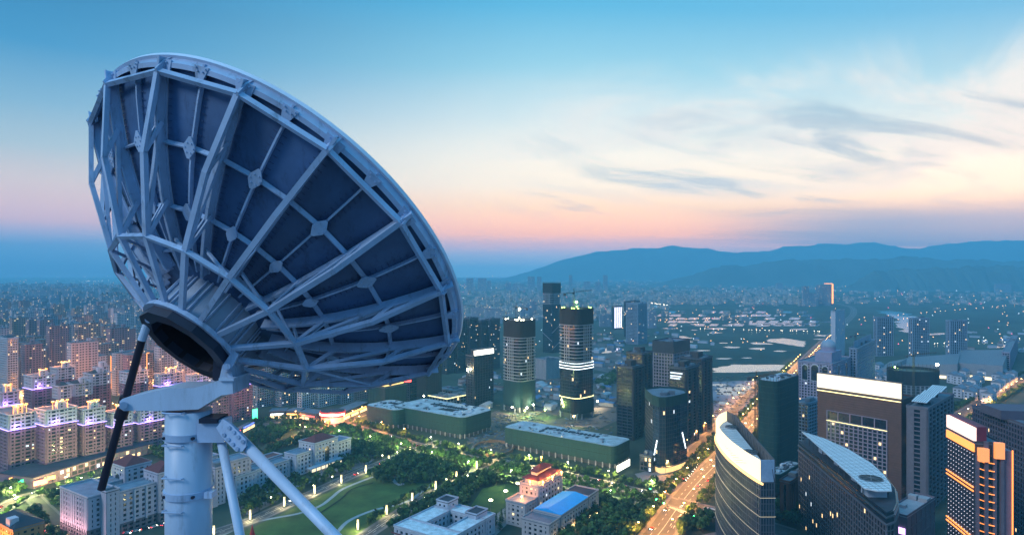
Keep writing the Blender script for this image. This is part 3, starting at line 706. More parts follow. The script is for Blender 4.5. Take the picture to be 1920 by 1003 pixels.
def sign(label, px, py, w_, h_, m, z=5, th=TH, name='shop_sign', back=True):
    p = G(px, py); T = Thing(name, label, 'sign', (p.x, p.y, 0))
    T.part('sign_face', MB().box((p.x, p.y, z), (w_, .4, h_), th), m)
    T.part('sign_frame', MB().box((p.x+.5*math.sin(-th), p.y+.5*math.cos(th), z), (w_+.5, .5, h_+.5), th), dconc)
    for s_ in (-.35, .35):
        T.part('sign_post', MB().tube((p.x+.9*math.sin(-th)+math.cos(th)*w_*s_, p.y+.9*math.cos(th)+math.sin(th)*w_*s_, 0), (p.x+.9*math.sin(-th)+math.cos(th)*w_*s_, p.y+.9*math.cos(th)+math.sin(th)*w_*s_, z), .2, 6), dconc)
sign('orange lit shop sign at the left end of the shop row', 24, 910, 5, 4, ambersign)
sign('green lit shop sign in the left shop row', 45, 913, 9, 3.5, greensign)
sign('large red lit shop sign over the magenta doorway', 76, 915, 10, 4, redsign)
sign('amber lit shop sign right of the red one', 92, 907, 9, 3, ambersign)
sign('small white shop light at the right end of the lit row', 100, 902, 3, 3, whitesign)
# -------------------------------------------------- rows of flats filling the old town on the left, nearest ones individually
def far_facade(name, wall, win, litf=0.04, fl=3.3, bw=3.8, rough=0.8):
    if name in _m: return _m[name]
    m = bpy.data.materials.new(name); m.use_nodes = True; _m[name] = m; nt = m.node_tree; P = nt.nodes['Principled BSDF']; P.inputs['Roughness'].default_value = rough
    nn = nt.nodes.new; lk = nt.links.new
    def mt(op, a, b=None):
        n = nn('ShaderNodeMath'); n.operation = op
        for i, v in enumerate((a, b)):
            if v is None: continue
            if isinstance(v, (int, float)): n.inputs[i].default_value = v
            else: lk(v, n.inputs[i])
        return n.outputs[0]
    g = nn('ShaderNodeNewGeometry'); sp = nn('ShaderNodeSeparateXYZ'); lk(g.outputs['Position'], sp.inputs[0]); sn = nn('ShaderNodeSeparateXYZ'); lk(g.outputs['Normal'], sn.inputs[0])
    s = mt('SUBTRACT', mt('MULTIPLY', sp.outputs[1], sn.outputs[0]), mt('MULTIPLY', sp.outputs[0], sn.outputs[1]))   # runs along the wall
    su, zu = mt('DIVIDE', s, bw), mt('DIVIDE', sp.outputs[2], fl); fs, fz = mt('FRACT', su), mt('FRACT', zu)
    wmask = mt('MULTIPLY', mt('MULTIPLY', mt('GREATER_THAN', fs, .22), mt('LESS_THAN', fs, .78)), mt('MULTIPLY', mt('GREATER_THAN', fz, .30), mt('LESS_THAN', fz, .80)))
    wallf = mt('LESS_THAN', mt('ABSOLUTE', sn.outputs[2]), .5); wmask = mt('MULTIPLY', wmask, wallf)
    cb = nn('ShaderNodeCombineXYZ'); lk(mt('FLOOR', su), cb.inputs[0]); lk(mt('FLOOR', zu), cb.inputs[1]); lk(mt('FLOOR', mt('DIVIDE', sp.outputs[1], 40.0)), cb.inputs[2])
    wn_ = nn('ShaderNodeTexWhiteNoise'); lk(cb.outputs[0], wn_.inputs[0])
    litm = mt('MULTIPLY', mt('LESS_THAN', wn_.outputs[0], litf), wmask)
    ir = nn('ShaderNodeMapRange'); lk(g.outputs['Random Per Island'], ir.inputs[0]); ir.inputs[3].default_value = .55; ir.inputs[4].default_value = 1.4
    vm = nn('ShaderNodeVectorMath'); vm.operation = 'SCALE'; vm.inputs[0].default_value = wall; lk(ir.outputs[0], vm.inputs['Scale'])
    mx = nn('ShaderNodeMix'); mx.data_type = 'RGBA'; lk(wmask, mx.inputs[0]); lk(vm.outputs[0], mx.inputs[6]); mx.inputs[7].default_value = (*win, 1)
    lk(mx.outputs[2], P.inputs['Base Color']); P.inputs['Emission Color'].default_value = (1, .68, .34, 1); lk(mt('MULTIPLY', litm, 1.5), P.inputs['Emission Strength'])
    try: m.cycles.emission_sampling = 'NONE'
    except Exception: pass
    return m
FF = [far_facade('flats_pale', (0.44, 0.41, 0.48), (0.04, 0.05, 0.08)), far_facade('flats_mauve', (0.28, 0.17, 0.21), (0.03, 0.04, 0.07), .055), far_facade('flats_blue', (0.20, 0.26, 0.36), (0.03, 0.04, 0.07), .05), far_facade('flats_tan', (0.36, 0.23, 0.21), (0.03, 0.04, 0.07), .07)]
FARL = far_facade('low_houses', (0.30, 0.32, 0.34), (0.05, 0.06, 0.09), .10, 3.2, 4.5)
def near_building(x, y, r):
    for p in BR:
        c = (Vector(p[0])+Vector(p[len(p)//2]))/2; rad = (Vector(p[0])-Vector(p[len(p)//2])).length/2
        if (c.x-x)**2+(c.y-y)**2 < (rad+r)**2: return True
    return False
def flats(label, group, x, y, L1, L2, h, th, m, name='block_of_flats', bays=True, rnd=random, crown=0):
    T = Thing(name, label, 'apartment block', (x, y, 0), group); e1 = Vector((math.cos(th), math.sin(th), 0)); e2 = Vector((-math.sin(th), math.cos(th), 0)); c = Vector((x, y, 0))
    mb = MB(); mb.box((x, y, h/2), (L1, L2, h), th)
    T.part('walls', mb, m)
    k = max(1, int(L1//14))
    for i in range(k):
        u = (i+.5)/k-.5; q = c+e1*(u*L1)-e2*(L2/2+.75); T.part('bay', MB().box((q.x, q.y, h/2-.4), (L1/k*.42, 1.5, h-.8), th), m)
    T.part('roof', MB().box((x, y, h+.35), (L1+.8, L2+.8, .7), th), roofm)
    for i in range(k):
        u = (i+.5)/k-.5; q = c+e1*(u*L1); hh = rnd.uniform(2.5, 5); T.part('stair_head', MB().box((q.x, q.y, h+.7+hh/2), (5, 5, hh), th), m)
        if crown:
            z = h+.7+hh; r_ = 3.2; T.part('spire', MB().add([(q.x-r_, q.y-r_, z), (q.x+r_, q.y-r_, z), (q.x+r_, q.y+r_, z), (q.x-r_, q.y+r_, z), (q.x, q.y, z+crown)], [(0, 1, 4), (1, 2, 4), (2, 3, 4), (3, 0, 4)]), roofd)
    BR.append([c-e1*L1/2-e2*L2/2, c+e1*L1/2-e2*L2/2, c+e1*L1/2+e2*L2/2, c-e1*L1/2+e2*L2/2]); return T
rnd = random.Random(5); cnt = 0; carpet = MB()
E1, E2 = Vector((math.cos(TH), math.sin(TH))), Vector((-math.sin(TH), math.cos(TH)))
cands = []
for i in range(-125, 125):
    for j in range(-30, 140):
        p = Vector((-900, 1500))+E1*(i*42)+E2*((j-40)*54)+Vector((rnd.uniform(-6, 6), rnd.uniform(-6, 6)))
        if p.y < 820 or p.y > 5200: continue
        px = CX+F*p.x/p.y
        if px < -60 or px > 700: continue
        if rnd.random() < .16: continue
        cands.append((p.y, p.x, p.y, rnd.random(), rnd.random(), rnd.random(), rnd.random(), px))
cands.sort()
for (d, x, y, a, b, c_, e_, px) in cands:
    if near_building(x, y, 10): continue
    py = HY+H*F/y
    if 70 < px < 190 and 607 < py < 624: continue                     # the open green strip
    if px > 470 and y < 1000: continue
    low = a < .16 or (y > 2600 and a < .45)
    h = 16+10*b if low else (56+36*b if y < 2600 else 42+44*b)
    m = FF[int(c_*3.99)]; L1 = 20+15*e_ if not low else 22+14*e_
    hidden = 430 < px < 700 and (HY-(h-H)*F/y) < 700 and py < 700
    if cnt < 280 and y < 3000 and not hidden:
        cnt += 1
        cn_ = ('pale', 'mauve', 'blue grey', 'tan')[int(c_*3.99)]; lab = ('low pale block among the towers of the left quarter' if low else 'plain mid-rise block of flats in the dense left quarter') if y < 1900 else ('small low block in the hazy far left quarter' if low else 'hazy blue slab of flats in the far left quarter')
        lab = lab.replace('plain', 'plain '+cn_).replace('hazy blue slab', 'hazy %s slab' % cn_).replace('low pale', 'low '+cn_); whr = 'near the left edge' if px < 70 else 'left of the jack rod' if px < 185 else 'behind the jack rod' if px < 275 else 'under the dish hub' if px < 420 else 'under the dish trusses'
        lab = '%s %s of flats, %s, %s' % ('low' if low else ('tall' if h > 74 else 'mid-rise'), cn_+(' slab' if L1 > 28 else ' block'), ('just behind the lit towers' if y < 1250 else 'in the middle rows' if y < 1800 else 'in the hazy back rows'), whr); flats(lab, lab, x, y, L1, 13, h, TH, m, rnd=rnd)
    else: carpet.box((x, y, h/2), (L1, 13, h), TH)
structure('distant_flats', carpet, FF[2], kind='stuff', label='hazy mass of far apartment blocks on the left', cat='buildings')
# row of pointed towers and other far landmarks on the left
for i in range(11):
    px = 192+i*8.6; y = 2250+(i % 3)*70; h = 84+6*math.sin(i*2.1)+(8 if i % 3 == 0 else 0)
    flats('tall blue tower with pointed roof in the close row left of the dish', 'pointed towers in a close row', (px-CX)/F*y, y, 13.5, 18, h, TH, FF[2], 'pointed_tower', crown=9, rnd=rnd)
for i, (px, w_, top, base) in enumerate([(80, 36, 545, 580), (113, 30, 541, 578), (8, 22, 553, 590), (204, 12, 541, 560), (222, 12, 541, 560), (240, 12, 541, 560)]):
    y = H*F/(base-HY); h = (base-top)*y/F
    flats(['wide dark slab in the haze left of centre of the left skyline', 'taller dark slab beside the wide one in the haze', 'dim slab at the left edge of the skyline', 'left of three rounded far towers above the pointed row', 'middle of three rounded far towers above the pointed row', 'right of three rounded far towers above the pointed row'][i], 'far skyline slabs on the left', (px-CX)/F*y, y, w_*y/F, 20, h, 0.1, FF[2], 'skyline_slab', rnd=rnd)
T = tower('pink_lit_hotel', 'hotel with pink neon outline in the far left quarter', 'hotel', (30, 606, 577, 23, 43), wall=mauve, lit=.2)
for (face, u) in ((0, .05), (0, .95), (1, .5)):
    p, q = (T.poly[0], T.poly[1]) if face == 0 else (T.poly[3], T.poly[0]); a = p.lerp(q, u); T.part('neon_line', MB().bar((a.x, a.y-1.5, T.h*.1), (a.x, a.y-1.5, T.h), 3.5, 1.5), magsign)
a, b = T.poly[3], T.poly[1]; T.part('roof_sign', MB().bar((a.x, a.y-2, T.h+2), (b.x, b.y-2, T.h+2), 2.5, 5), magsign)
# blocks seen under and right of the dish
g4 = 'residential towers under the dish'
for i, sp in enumerate([(482, 765, 640, 470, 520), (528, 762, 640, 516, 560), (566, 768, 640, 558, 590), (598, 764, 640, 588, 640), (640, 758, 640, 632, 662), (664, 752, 640, 655, 690)]):
    tower('residential_tower', 'blue grey residential tower under the dish trusses, %s from the left' % ORD[i], 'apartment tower', sp, wall=[bluewall, bluewall, white, white, bluewall, mauve2][i], fh=3.1, bay=3.4, band=1.1, pier=1.0, dep=.6, lit=.07, group=g4)
g5 = 'dark tower blocks right of the dish rim'
for i, sp in enumerate([(838, 702, 610, 826, 852), (858, 700, 603, 848, 876), (880, 698, 598, 870, 896), (902, 696, 603, 894, 912), (918, 694, 600, 910, 937)]):
    tower('dark_residential_tower', 'dark blue residential tower right of the dish rim, %s from the dish' % ORD[i], 'apartment tower', sp, wall=greynavy, fh=3.1, bay=3.6, band=1.1, pier=1.2, dep=.6, lit=.04, group=g5)
for i, (px, w_, top, base) in enumerate([(895, 24, 577, 600), (922, 26, 579, 602), (905, 20, 595, 612), (850, 22, 585, 605), (935, 12, 583, 606)]):
    y = H*F/(base-HY); flats(['pale mid-rise block behind the dark towers, left one', 'pale mid-rise block behind the dark towers, middle one', 'pale lower block just above the dark towers', 'pale block touching the dish rim', 'pale slim block near the slim lit tower'][i], 'pale blocks behind the dark towers', (px-CX)/F*y, y, w_*y/F, 14, (base-top)*y/F, .2, FF[0], rnd=rnd)
# far skyline towers in the centre and on the right
FT = [(881, 13, 522, 548, 'far tower nearest the dish rim on the skyline'), (904, 16, 522, 546, 'wide far tower second from the dish rim'), (917, 7, 527, 546, 'narrow far tower third from the dish rim'), (953, 10, 531, 546, 'small far tower left of the black topped tower'), (966, 9, 532, 546, 'second small far tower left of the black topped tower'), (979, 8, 533, 545, 'third small far tower left of the black topped tower'),
      (996, 13, 519, 546, 'wide tall far tower above the left construction tower'), (1011, 8, 519, 545, 'narrow tall far tower above the left construction tower'), (1070, 6, 516, 545, 'lone needle far tower right of the black topped tower'), (1135, 8, 516, 545, 'lone far tower above the pale hotel'), (1101, 11, 528, 546, 'low far block left of the lone far tower'), (1121, 9, 529, 548, 'low far block under the lone far tower'),
      (1346, 6, 515, 528, 'slim far tower on the right plain'), (1363, 5, 513, 530, 'slimmest far tower on the right plain'), (1385, 28, 520, 533, 'long low far block on the right plain'), (1510, 10, 537, 574, 'dark narrow tower of the far pair on the plain'), (1520, 24, 550, 574, 'low link between the far pair of towers'), (1544, 26, 535, 573, 'dark wide tower of the far pair on the plain'),
      (1000, 12, 566, 596, 'blue tower behind the black topped tower'), (985, 18, 572, 598, 'wide blue tower behind the left construction tower'), (1135, 22, 590, 612, 'blue block left of the neon striped tower'), (1222, 14, 585, 615, 'blue block right of the pale hotel'), (1880, 30, 532, 548, 'wide far block near the right edge'), (1461, 12, 531, 545, 'small far block right of the paddies')]
for (px, w_, top, base, lab) in FT:
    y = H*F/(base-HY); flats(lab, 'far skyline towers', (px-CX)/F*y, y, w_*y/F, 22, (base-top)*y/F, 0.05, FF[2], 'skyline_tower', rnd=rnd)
y = H*F/(573-HY); x = (1557-CX)/F*y; T = Thing('neon_tower_edge', 'orange neon corner of the far tower on the plain', 'neon sign', (x, y-20, 0)); T.part('neon_line', MB().box((x, y-22, 62), (6, 4, 100)), neonO); T.part('neon_line', MB().box((x-22, y-22, 113), (40, 4, 3)), neonO); T.part('neon_mount', MB().box((x, y-17, 57), (5, 6, 112)), dconc)
# low houses of the plain, too many and too small to tell apart
mb = MB()
for k in range(4200):
    py = 521+ (rnd.random()**1.4)*80; px = rnd.uniform(860, 1500) if rnd.random() < .7 else rnd.uniform(1480, 1930)
    if py > 572 and px > 1225 and rnd.random() < .93: continue
    if px > 1480 and (py > 585 or (py > 545 and rnd.random() < .6)): continue
    p = G(px, py); h = rnd.uniform(7, 20) if rnd.random() < .9 else rnd.uniform(20, 38)
    mb.box((p.x, p.y, h/2), (rnd.uniform(14, 40), rnd.uniform(10, 16), h), rnd.choice((.2, .25, .2+PI/2)))
for k in range(900):
    py = 519+rnd.random()*45; px = rnd.uniform(-40, 320); p = G(px, py); h = rnd.uniform(7, 22); mb.box((p.x, p.y, h/2), (rnd.uniform(14, 40), rnd.uniform(10, 16), h), rnd.choice((TH, TH+PI/2)))
structure('distant_houses', mb, FARL, kind='stuff', label='hazy carpet of far low houses across the plain', cat='houses')
# scattered far lamps
for nm, colr, n, es in (('distant_warm_lamps', (1, .50, .18), 420, 7), ('distant_white_lamps', (.8, .92, 1), 150, 5), ('distant_red_lamps', (1, .12, .2), 60, 6)):
    mb = MB()
    for k in range(n):
        py = 517+(rnd.random()**1.5)*150; px = rnd.uniform(860, 1930) if rnd.random() < .68 else rnd.uniform(-20, 480)
        if px < 480 and py > 620: py = rnd.uniform(520, 620)
        p = G(px, py); s = .42*(p.y/1000)+.4; z = rnd.uniform(8, 22); mb.box((p.x, p.y, z), (s, s, s), 0)
    structure(nm, mb, glow(nm, colr, es), kind='stuff', label='scattered %s in the far city' % nm.replace('distant_', 'far ').replace('_', ' '), cat='lamps')
def lamp_row(name, label, a, b, n, s, z, m):
    mb = MB(); p, q = G(*a), G(*b)
    for k in range(n):
        if rnd.random() < .18: continue
        c = p.lerp(q, (k+rnd.uniform(-.3, .3))/(n-1))+Vector((rnd.uniform(-6, 6), rnd.uniform(-6, 6), 0)); mb.box((c.x, c.y, z), (s*.8, s*.8, s*.6)); mb.tube((c.x, c.y, 0), (c.x, c.y, z), .02, 3)
    structure(name, mb, m, kind='stuff', label=label, cat='lamps')
farw = glow('far_lamp_white', (1, .85, .6), 11); faro = glow('far_lamp_orange', (1, .5, .2), 11)
lamp_row('distant_bridge_lamps', 'even row of far white lamps along the left shore', (151, 529), (206, 527), 20, 4.5, 12, farw)
lamp_row('distant_bridge_lamps', 'double row of lamps along the far bridge', (1214, 571), (1252, 577), 14, 3.2, 12, farw)
lamp_row('distant_road_lamps', 'row of far orange lamps on the right shore', (1600, 530), (1735, 534), 26, 3.6, 12, faro)
lamp_row('distant_road_lamps', 'short bright row of far lamps below the mountains', (1325, 512), (1352, 513), 9, 7, 14, farw)
lamp_row('distant_road_lamps', 'row of white lamps across the wet plain', (1300, 622), (1550, 628), 30, 1.4, 10, farw)
lamp_row('distant_road_lamps', 'row of orange lamps before the paddies', (1130, 612), (1420, 596), 30, 1.5, 10, faro)
lamp_row('distant_road_lamps', 'row of white lamps behind the gridded towers', (1690, 655), (1925, 640), 26, 1.2, 9, farw)
lamp_row('distant_road_lamps', 'row of orange lamps on the far right plain', (1620, 600), (1900, 575), 24, 1.8, 9, faro)
lamp_row('distant_road_lamps', 'orange lamps of the open road in the left quarter', (108, 616), (152, 624), 22, 2.6, 9, faro)
lamp_row('distant_road_lamps', 'orange lamps of the lower road in the left quarter', (150, 634), (236, 630), 40, 2.4, 9, faro)
lamp_row('distant_road_lamps', 'warm lamps of the busy lane in the left quarter', (30, 596), (70, 600), 18, 2.4, 9, faro)
lamp_row('distant_road_lamps', 'row of far lamps by the water on the left', (860, 514), (940, 513), 16, 6, 14, farw)
# ================================================================== towers in the middle
def crane(label, px, py_base, z0, hm, jib, cj, ang, name='tower_crane', m=None):
    m = m or craneM; p = G(px, py_base); T = Thing(name, label, 'crane', (p.x, p.y, z0)); s = 1.0
    mm = MB(); 
    for a in (-s, s):
        for b in (-s, s): mm.bar((p.x+a, p.y+b, z0), (p.x+a, p.y+b, z0+hm), .28, .28)
    T.part('mast', mm, m); mm = MB(); k = int(hm//2.5)
    for i in range(k):
        z = z0+i*hm/k; zb = z+hm/k
        mm.bar((p.x-s, p.y-s, z), (p.x+s, p.y-s, zb), .18, .18); mm.bar((p.x-s, p.y+s, z), (p.x-s, p.y-s, zb), .18, .18); mm.bar((p.x+s, p.y-s, z), (p.x+s, p.y+s, zb), .18, .18)
    T.part('mast_lacing', mm, m, kind='stuff')
    d = Vector((math.cos(ang), math.sin(ang), .10)); top = Vector((p.x, p.y, z0+hm)); side = Vector((-d.y, d.x, 0)).normalized()
    mm = MB(); mm.bar(top+side*.7, top+d*jib+side*.7, .3, .3); mm.bar(top-side*.7, top+d*jib-side*.7, .3, .3); mm.bar(top+Vector((0, 0, 1.6)), top+d*jib+Vector((0, 0, .6)), .3, .3)
    n = int(jib//3)
    for i in range(n):
        a = top+d*(jib*i/n); b = top+d*(jib*(i+.5)/n)+Vector((0, 0, 1.5)); mm.bar(a+side*.7, b, .16, .16); mm.bar(a-side*.7, b, .16, .16)
    T.part('jib', mm, m)
    T.part('counter_jib', MB().bar(top-d*cj, top, 1.3, .8), m); q = top-d*cj; T.part('counterweight', MB().box((q.x, q.y, q.z-1.2), (2.6, 2.4, 3.2), ang), dconc)
    T.part('cab', MB().box((top.x+side.x*1.8, top.y+side.y*1.8, top.z-1), (1.8, 1.8, 2.2), ang), glass)
    T.part('apex', MB().bar(top, top+Vector((0, 0, 5)), .7, .7), m)
    T.part('tie_rod', MB().bar(top+Vector((0, 0, 5)), top+d*jib*.7+Vector((0, 0, 1.2)), .14, .14), m); T.part('tie_rod', MB().bar(top+Vector((0, 0, 5)), top-d*cj*.9, .14, .14), m)
    return T
workW = glow('site_floodlight', (1.0, .92, .6), 40, True); workG = glow('site_green_light', (.55, 1, .15), 18, True); band_w = glow('white_light_band', (.85, .95, 1), 3.0); band_y = glow('yellow_light_band', (1, .85, .35), 3.0)
workL = bpy.data.lights.new('site_lamp', 'POINT'); workL.energy = 30000; workL.color = (1, .80, .42); workL.shadow_soft_size = .8
workGl = bpy.data.lights.new('green_site_lamp', 'POINT'); workGl.energy = 26000; workGl.color = (.65, 1, .2); workGl.shadow_soft_size = .8
def floodlight(label, p, z, m=None, lamp=None, size=1.6, cat='floodlight'):
    T = Thing('site_floodlight', label, cat, (p.x, p.y, 0 if z < 30 else z-4)); z0 = T.loc[2]
    T.part('mast', MB().tube((p.x, p.y, z0), (p.x, p.y, z), .15, 6), dconc); T.part('lamp', MB().box((p.x, p.y-.3, z+.3), (size, size*.5, size*.8)), m or workW)
    lg = bpy.data.objects.new('site_lamp', lamp or workL); COL.objects.link(lg); lg.parent = T.o; lg.location = (0, -1.5, z-z0+.4)
def site_tower(name, label, xc, yb, yt, xl, xr, zones, th, rad=9, top_h=11):
    poly4, c, e1, e2, W1, W2 = rect(xc, yb, xl, xr, th); poly = rounded(poly4, min(rad, W1*.35, W2*.35), 4); h = hz_(yb, yt); BR.append(poly4); rnd = random.Random(int(xc))
    T = Thing(name, label, 'tower', (c.x, c.y, 0)); T.poly = poly; T.p4 = poly4; T.h = h; T.c = c
    for (a, b, kind) in zones:
        z0, z1 = h*a, h*b; mw, ml = MB(), MB()
        if kind == 'net':
            T.part('scaffold_net', MB().prism(inset(poly, -.5), z0, z1, top=False), net)
        elif kind == 'dark':
            T.part('scaffold_net', MB().prism(inset(poly, -.45), z0, z1+1.0, top=False), netd)
        elif kind == 'frame':
            T.part('inner_core', MB().prism(inset(poly, 1.6), z0, z1), glass); facade(mw, ml, poly, z0, z1, 3.9, 3.6, 1.0, .8, .9, .03, rnd, endp=False); T.part('concrete_frame', mw, concrete, kind='stuff'); T.part('lit_windows', ml, LIT, kind='stuff')
        elif kind == 'glass':
            T.part('glazing', MB().prism(poly, z0, z1), glass); facade(mw, ml, poly, z0, z1, 3.9, 3.4, .25, .14, .12, .02, rnd, endp=False); T.part('mullions', mw, dconc, kind='stuff'); T.part('lit_windows', ml, LIT, kind='stuff')
        elif kind == 'columns':
            m = MB(); n = len(poly)
            for i in range(0, n, 2):
                p = poly[i]; m.box((p[0], p[1], (z0+z1)/2), (1.4, 1.4, z1-z0), th)
            T.part('column_row', m, concrete, kind='stuff'); T.part('core', MB().prism(inset(poly, 3), z0, z1), dconc)
    T.part('top_deck', MB().prism(inset(poly, .3), h-.5, h), dconc)
    m = MB()
    for i in range(0, len(poly)):
        p, q = Vector(poly[i]), Vector(poly[(i+1) % len(poly)]); nn_ = max(1, int((q-p).length//2.2))
        for k in range(nn_):
            a = p.lerp(q, k/nn_); m.box((a.x, a.y, h+1.0+rnd.uniform(0, 1)), (.25, .25, 2.4+rnd.uniform(0, 2)))
    T.part('rebar_posts', m, craneM, kind='stuff')
    return T
th = math.radians(44)
C1 = site_tower('construction_tower', 'round cornered construction tower with open concrete grid and green net skirt', 975, 775, 603, 940, 1008, [(0, .06, 'columns'), (.06, .34, 'net'), (.34, .82, 'frame'), (.82, 1, 'dark')], th)
C2 = site_tower('construction_tower', 'taller construction tower with three white light bands and glass lower half', 1082, 788, 581, 1045, 1117, [(0, .05, 'columns'), (.05, .50, 'glass'), (.50, .86, 'frame'), (.86, 1, 'dark')], th)
for T_, f_, m_ in ((C2, .455, band_w), (C2, .48, band_w), (C2, .505, band_w), (C2, .19, band_y)):
    z = T_.h*f_; o_, i_ = inset(T_.poly, -.75), inset(T_.poly, -.2); m = MB(); n = len(o_)
    for i in range(n):
        j = (i+1) % n; m.add([(o_[i].x, o_[i].y, z), (o_[j].x, o_[j].y, z), (o_[j].x, o_[j].y, z+.8), (o_[i].x, o_[i].y, z+.8), (i_[i].x, i_[i].y, z), (i_[j].x, i_[j].y, z), (i_[j].x, i_[j].y, z+.8), (i_[i].x, i_[i].y, z+.8)], [(0, 1, 2, 3), (4, 5, 1, 0), (3, 2, 6, 7)])
    T_.part('light_band', m, m_)
T_ = C2; T_.part('net_panel', MB().prism(inset(T_.poly, -.9)[0:14]+inset(T_.poly, -.4)[0:14][::-1], T_.h*.05, T_.h*.16), netd)
for T_, n_ in ((C1, 9), (C2, 8)):
    m = MB()
    for k in range(n_):
        i = (k*3) % len(T_.poly); p = Vector(T_.poly[i])*.93+Vector(T_.poly[(i+12) % len(T_.poly)])*.07; m.box((p.x, p.y, T_.h+1.6), (1.0, 1.0, 1.0))
    T_.part('deck_lamps', m, workW if T_ is C1 else workG, kind='stuff')
c = (C1.p4[0]+C1.p4[2])/2; floodlight('white floodlight on the deck of the left construction tower', c, C1.h+14, size=2.4)
c2 = (C2.p4[0]+C2.p4[2])/2; floodlight('green floodlight under the crane of the taller construction tower', c2, C2.h+8, workG, workGl, 2.2)
crane('tower crane on top of the left construction tower', 968, HY+H*F/c.y, C1.h, 17, 4, 14, 3.0, m=dconc)
crane('tower crane with long jib on the taller construction tower', 1076, HY+H*F/c2.y, C2.h, 20, 24, 12, .25, m=dconc)
T = site_tower('black_topped_tower', 'slender tower with black netted top and angular glass body behind the construction towers', 1035, 662, 532, 1017, 1052, [(0, .70, 'glass'), (.70, .86, 'frame'), (.86, 1, 'dark')], math.radians(45), 3)
for k in range(4):
    a, b = T.p4[0], T.p4[3] if k % 2 else T.p4[1]; p = a.lerp(b, .5)-Vector((0, 1.2, 0))
    T.part('facade_brace', MB().bar((a.x, a.y-1.4, T.h*(.05+.12*k)), (b.x-.0, b.y-1.4, T.h*(.17+.12*k)), .9, .5), concrete)
# slim tower with white lit crown
T = tower('slim_tower', 'slim dark tower with white lit crown left of the construction towers', 'tower', (889, 762, 668, 874, 925), math.radians(48), wall=greynavy, fh=3.3, bay=3.0, band=.6, pier=1.0, dep=.5, lit=.02, units=1)
p, q = T.poly[0], T.poly[1]; o = Vector((T.e1.y, -T.e1.x, 0))
crownW = glow('lit_crown_white', (1, .93, .78), 4.0, True)
T.part('lit_crown', MB().obox((p+o*.8)[:2]+(T.h+.8,), (q-p), o*-1.2, (0, 0, 6.5)), crownW)
T.part('crown_frame', MB().obox((p-o*.6)[:2]+(T.h+.6,), (q-p), o*-6, (0, 0, 8.2)), greynavy)
floodlight('bright floodlight on the left corner of the slim tower', T.poly[3].lerp(T.poly[0], .2)-Vector((0, 3, 0)), T.h*.72, size=2.4)
# neon striped tower and pale hotel beyond
T = tower('neon_striped_tower', 'tower with white and violet neon stripes beyond the construction site', 'tower', (1152, 618, 575, 1147, 1166), math.radians(40), wall=greynavy, lit=.05, units=0)
for k in range(4):
    a = T.poly[0].lerp(T.poly[1], .08+.27*k)-Vector((0, 2, 0)); T.part('neon_stripe', MB().box((a.x, a.y, T.h*.52), (3.2, 1.2, T.h*.9)), glow('neon_white_violet', (.8, .78, 1), 2.6))
T = tower('pale_hotel_tower', 'tall pale hotel tower beyond the construction site', 'tower', (1196, 646, 570, 1174, 1213), math.radians(47), wall=bluewall, fh=3.4, bay=3.4, band=.8, pier=1.1, dep=.5, lit=.03)
T = tower('dark_hotel_block', 'dark block directly behind the pale hotel tower', 'tower', (1180, 632, 566, 1170, 1200), math.radians(47), wall=greynavy, lit=.04)
T = tower('beige_block', 'low beige block under the black topped tower', 'building', (1024, 712, 676, 1003, 1050), math.radians(44), wall=concrete, gl=concrete, fh=6, bay=9, band=.6, pier=.8, units=5)
# dark twin towers
for nm, lab, sp, th_, wl in (('dark_office_tower', 'dark tower with brown corner piers, front left of the dark cluster', (1186, 826, 690, 1157, 1207), 50, taupe), ('dark_office_tower', 'dark tower just behind the front left tower of the dark cluster', (1204, 800, 664, 1175, 1223), 50, taupe),
                      ('gridded_office_tower', 'tower with pale window grid and black top behind the dark cluster', (1262, 775, 645, 1225, 1292), 50, None), ('dark_office_tower', 'dark tower with white lit rows behind the curved glass tower', (1285, 836, 692, 1255, 1310), 50, taupe), ('dark_office_tower', 'dark tower with brown corner, right end of the dark cluster', (1316, 812, 674, 1276, 1335), 50, taupe)):
    if wl is None:
        T = tower(nm, lab, 'tower', sp, math.radians(th_), wall=mat('pale_lilac_frame', (.30, .27, .33), .8), fh=4.2, bay=4.2, band=1.0, pier=.9, dep=.6, lit=.01, units=4)
        T.part('top_screen', MB().prism(inset(T.poly, -1.0), T.h*.86, T.h+3, top=False), greynavy)
    else:
        T = tower(nm, lab, 'tower', sp, math.radians(th_), wall=greynavy, fh=3.3, bay=6.0, band=.9, pier=.5, dep=.5, lit=.012, units=4)
        for i in (0, 1):
            p, q = T.poly[0], T.poly[1]; e = (q-p); L_ = e.length; t = e/L_; o = Vector((t.y, -t.x, 0))
            for u in (.02, .36, .72):
                a = p+t*(u*L_); T.part('corner_pier', MB().obox((a.x, a.y, 0), t*L_*.16, o*1.1, (0, 0, T.h-2)), wl) if i == 0 else None
        T.part('penthouse', MB().box((((T.poly[0]+T.poly[2])/2).x, ((T.poly[0]+T.poly[2])/2).y, T.h+3.5), (T.W1*.45, T.W2*.4, 6), math.radians(th_)), wl)
        if 'white lit rows' in lab:
            for k, z in enumerate((.86, .89, .93)):
                p, q = T.poly[3], T.poly[0]; e = q-p; t = e.normalized(); o = Vector((t.y, -t.x, 0)); a = p+e*(.08)+o*.7; m = MB()
                for j in range(8+k):
                    b = a+t*(j*e.length*.075); m.obox((b.x, b.y, T.h*z), t*1.6, o*.25, (0, 0, 1.3))
                T.part('lit_window_row', m, Lc)
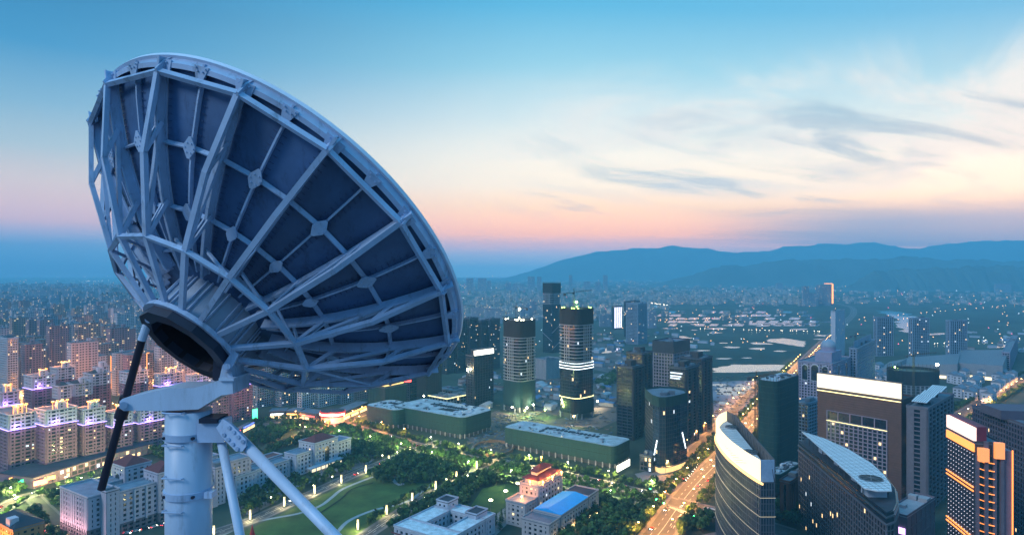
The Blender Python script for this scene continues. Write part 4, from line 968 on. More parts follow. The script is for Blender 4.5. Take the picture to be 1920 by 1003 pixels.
# curved glass tower
pts = [(1210, 731), (1216, 737), (1224, 744), (1236, 748), (1248, 748), (1262, 746), (1275, 743), (1288, 739), (1283, 733), (1262, 729), (1236, 728)]
zt = 66; poly = ccw([G(x, y, zt) for x, y in pts]); poly = [Vector((p.x, p.y, 0)) for p in poly]; BR.append([poly[0], poly[3], poly[7], poly[9]])
T = Thing('curved_glass_tower', 'dark glass tower with bowed front and lit lobby at the crossing', 'tower', tuple(poly[0]))
T.part('glazing', MB().prism(poly, 6, zt), glassb); m, ml = MB(), MB(); facade(m, ml, poly, 6, zt, 3.6, 2.6, .28, .16, .14, .02, random.Random(4)); T.part('mullions', m, greynavy, kind='stuff'); T.part('lit_windows', ml, LIT, kind='stuff')
T.part('green_net_top', MB().prism(inset(poly, -.5), zt-7, zt+2, top=False), net); T.part('roof', MB().prism(inset(poly, .6), zt+.003, zt+.5), roofm); roof_units(T, poly, zt+.5, random.Random(3), 6)
T.part('lobby', MB().prism(inset(poly, 1.0), 0, 6), glow('lobby_light', (1, .68, .25), 1.3, True)); T.part('lobby_canopy', MB().prism(inset(poly, -1.6), 5.6, 6.3, bottom=True), dconc)
for nm, u, zz0, zz1, sd in (('light_slash', 2, 14, 30, 1), ('light_slash', 6, 18, 34, -1), ('light_slash', 7, 42, 62, 1)):
    p, q = poly[u], poly[(u+1) % len(poly)]; m = MB()
    for k in range(9):
        a = p.lerp(q, .25+.5*k/9 if sd > 0 else .75-.5*k/9); d = (q-p).normalized(); o = Vector((d.y, -d.x, 0)); a = a+o*.35; m.box((a.x, a.y, zz0+(zz1-zz0)*k/9), (.9, .5, 1.4), math.atan2(d.y, d.x))
    T.part(nm, m, band_w)
T = tower('two_storey_annex', 'small two storey lit annex left of the curved glass tower', 'building', (1222, 886, 858, 1200, 1236), math.radians(50), wall=dconc, fh=5, bay=4, lit=.35, units=2)
# -------------------------------------------------- green netted podiums
def netted_podium(label, sp, th_, rad=6, wings=True):
    poly4, c, e1, e2, W1, W2 = rect(*[sp[0], sp[1], sp[3], sp[4]], th_); h = hz_(sp[1], sp[2]); BR.append(poly4); poly = rounded(poly4, rad, 4); rnd = random.Random(int(sp[0]))
    T = Thing('netted_podium', label, 'building', (c.x, c.y, 0)); T.part('ground_floor_core', MB().prism(inset(poly, 3), 0, 5), dconc); m = MB()
    for i in range(4):
        p, q = poly4[i], poly4[(i+1) % 4]; k = int((q-p).length//7)
        for j in range(k): a = p.lerp(q, (j+.5)/k); a = a*.98+((poly4[0]+poly4[2])/2)*.02; m.box((a.x, a.y, 2.5), (.9, .9, 5), th_)
    T.part('ground_floor_columns', m, concrete, kind='stuff')
    n = 4; hh = (h-4.5)/n
    for k in range(n):
        z = 4.5+k*hh; T.part('net_storey', MB().prism(inset(poly, -.25*(k % 2)), z, z+hh-.12, bottom=True), net); 
        T.part('scaffold_ledge', MB().prism(inset(poly, -.55), z+hh-.12, z+hh, bottom=True), mat('scaffold_edge', (.03, .09, .075), .8))
    rf = T.part('roof', MB().prism(inset(poly, .4), h+.003, h+.3), mat('wet_site_roof', (.36, .42, .47), .55, 0, .45, .10))
    for k in range(46):
        u, v = rnd.uniform(.06, .94), rnd.uniform(.08, .92); q = c+e1*(W1*u)+e2*(W2*v); s = (rnd.uniform(.8, 5), rnd.uniform(.8, 3), rnd.uniform(.3, 1.4)); T.part('roof_clutter', MB().box((q.x, q.y, h+.3+s[2]/2), s, th_+rnd.choice((0, .4, -.3))), rnd.choice((roofm, dconc, white, concrete)), rf)
    m = MB(); a = c+e1*W1*.55+e2*W2*.22; 
    for k in range(14): b = a+e2*(k*W2*.035); m.obox((b.x, b.y, h+.35), e1*W1*.12, e2*W2*.018, (0, 0, .9))
    T.part('roof_slats', m, roofd, rf); T.h = h; T.c = c; T.e1 = e1; T.e2 = e2; T.W1 = W1; T.W2 = W2; return T
P1 = netted_podium('long green netted podium with pale wet roof in front of the taller construction tower', (1152, 880, 838, 943, 1184), math.radians(54))
P2 = netted_podium('green netted podium with rounded corner and open roof well, left of the slim tower', (868, 824, 784, 735, 926), math.radians(54), 9)
a = P2.c+P2.e1*P2.W1*.3+P2.e2*P2.W2*.25; P2.part('well_shade_slab', MB().obox((a.x, a.y, P2.h+.34), P2.e1*P2.W1*.2, P2.e2*P2.W2*.22, (0, 0, .12)), mat('well_shade', (.01, .012, .016), .9, 0, 0))  # dark slab on the roof; the open well's shade is put into its colour
P3 = netted_podium('stepped green netted block with rounded end, left of the netted podium', (742, 806, 770, 683, 790), math.radians(54), 9)
T = tower('lit_roof_block', 'netted block with warm lit open top floor under the dish rim', 'building', (722, 775, 728, 690, 762), math.radians(54), wall=net, gl=net, fh=3.6, bay=5, band=.4, pier=.3, lit=0)
T.part('lit_top_floor', MB().prism(inset(T.poly, 2.5), T.h+1.8, T.h+5), glow('site_floor_light', (1, .62, .18), 2.2, True)); T.part('top_slab', MB().prism(inset(T.poly, -.5), T.h+5.02, T.h+5.6, bottom=True), dconc)
T = tower('dark_glass_block', 'dark netted tower at the lower right of the dish', 'tower', (800, 756, 640, 782, 828), math.radians(50), wall=netd, gl=netd, fh=3.6, bay=4, band=.5, pier=.4, lit=.01)
T = tower('dark_glass_block', 'dark block with red sign left of the dark netted tower', 'tower', (768, 752, 660, 755, 784), math.radians(50), wall=greynavy, lit=.02)
a = T.poly[0]; T.part('red_sign', MB().box((a.x-2, a.y-2.5, T.h*.42), (9, .6, 3), .3), redsign)
for i, sp in enumerate([(838, 762, 748, 800, 862), (858, 756, 744, 838, 884), (850, 742, 734, 820, 870)]):
    T = tower('low_site_building', ['low flat building with lit eaves between podium and slim tower', 'low lit shed beside the slim tower', 'low dark roofed shed behind the lit ones'][i], 'building', sp, math.radians(50), wall=concrete, fh=5, bay=6, lit=.35 if i < 2 else 0, units=2)
    if i < 2: T.part('lit_eave', parapet(inset(T.poly, -1.2), T.h+.2, .7, .4), band_y)
for (lab, px, py, z, m, l_) in (('white floodlight at the foot of the left construction tower', 1000, 772, 9, workW, workL), ('yellow floodlight between the two construction towers', 988, 778, 9, workW, workL), ('green floodlight at the site gate', 1022, 782, 9, workG, workGl), ('green floodlight below the left construction tower', 984, 782, 8, workG, workGl), ('orange floodlight on the foot of the taller construction tower', 1076, 800, 12, glow('site_orange_light', (1, .5, .1), 40, True), workL),
                            ('yellow floodlight behind the netted podium', 960, 775, 8, workW, workL), ('floodlight on the bare ground behind the taller tower', 1120, 765, 9, workW, workL), ('floodlight beside the podium roof well', 795, 775, 22, workW, workL)):
    floodlight(lab, G(px, py), z, m, l_)
sign('tilted white lit billboard at the right foot of the green netted podium', 1169, 884, 26, 6, glow('billboard_white', (1, .96, .78), 2.5, True), 5.5, math.radians(54), 'billboard')
T = Thing('ring_ramp', 'round site ramp with orange rim left of the green netted podium', 'ramp', tuple(G(925, 842))); c = G(925, 842); m = MB(); n = 28
for k in range(n):
    a0, a1 = 2*PI*k/n, 2*PI*(k+1)/n; m.bar((c.x+20*math.cos(a0), c.y+26*math.sin(a0), 1.4), (c.x+20*math.cos(a1), c.y+26*math.sin(a1), 1.4), .8, 2.8)
T.part('ring_wall', m, mat('ramp_wall', (.32, .20, .13), .8)); T.part('ring_floor', MB().sheet([(c.x+19*math.cos(2*PI*k/n), c.y+25*math.sin(2*PI*k/n)) for k in range(n)], .03), mat('site_mud', (.12, .10, .09), .9, 0, .4, .1))
# -------------------------------------------------- right-hand towers
crownL = glow('crescent_crown_light', (1, .80, .46), 1.7, True)
zt = 75
rim_px = [(1452, 862), (1426, 862), (1405, 850), (1384, 836), (1364, 820), (1349, 803), (1342, 788), (1349, 776), (1362, 770), (1378, 778)]
poly = [G(x, y, zt) for x, y in rim_px]; poly = ccw([Vector((p.x, p.y, 0)) for p in poly])
# refine the curved side
def smoothpoly(poly, idx):
    return poly
T = Thing('crescent_tower', 'crescent tower with glowing white crown and curved ribbed glass front', 'tower', tuple(poly[0])); BR.append([poly[0], poly[3], poly[6], poly[8]])
ch = 12.5
curved = [Vector((G(x, y, zt).x, G(x, y, zt).y, 0)) for x, y in rim_px[1:9]]
dense = []
for i in range(len(curved)-1):
    p0, p1, p2, p3 = curved[max(i-1, 0)], curved[i], curved[i+1], curved[min(i+2, len(curved)-1)]
    for k in range(5):
        t = k/5; dense.append(.5*((2*p1)+(p2-p0)*t+(2*p0-5*p1+4*p2-p3)*t*t+(3*p1-p0-3*p2+p3)*t**3))
dense.append(curved[-1]); endp = [Vector((G(x, y, zt).x, G(x, y, zt).y, 0)) for x, y in (rim_px[9], rim_px[0])]
full = ccw(dense+endp); 
T.part('glazing', MB().prism(full, 0, zt-ch), mat('steel_blue_glass', (.055, .075, .10), .25, 0, .2, .1, spec=.7)); m = MB(); facade(m, None, full, 0, zt-ch, 3.9, 1.6, .22, .28, .3); T.part('fins', m, mat('grey_fin', (.20, .22, .26), .5, .3), kind='stuff')
for k in range(1, 6):
    z = (zt-ch)*k/6+2; m = MB(); o_ = inset(full, -.45)
    for i in range(len(o_)):
        j = (i+1) % len(o_); m.bar((o_[i].x, o_[i].y, z), (o_[j].x, o_[j].y, z), .10, .20)
    T.part('light_line', m, glow('fine_line_light', (1, .84, .5), .7))
o_ = inset(full, -.3)
def strip(pts, z0, z1, th_=.5):
    m = MB()
    for a, b in zip(pts, pts[1:]):
        d = (b-a).normalized(); o = Vector((d.y, -d.x, 0)); m.obox((a.x, a.y, z0), b-a, -o*th_, (0, 0, z1-z0))
    return m
side = ccw(dense+endp); start = min(range(len(side)), key=lambda i: (side[i]-dense[0]).length); step = 1 if (side[(start+1) % len(side)]-dense[1]).length < .01 else -1
arc = [side[(start+step*i) % len(side)] for i in range(len(dense))]
if step < 0: arc = arc[::-1]
T.part('lit_crown', strip(arc, zt-ch+.6, zt-.3), crownL)
T.part('crown_rail', strip([p*1 for p in inset(arc+[endp[0], endp[1]], -.9)[:len(arc)]], zt-ch-.6, zt-ch+.4, .8), glow('crown_rail_light', (1, .60, .18), 2.2, True))
rest = [dense[0], endp[1]]; T.part('crown_end_wall', strip(rest if area2(full) > 0 else rest[::-1], zt-ch+.3, zt), mat('pale_blue_panel', (.35, .48, .62), .4))
T.part('crown_back_wall', strip([endp[1], endp[0], dense[-1]], zt-ch+.3, zt, -.5), dconc)
inn = inset(full, 2.0); T.part('roof', MB().prism(inn, zt-ch+.01, zt-6.5), mat('roof_tile_white', (.45, .50, .55), .7, 0, .15, .3))
for i in range(len(inn)//3):
    a, b = inn[i], inn[len(inn)-2-i]
for (x, y, r_) in ((1372, 801, 4.6), (1407, 848, 4.6)):
    c = G(x, y, zt-6.4); T.part('roof_fan', MB().tube((c.x, c.y, zt-6.5), (c.x, c.y, zt-5.6), r_, 24), roofm)
    mm = MB().tube((c.x, c.y, zt-5.595), (c.x, c.y, zt-5.5), r_*.85, 24); fo = T.part('fan_opening', mm, mat('fan_dark', (.02, .025, .03), .6))
    mm = MB()
    for k in range(4): a = k*PI/4; mm.bar((c.x-r_*.8*math.cos(a), c.y-r_*.8*math.sin(a), zt-5.42), (c.x+r_*.8*math.cos(a), c.y+r_*.8*math.sin(a), zt-5.42), .3, .12)
    T.part('fan_blades', mm, metal)
m = MB(); cc = sum(inn, Vector())/len(inn); dl = (endp[1]-endp[0]).normalized(); dn = Vector((-dl.y, dl.x, 0))
for k in range(-9, 10):
    a = cc+dl*(k*5.0)-dn*7; b = cc+dl*(k*5.0)+dn*7; m.bar((a.x, a.y, zt-6.42), (b.x, b.y, zt-6.42), .25, .1)
T.part('roof_seam', m, metal, kind='stuff')
for k in range(14):
    a = endp[0].lerp(endp[1], k/13); T.part('crown_strut', MB().bar((a.x, a.y, zt-ch), (a.x-dn.x*2, a.y-dn.y*2, zt+.3), .35, .35), dconc)
# leaf roofed tower
zb, zr = 57, 64
body = ccw([Vector((G(x, y, zb).x, G(x, y, zb).y, 0)) for x, y in [(1498, 829), (1540, 863), (1600, 912), (1640, 945), (1662, 962), (1676, 957), (1683, 941), (1680, 916), (1655, 884), (1604, 852), (1545, 829), (1512, 822)]])
leaf = ccw([Vector((G(x, y, zr).x, G(x, y, zr).y, 0)) for x, y in [(1503, 808), (1520, 823), (1550, 850), (1590, 886), (1620, 914), (1645, 919), (1672, 919), (1670, 907), (1657, 889), (1632, 866), (1592, 842), (1545, 821)]])
T = Thing('leaf_roofed_tower', 'tower with white leaf shaped roof and round fan beside the brown slab', 'tower', tuple(body[0])); BR.append([body[0], body[3], body[5], body[9]])
T.part('glazing', MB().prism(body, 0, zb), glass); m, ml = MB(), MB(); facade(m, ml, body, 0, zb-6, 3.5, 3.5, .55, .65, .35, .035, random.Random(9)); T.part('facade_frame', m, mat('grey_taupe_frame', (.22, .20, .22), .6), kind='stuff'); T.part('lit_windows', ml, LIT, kind='stuff')
T.part('cornice', MB().prism(inset(body, -.9), zb-6.0, zb-5.2, bottom=True), mat('grey_taupe_frame', (.22, .20, .22), .6)); T.part('cornice', MB().prism(inset(body, -.7), zb-2.4, zb-1.7, bottom=True), metal); T.part('terrace', MB().prism(inset(body, .6), zb+.003, zb+.3), roofd)
rf = T.part('leaf_roof', MB().prism(leaf, zr-.7, zr, bottom=True), mat('white_roof_panel', (.62, .68, .74), .5, 0, .08, .4)); cc = sum(leaf, Vector())/len(leaf)
tipA, tipB = Vector((G(1503, 808, zr).x, G(1503, 808, zr).y, 0)), Vector((G(1672, 919, zr).x, G(1672, 919, zr).y, 0)); dl = (tipB-tipA).normalized(); dn = Vector((-dl.y, dl.x, 0)); Ln = (tipB-tipA).length
def clip_line(poly, o, d):
    ts = []
    for i in range(len(poly)):
        a, b = poly[i], poly[(i+1) % len(poly)]; e = b-a; den = d.x*e.y-d.y*e.x
        if abs(den) < 1e-9: continue
        w_ = a-o; t = (w_.x*e.y-w_.y*e.x)/den; s = (w_.x*d.y-w_.y*d.x)/den
        if 0 <= s <= 1: ts.append(t)
    return (min(ts), max(ts)) if len(ts) >= 2 else None
m = MB()
for k in range(1, 44):
    o = tipA+dl*(Ln*k/44); r_ = clip_line(leaf, o, dn)
    if r_: a, b = o+dn*(r_[0]+.4), o+dn*(r_[1]-.4); m.bar((a.x, a.y, zr+.05), (b.x, b.y, zr+.05), .22, .12)
for k in range(-4, 7):
    o = tipA+dn*(k*3.2); r_ = clip_line(leaf, o, dl)
    if r_: a, b = o+dl*(r_[0]+.6), o+dl*(r_[1]-.6); m.bar((a.x, a.y, zr+.04), (b.x, b.y, zr+.04), .16, .1)
T.part('roof_seam', m, metal, rf, kind='stuff')
c = G(1633, 897, zr); T.part('fan_ring', MB().tube((c.x, c.y, zr+.02), (c.x, c.y, zr+.5), 6.2, 28), metal); T.part('fan_opening', MB().tube((c.x, c.y, zr+.51), (c.x, c.y, zr+.55), 5.7, 28), mat('fan_dark', (.02, .025, .03), .6)); m = MB()
for k in range(4): a = k*PI/4+.3; m.bar((c.x-5.6*math.cos(a), c.y-5.6*math.sin(a), zr+.65), (c.x+5.6*math.cos(a), c.y+5.6*math.sin(a), zr+.65), .35, .14)
T.part('fan_blades', m, metal)
for k in range(12):
    a = leaf[0].lerp(leaf[1], 0); o = tipA+dl*(Ln*(k+.8)/13); r_ = clip_line(leaf, o, dn)
    if r_:
        for v in (r_[0]*.8, r_[1]*.8): q = o+dn*v; T.part('roof_post', MB().bar((q.x, q.y, zb+.3), (q.x, q.y, zr-.7), .5, .5), dconc)
for (u, v, s) in ((.25, -.3, (8, 6, 5)), (.5, -.2, (14, 8, 5.5)), (.72, .1, (10, 9, 5.5)), (.9, 0, (8, 10, 6))):
    o = tipA+dl*(Ln*u); r_ = clip_line(leaf, o, dn); q = o+dn*((r_[0]+r_[1])/2); T.part('roof_room', MB().box((q.x, q.y, zb+.3+s[2]/2), s, math.atan2(dl.y, dl.x)), white)
# brown slab with white lit crown
th_ = math.radians(38); sp = (1690, 948, 752, 1533, 1712)
T = tower('brown_slab_tower', 'broad brown slab tower with long white lit crown', 'tower', sp, th_, wall=brown, gl=brown, fh=1.9, bay=400, band=.55, pier=.0, dep=.3, lit=0, roof=roofd)
p, q = T.poly[3], T.poly[0]; e = q-p; L_ = e.length; t = e/L_; o = Vector((t.y, -t.x, 0)); a = p+t*(L_*.12)+o*.4; b = p+t*(L_*.85)+o*.4; wh = T.h*.80
win = [a, b, b-o*.3, a-o*.3]; T.part('window_field', MB().prism([a-o*.35, a, b, b-o*.35][::1], 0, wh, mi=0), glass)
m, ml = MB(), MB(); facade(m, ml, [a, b, b-o*2, a-o*2], 0, wh-9, 3.1, 3.6, .8, .9, .35, .06, random.Random(2), only=(0,)); facade(m, ml, [a, b, b-o*2, a-o*2], wh-8.4, wh, 8.4, 9, .7, .8, .35, .0, random.Random(2), only=(0,)); T.part('window_grid', m, mat('lilac_frame', (.30, .25, .31), .75), kind='stuff'); T.part('lit_windows', ml, LIT, kind='stuff')
T.part('light_line', MB().bar((a+o*.6)[:2]+(wh-8.6,), (b+o*.6)[:2]+(wh-8.6,), .25, .3), band_y); T.part('light_line', MB().bar((p+o*.9)[:2]+(T.h-.6,), (q+o*.9)[:2]+(T.h-.6,), .4, .5), band_y)
zc_ = 11.5; T.part('lit_crown', MB().obox((p+o*.9)[:2]+(T.h+1.75,), e, -o*1.2, (0, 0, zc_)), glow('slab_crown_light', (1, .88, .60), 1.5, True)); T.part('crown_frame', MB().obox((p-o*.4)[:2]+(T.h+1.7,), e, -o*3, (0, 0, zc_+.6)), brown)
# striped tower behind
T = tower('striped_tower', 'grey tower with dark window stripes and white slanted roof panels', 'tower', (1738, 962, 768, 1702, 1786), math.radians(44), wall=mat('grey_lilac_panel', (.24, .22, .26), .75), gl=glass, fh=3.3, bay=11, band=.8, pier=4.2, dep=.9, lit=.01, units=2)
for k, (u, v) in enumerate(((.18, .5), (.42, .5), (.72, .5))):
    q = T.c+T.e1*(T.W1*u)+T.e2*(T.W2*v); m = MB(); w_, d_ = T.W1*.24, T.W2*.8
    o0 = q-T.e1*w_/2-T.e2*d_/2; pn = T.part('slanted_roof_panel', MB().obox((o0.x, o0.y, T.h+4+k*1.2), T.e1*w_+Vector((0, 0, 2.2)), T.e2*d_, (0, 0, .3)), mat('white_roof_panel', (.62, .68, .74), .5))
    m = MB()
    for j in range(1, 7): a = o0+T.e2*(d_*j/7); m.bar((a.x, a.y, T.h+4.4+k*1.2), (a+T.e1*w_)[:2]+(T.h+6.6+k*1.2,), .3, .15)
    T.part('panel_rib', m, metal, pn); T.part('panel_post', MB().bar((q.x, q.y, T.h+.5), (q.x, q.y, T.h+4.8+k*1.2), 1.2, 1.2), dconc)
# amber lit tower
th_ = math.radians(-12); sp = (1828, 1095, 832, 1777, 1880)
T = tower('amber_lit_tower', 'tower with dotted white lights, amber ledges and pink crown at the right edge', 'tower', sp, th_, wall=mat('dark_grid_panel', (.075, .065, .085), .6), gl=mat('dark_grid_panel', (.075, .065, .085), .6), fh=3.4, bay=3.0, band=.3, pier=.3, dep=.2, lit=0, w2=34)
dotm = glow('dot_light', (.92, .86, 1), 1.6); p, q = T.poly[3], T.poly[0]; e = q-p; L_ = e.length; t = e/L_; o = Vector((t.y, -t.x, 0)); m = MB()
for i in range(10):
    for k in range(30):
        a = p+t*(L_*(i+.5)/10)+o*.35; m.obox((a.x, a.y, T.h*(k+.4)/30*.97), t*.42, o*.15, (0, 0, .42))
T.part('dot_lights', m, dotm, kind='stuff')
amb = glow('amber_strip_light', (1, .27, .02), 2.4, True)
for f_ in (.30, .66):
    for j in range(2):
        a = p+o*.6; T.part('amber_ledge', MB().obox((a.x, a.y, T.h*f_+j*2.2), e, o*.5, (0, 0, .7)), amb)
T.part('pink_crown', MB().obox((p+o*.8)[:2]+(T.h+1.72,), e, -o*1.6, (0, 0, 7.5)), glow('pink_crown_light', (1, .70, .60), 1.5, True)); T.part('amber_crown_band', MB().obox((p+o*.95)[:2]+(T.h-4.5,), e, -o*1.0, (0, 0, 4.5)), amb); T.part('crown_cap', MB().obox((p-o*.9)[:2]+(T.h+1.7,), e, -o*5, (0, 0, 8.2)), mat('crimson_panel', (.30, .03, .07), .6))
p, q = T.poly[0], T.poly[1]; e = q-p; L_ = e.length; t = e/L_; o = Vector((t.y, -t.x, 0))
for i, u in enumerate((.0, .30, .62, .86)):
    a = p+t*(L_*u); T.part('pier', MB().obox((a.x, a.y, 0), t*L_*.12, o*(1.6+.8*(i % 2)), (0, 0, T.h+(2 if i else -6))), mat('rose_grey_panel', (.26, .20, .24), .7))
T.part('window_bay', MB().obox((p+t*L_*.13+o*.25)[:2]+(0,), t*L_*.16, o*.5, (0, 0, T.h*.93)), glass); T.part('window_bay', MB().obox((p+t*L_*.43+o*.25)[:2]+(0,), t*L_*.18, o*.5, (0, 0, T.h*.93)), glass); T.part('window_bay', MB().obox((p+t*L_*.75+o*.25)[:2]+(0,), t*L_*.10, o*.5, (0, 0, T.h*.93)), glass)
for k in range(1, 17):
    z = T.h*.93*k/17
    a, b, c_, d_ = p+t*L_*.10+o*2.6, p+t*L_*.30+o*1.0, p+t*L_*.42+o*1.0, p+t*L_*.62+o*2.8
    m = MB(); m.bar((a.x, a.y, z+1.2), (b.x, b.y, z), .35, .4); m.bar((c_.x, c_.y, z), (d_.x, d_.y, z+1.2) if False else (d_.x, d_.y, z), .35, .4); T.part('amber_ledge', m, amb)
a = p+t*L_*.04+o*1.2; T.part('amber_box', MB().obox((a.x, a.y, T.h-9), t*L_*.35, o*3.0, (0, 0, 7.5)), glow('amber_box_light', (1, .30, .03), 1.3, True)); a = p+t*L_*.62+o*1.2; T.part('amber_box', MB().obox((a.x, a.y, T.h-7), t*L_*.34, o*2.4, (0, 0, 9.0)), glow('amber_box_light', (1, .30, .03), 1.3, True))
a = T.poly[1]+t*.2; T.part('pink_side_wall', MB().obox((a.x, a.y, 0), t*4.5, T.e2*20, (0, 0, T.h-3)), mat('pink_panel', (.42, .24, .30), .7)); a = a+t*4.6-o*-.3; T.part('amber_edge', MB().bar((a.x, a.y, 0), (a.x, a.y, T.h-2.5), .5, .5), amb)
T = tower('right_edge_tower', 'dark lilac office tower cut by the right edge', 'tower', (1925, 1030, 800, 1882, 1990), math.radians(-8), wall=mat('dark_lilac_panel', (.15, .13, .18), .7), fh=3.4, bay=3.0, band=1.0, pier=.9, dep=.5, lit=.02, w2=60)
T.part('roof_pavilion', MB().box(((T.poly[0]+T.poly[2])/2)[:2]+(T.h+3.5,), (30, 24, 6), math.radians(-8)), mat('dark_lilac_panel', (.15, .13, .18), .7))
# green netted tower
T = site_tower('netted_tower', 'tower wrapped in dark green net beside the crescent tower', 1458, 900, 716, 1419, 1500, [(0, .04, 'columns'), (.04, 1, 'net')], math.radians(46), 9)
for k in range(1, 16): T.part('scaffold_ledge', MB().prism(inset(T.poly, -.75), T.h*k/16, T.h*k/16+.35, bottom=True), mat('scaffold_edge', (.03, .09, .075), .8))
T.part('pale_roof', MB().prism(inset(T.poly, 1.2), T.h+.003, T.h+.4), mat('wet_site_roof', (.36, .42, .47), .55)); rr_ = random.Random(8)
for k in range(20): q = T.p4[0].lerp(T.p4[1], rr_.uniform(.1, .9)).lerp(T.p4[3].lerp(T.p4[2], rr_.uniform(.1, .9)), rr_.uniform(.1, .9)); T.part('roof_clutter', MB().box((q.x, q.y, T.h+1.2), (rr_.uniform(1, 4), rr_.uniform(1, 3), 1.6), rr_.uniform(0, 1)), rr_.choice((roofm, white, dconc)))
netted_podium('low green netted podium in front of the netted tower', (1462, 935, 890, 1440, 1500), math.radians(46), 4)
crane('tall tower crane mast left of the netted tower', 1418, 880, 0, 84, 16, 7, .1)
crane('tower crane over the ring shaped site', 1713, 745, 0, 60, 34, 10, .05)
crane('tower crane behind the ornate lilac building', 1604, 700, 0, 66, 18, 8, -.05, m=dconc)
# ornate lilac building with dome
T = tower('ornate_domed_building', 'ornate lilac building with arched windows and pale blue dome', 'building', (1560, 800, 684, 1497, 1596), math.radians(48), wall=lilac, fh=3.2, bay=3.4, band=1.1, pier=1.3, dep=.6, lit=.06, units=2)
cc = T.poly[0].lerp(T.poly[3], .38).lerp(T.poly[1].lerp(T.poly[2], .38), .45); bz = T.h
T.part('upper_block', MB().box((cc.x, cc.y, bz+6), (T.W1*.5, T.W2*.5, 12), math.radians(48)), lilac); m = MB()
T.part('drum', MB().tube((cc.x, cc.y, bz+12), (cc.x, cc.y, bz+17), 8.5, 24), lilac); rings = [(8.8*math.cos(a), 8.8*math.sin(a)) for a in [i*PI/16 for i in range(8)]]
vs = []; n = 24
for (r_, z) in rings: vs += [(cc.x+r_*math.cos(2*PI*i/n), cc.y+r_*math.sin(2*PI*i/n), bz+17+z) for i in range(n)]
vs.append((cc.x, cc.y, bz+17+9)); fs = [(a*n+i, a*n+(i+1) % n, (a+1)*n+(i+1) % n, (a+1)*n+i) for a in range(7) for i in range(n)]+[(7*n+i, 7*n+(i+1) % n, 8*n) for i in range(n)]
T.part('dome', MB().add(vs, fs), mat('dome_tile', (.42, .52, .62), .5), smooth=True)
for face, us in ((3, (.2, .5, .8)), (0, (.3, .7))):
    p, q = T.poly[face], T.poly[(face+1) % 4]; e = q-p; t = e.normalized(); o = Vector((t.y, -t.x, 0))
    for u in us:
        a = p+e*u+o*.75; w_ = 4.0 if u == .5 else 3.0; z0, z1 = bz*.72, bz*.92
        pts_ = [a-t*w_+Vector((0, 0, z0)), a+t*w_+Vector((0, 0, z0))]+[a+t*w_*math.cos(k*PI/8)+Vector((0, 0, z1+w_*math.sin(k*PI/8))) for k in range(9)]
        T.part('arched_window', MB().slab(pts_, o*.3), glass); T.part('window_surround', MB().slab([x+(x-a-Vector((0, 0, (z0+z1)/2)))*.13-o*.2 for x in pts_], o*.32), white)
a = T.poly[3].lerp(T.poly[0], .6)-Vector((0, 1.2, 0)); T.part('red_sign', MB().box((a.x, a.y, bz*.25), (10, .5, 3), -.6), redsign)
T = tower('pale_blue_tower', 'pale blue office tower right of the domed building', 'tower', (1606, 780, 655, 1593, 1640), math.radians(52), wall=bluewall, fh=3.5, bay=3.6, band=1.0, pier=1.1, dep=.6, lit=.03, units=3)
T.part('top_storey', MB().prism(inset(T.poly, 4), T.h+.5, T.h+9), bluewall)
T = tower('lilac_annex', 'lilac block with rows of small windows between netted tower and brown slab', 'building', (1515, 860, 758, 1492, 1545), math.radians(40), wall=bluewall, fh=3.3, bay=3.4, lit=.02)
T = tower('white_slab', 'slim pale slab tower beside the lit highway', 'tower', (1566, 672, 585, 1558, 1584), math.radians(50), wall=white, gl=white, fh=3.3, bay=4, band=.5, pier=1.6, dep=.3, lit=.03)
for i, sp in enumerate([(1644, 668, 596, 1638, 1675), (1711, 672, 598, 1704, 1742), (1781, 682, 602, 1774, 1813)]):
    T = tower('gridded_apartment_tower', ['left', 'middle', 'right'][i]+' of three gridded apartment towers standing apart on the plain', 'apartment tower', sp, math.radians(14), wall=bluewall, gl=glass, fh=3.2, bay=5.2, band=.9, pier=1.3, dep=.8, lit=.05, group='three gridded apartment towers')
# folded museum, ring site
mus = mat('museum_stone', (.30, .31, .33), .8, 0, .1, .05)
for lab, pts, hs in (('folded pale museum hall, left wing behind the gridded towers', [(1640, 706), (1668, 712), (1700, 700), (1668, 690)], (8, 20, 26, 12)), ('folded grey museum hall, long middle wing', [(1690, 704), (1795, 712), (1800, 694), (1700, 690)], (18, 26, 30, 20)), ('folded pale museum hall, right wing with pointed end', [(1790, 706), (1880, 716), (1892, 690), (1800, 686)], (24, 26, 34, 30))):
    P_ = [G(*a) for a in pts]; T = Thing('folded_museum', lab, 'museum', tuple(P_[0])); BR.append(P_); n = 4; vs = [(p.x, p.y, 0) for p in P_]+[(p.x, p.y, h_) for p, h_ in zip(P_, hs)]
    T.part('walls', MB().add(vs, [(i, (i+1) % n, n+(i+1) % n, n+i) for i in range(n)]), mus); T.part('folded_roof', MB().add(vs[n:], [(0, 1, 2), (0, 2, 3)]), mat('museum_roof', (.16, .18, .21), .6)); a, b = P_[0], P_[1]; c_ = a.lerp(b, .3); d_ = a.lerp(b, .8); T.part('lit_entrance', MB().bar((c_.x, c_.y-1, 3), (d_.x, d_.y-1, 3), .8, 4.5), glow('museum_light', (1, .78, .4), 2.5, True))
T = tower('small_office', 'small lilac office block beside the museum at the right', 'building', (1893, 700, 662, 1879, 1908), math.radians(50), wall=lilac, lit=.03)
c = G(1726, 742); T = Thing('ring_site', 'round building site wrapped in dark net with lit deck', 'building', tuple(c)); n = 36; R_ = 34; cp = [Vector((c.x+R_*math.cos(2*PI*k/n), c.y+18+R_*.8*math.sin(2*PI*k/n), 0)) for k in range(n)]; BR.append([cp[0], cp[9], cp[18], cp[27]])
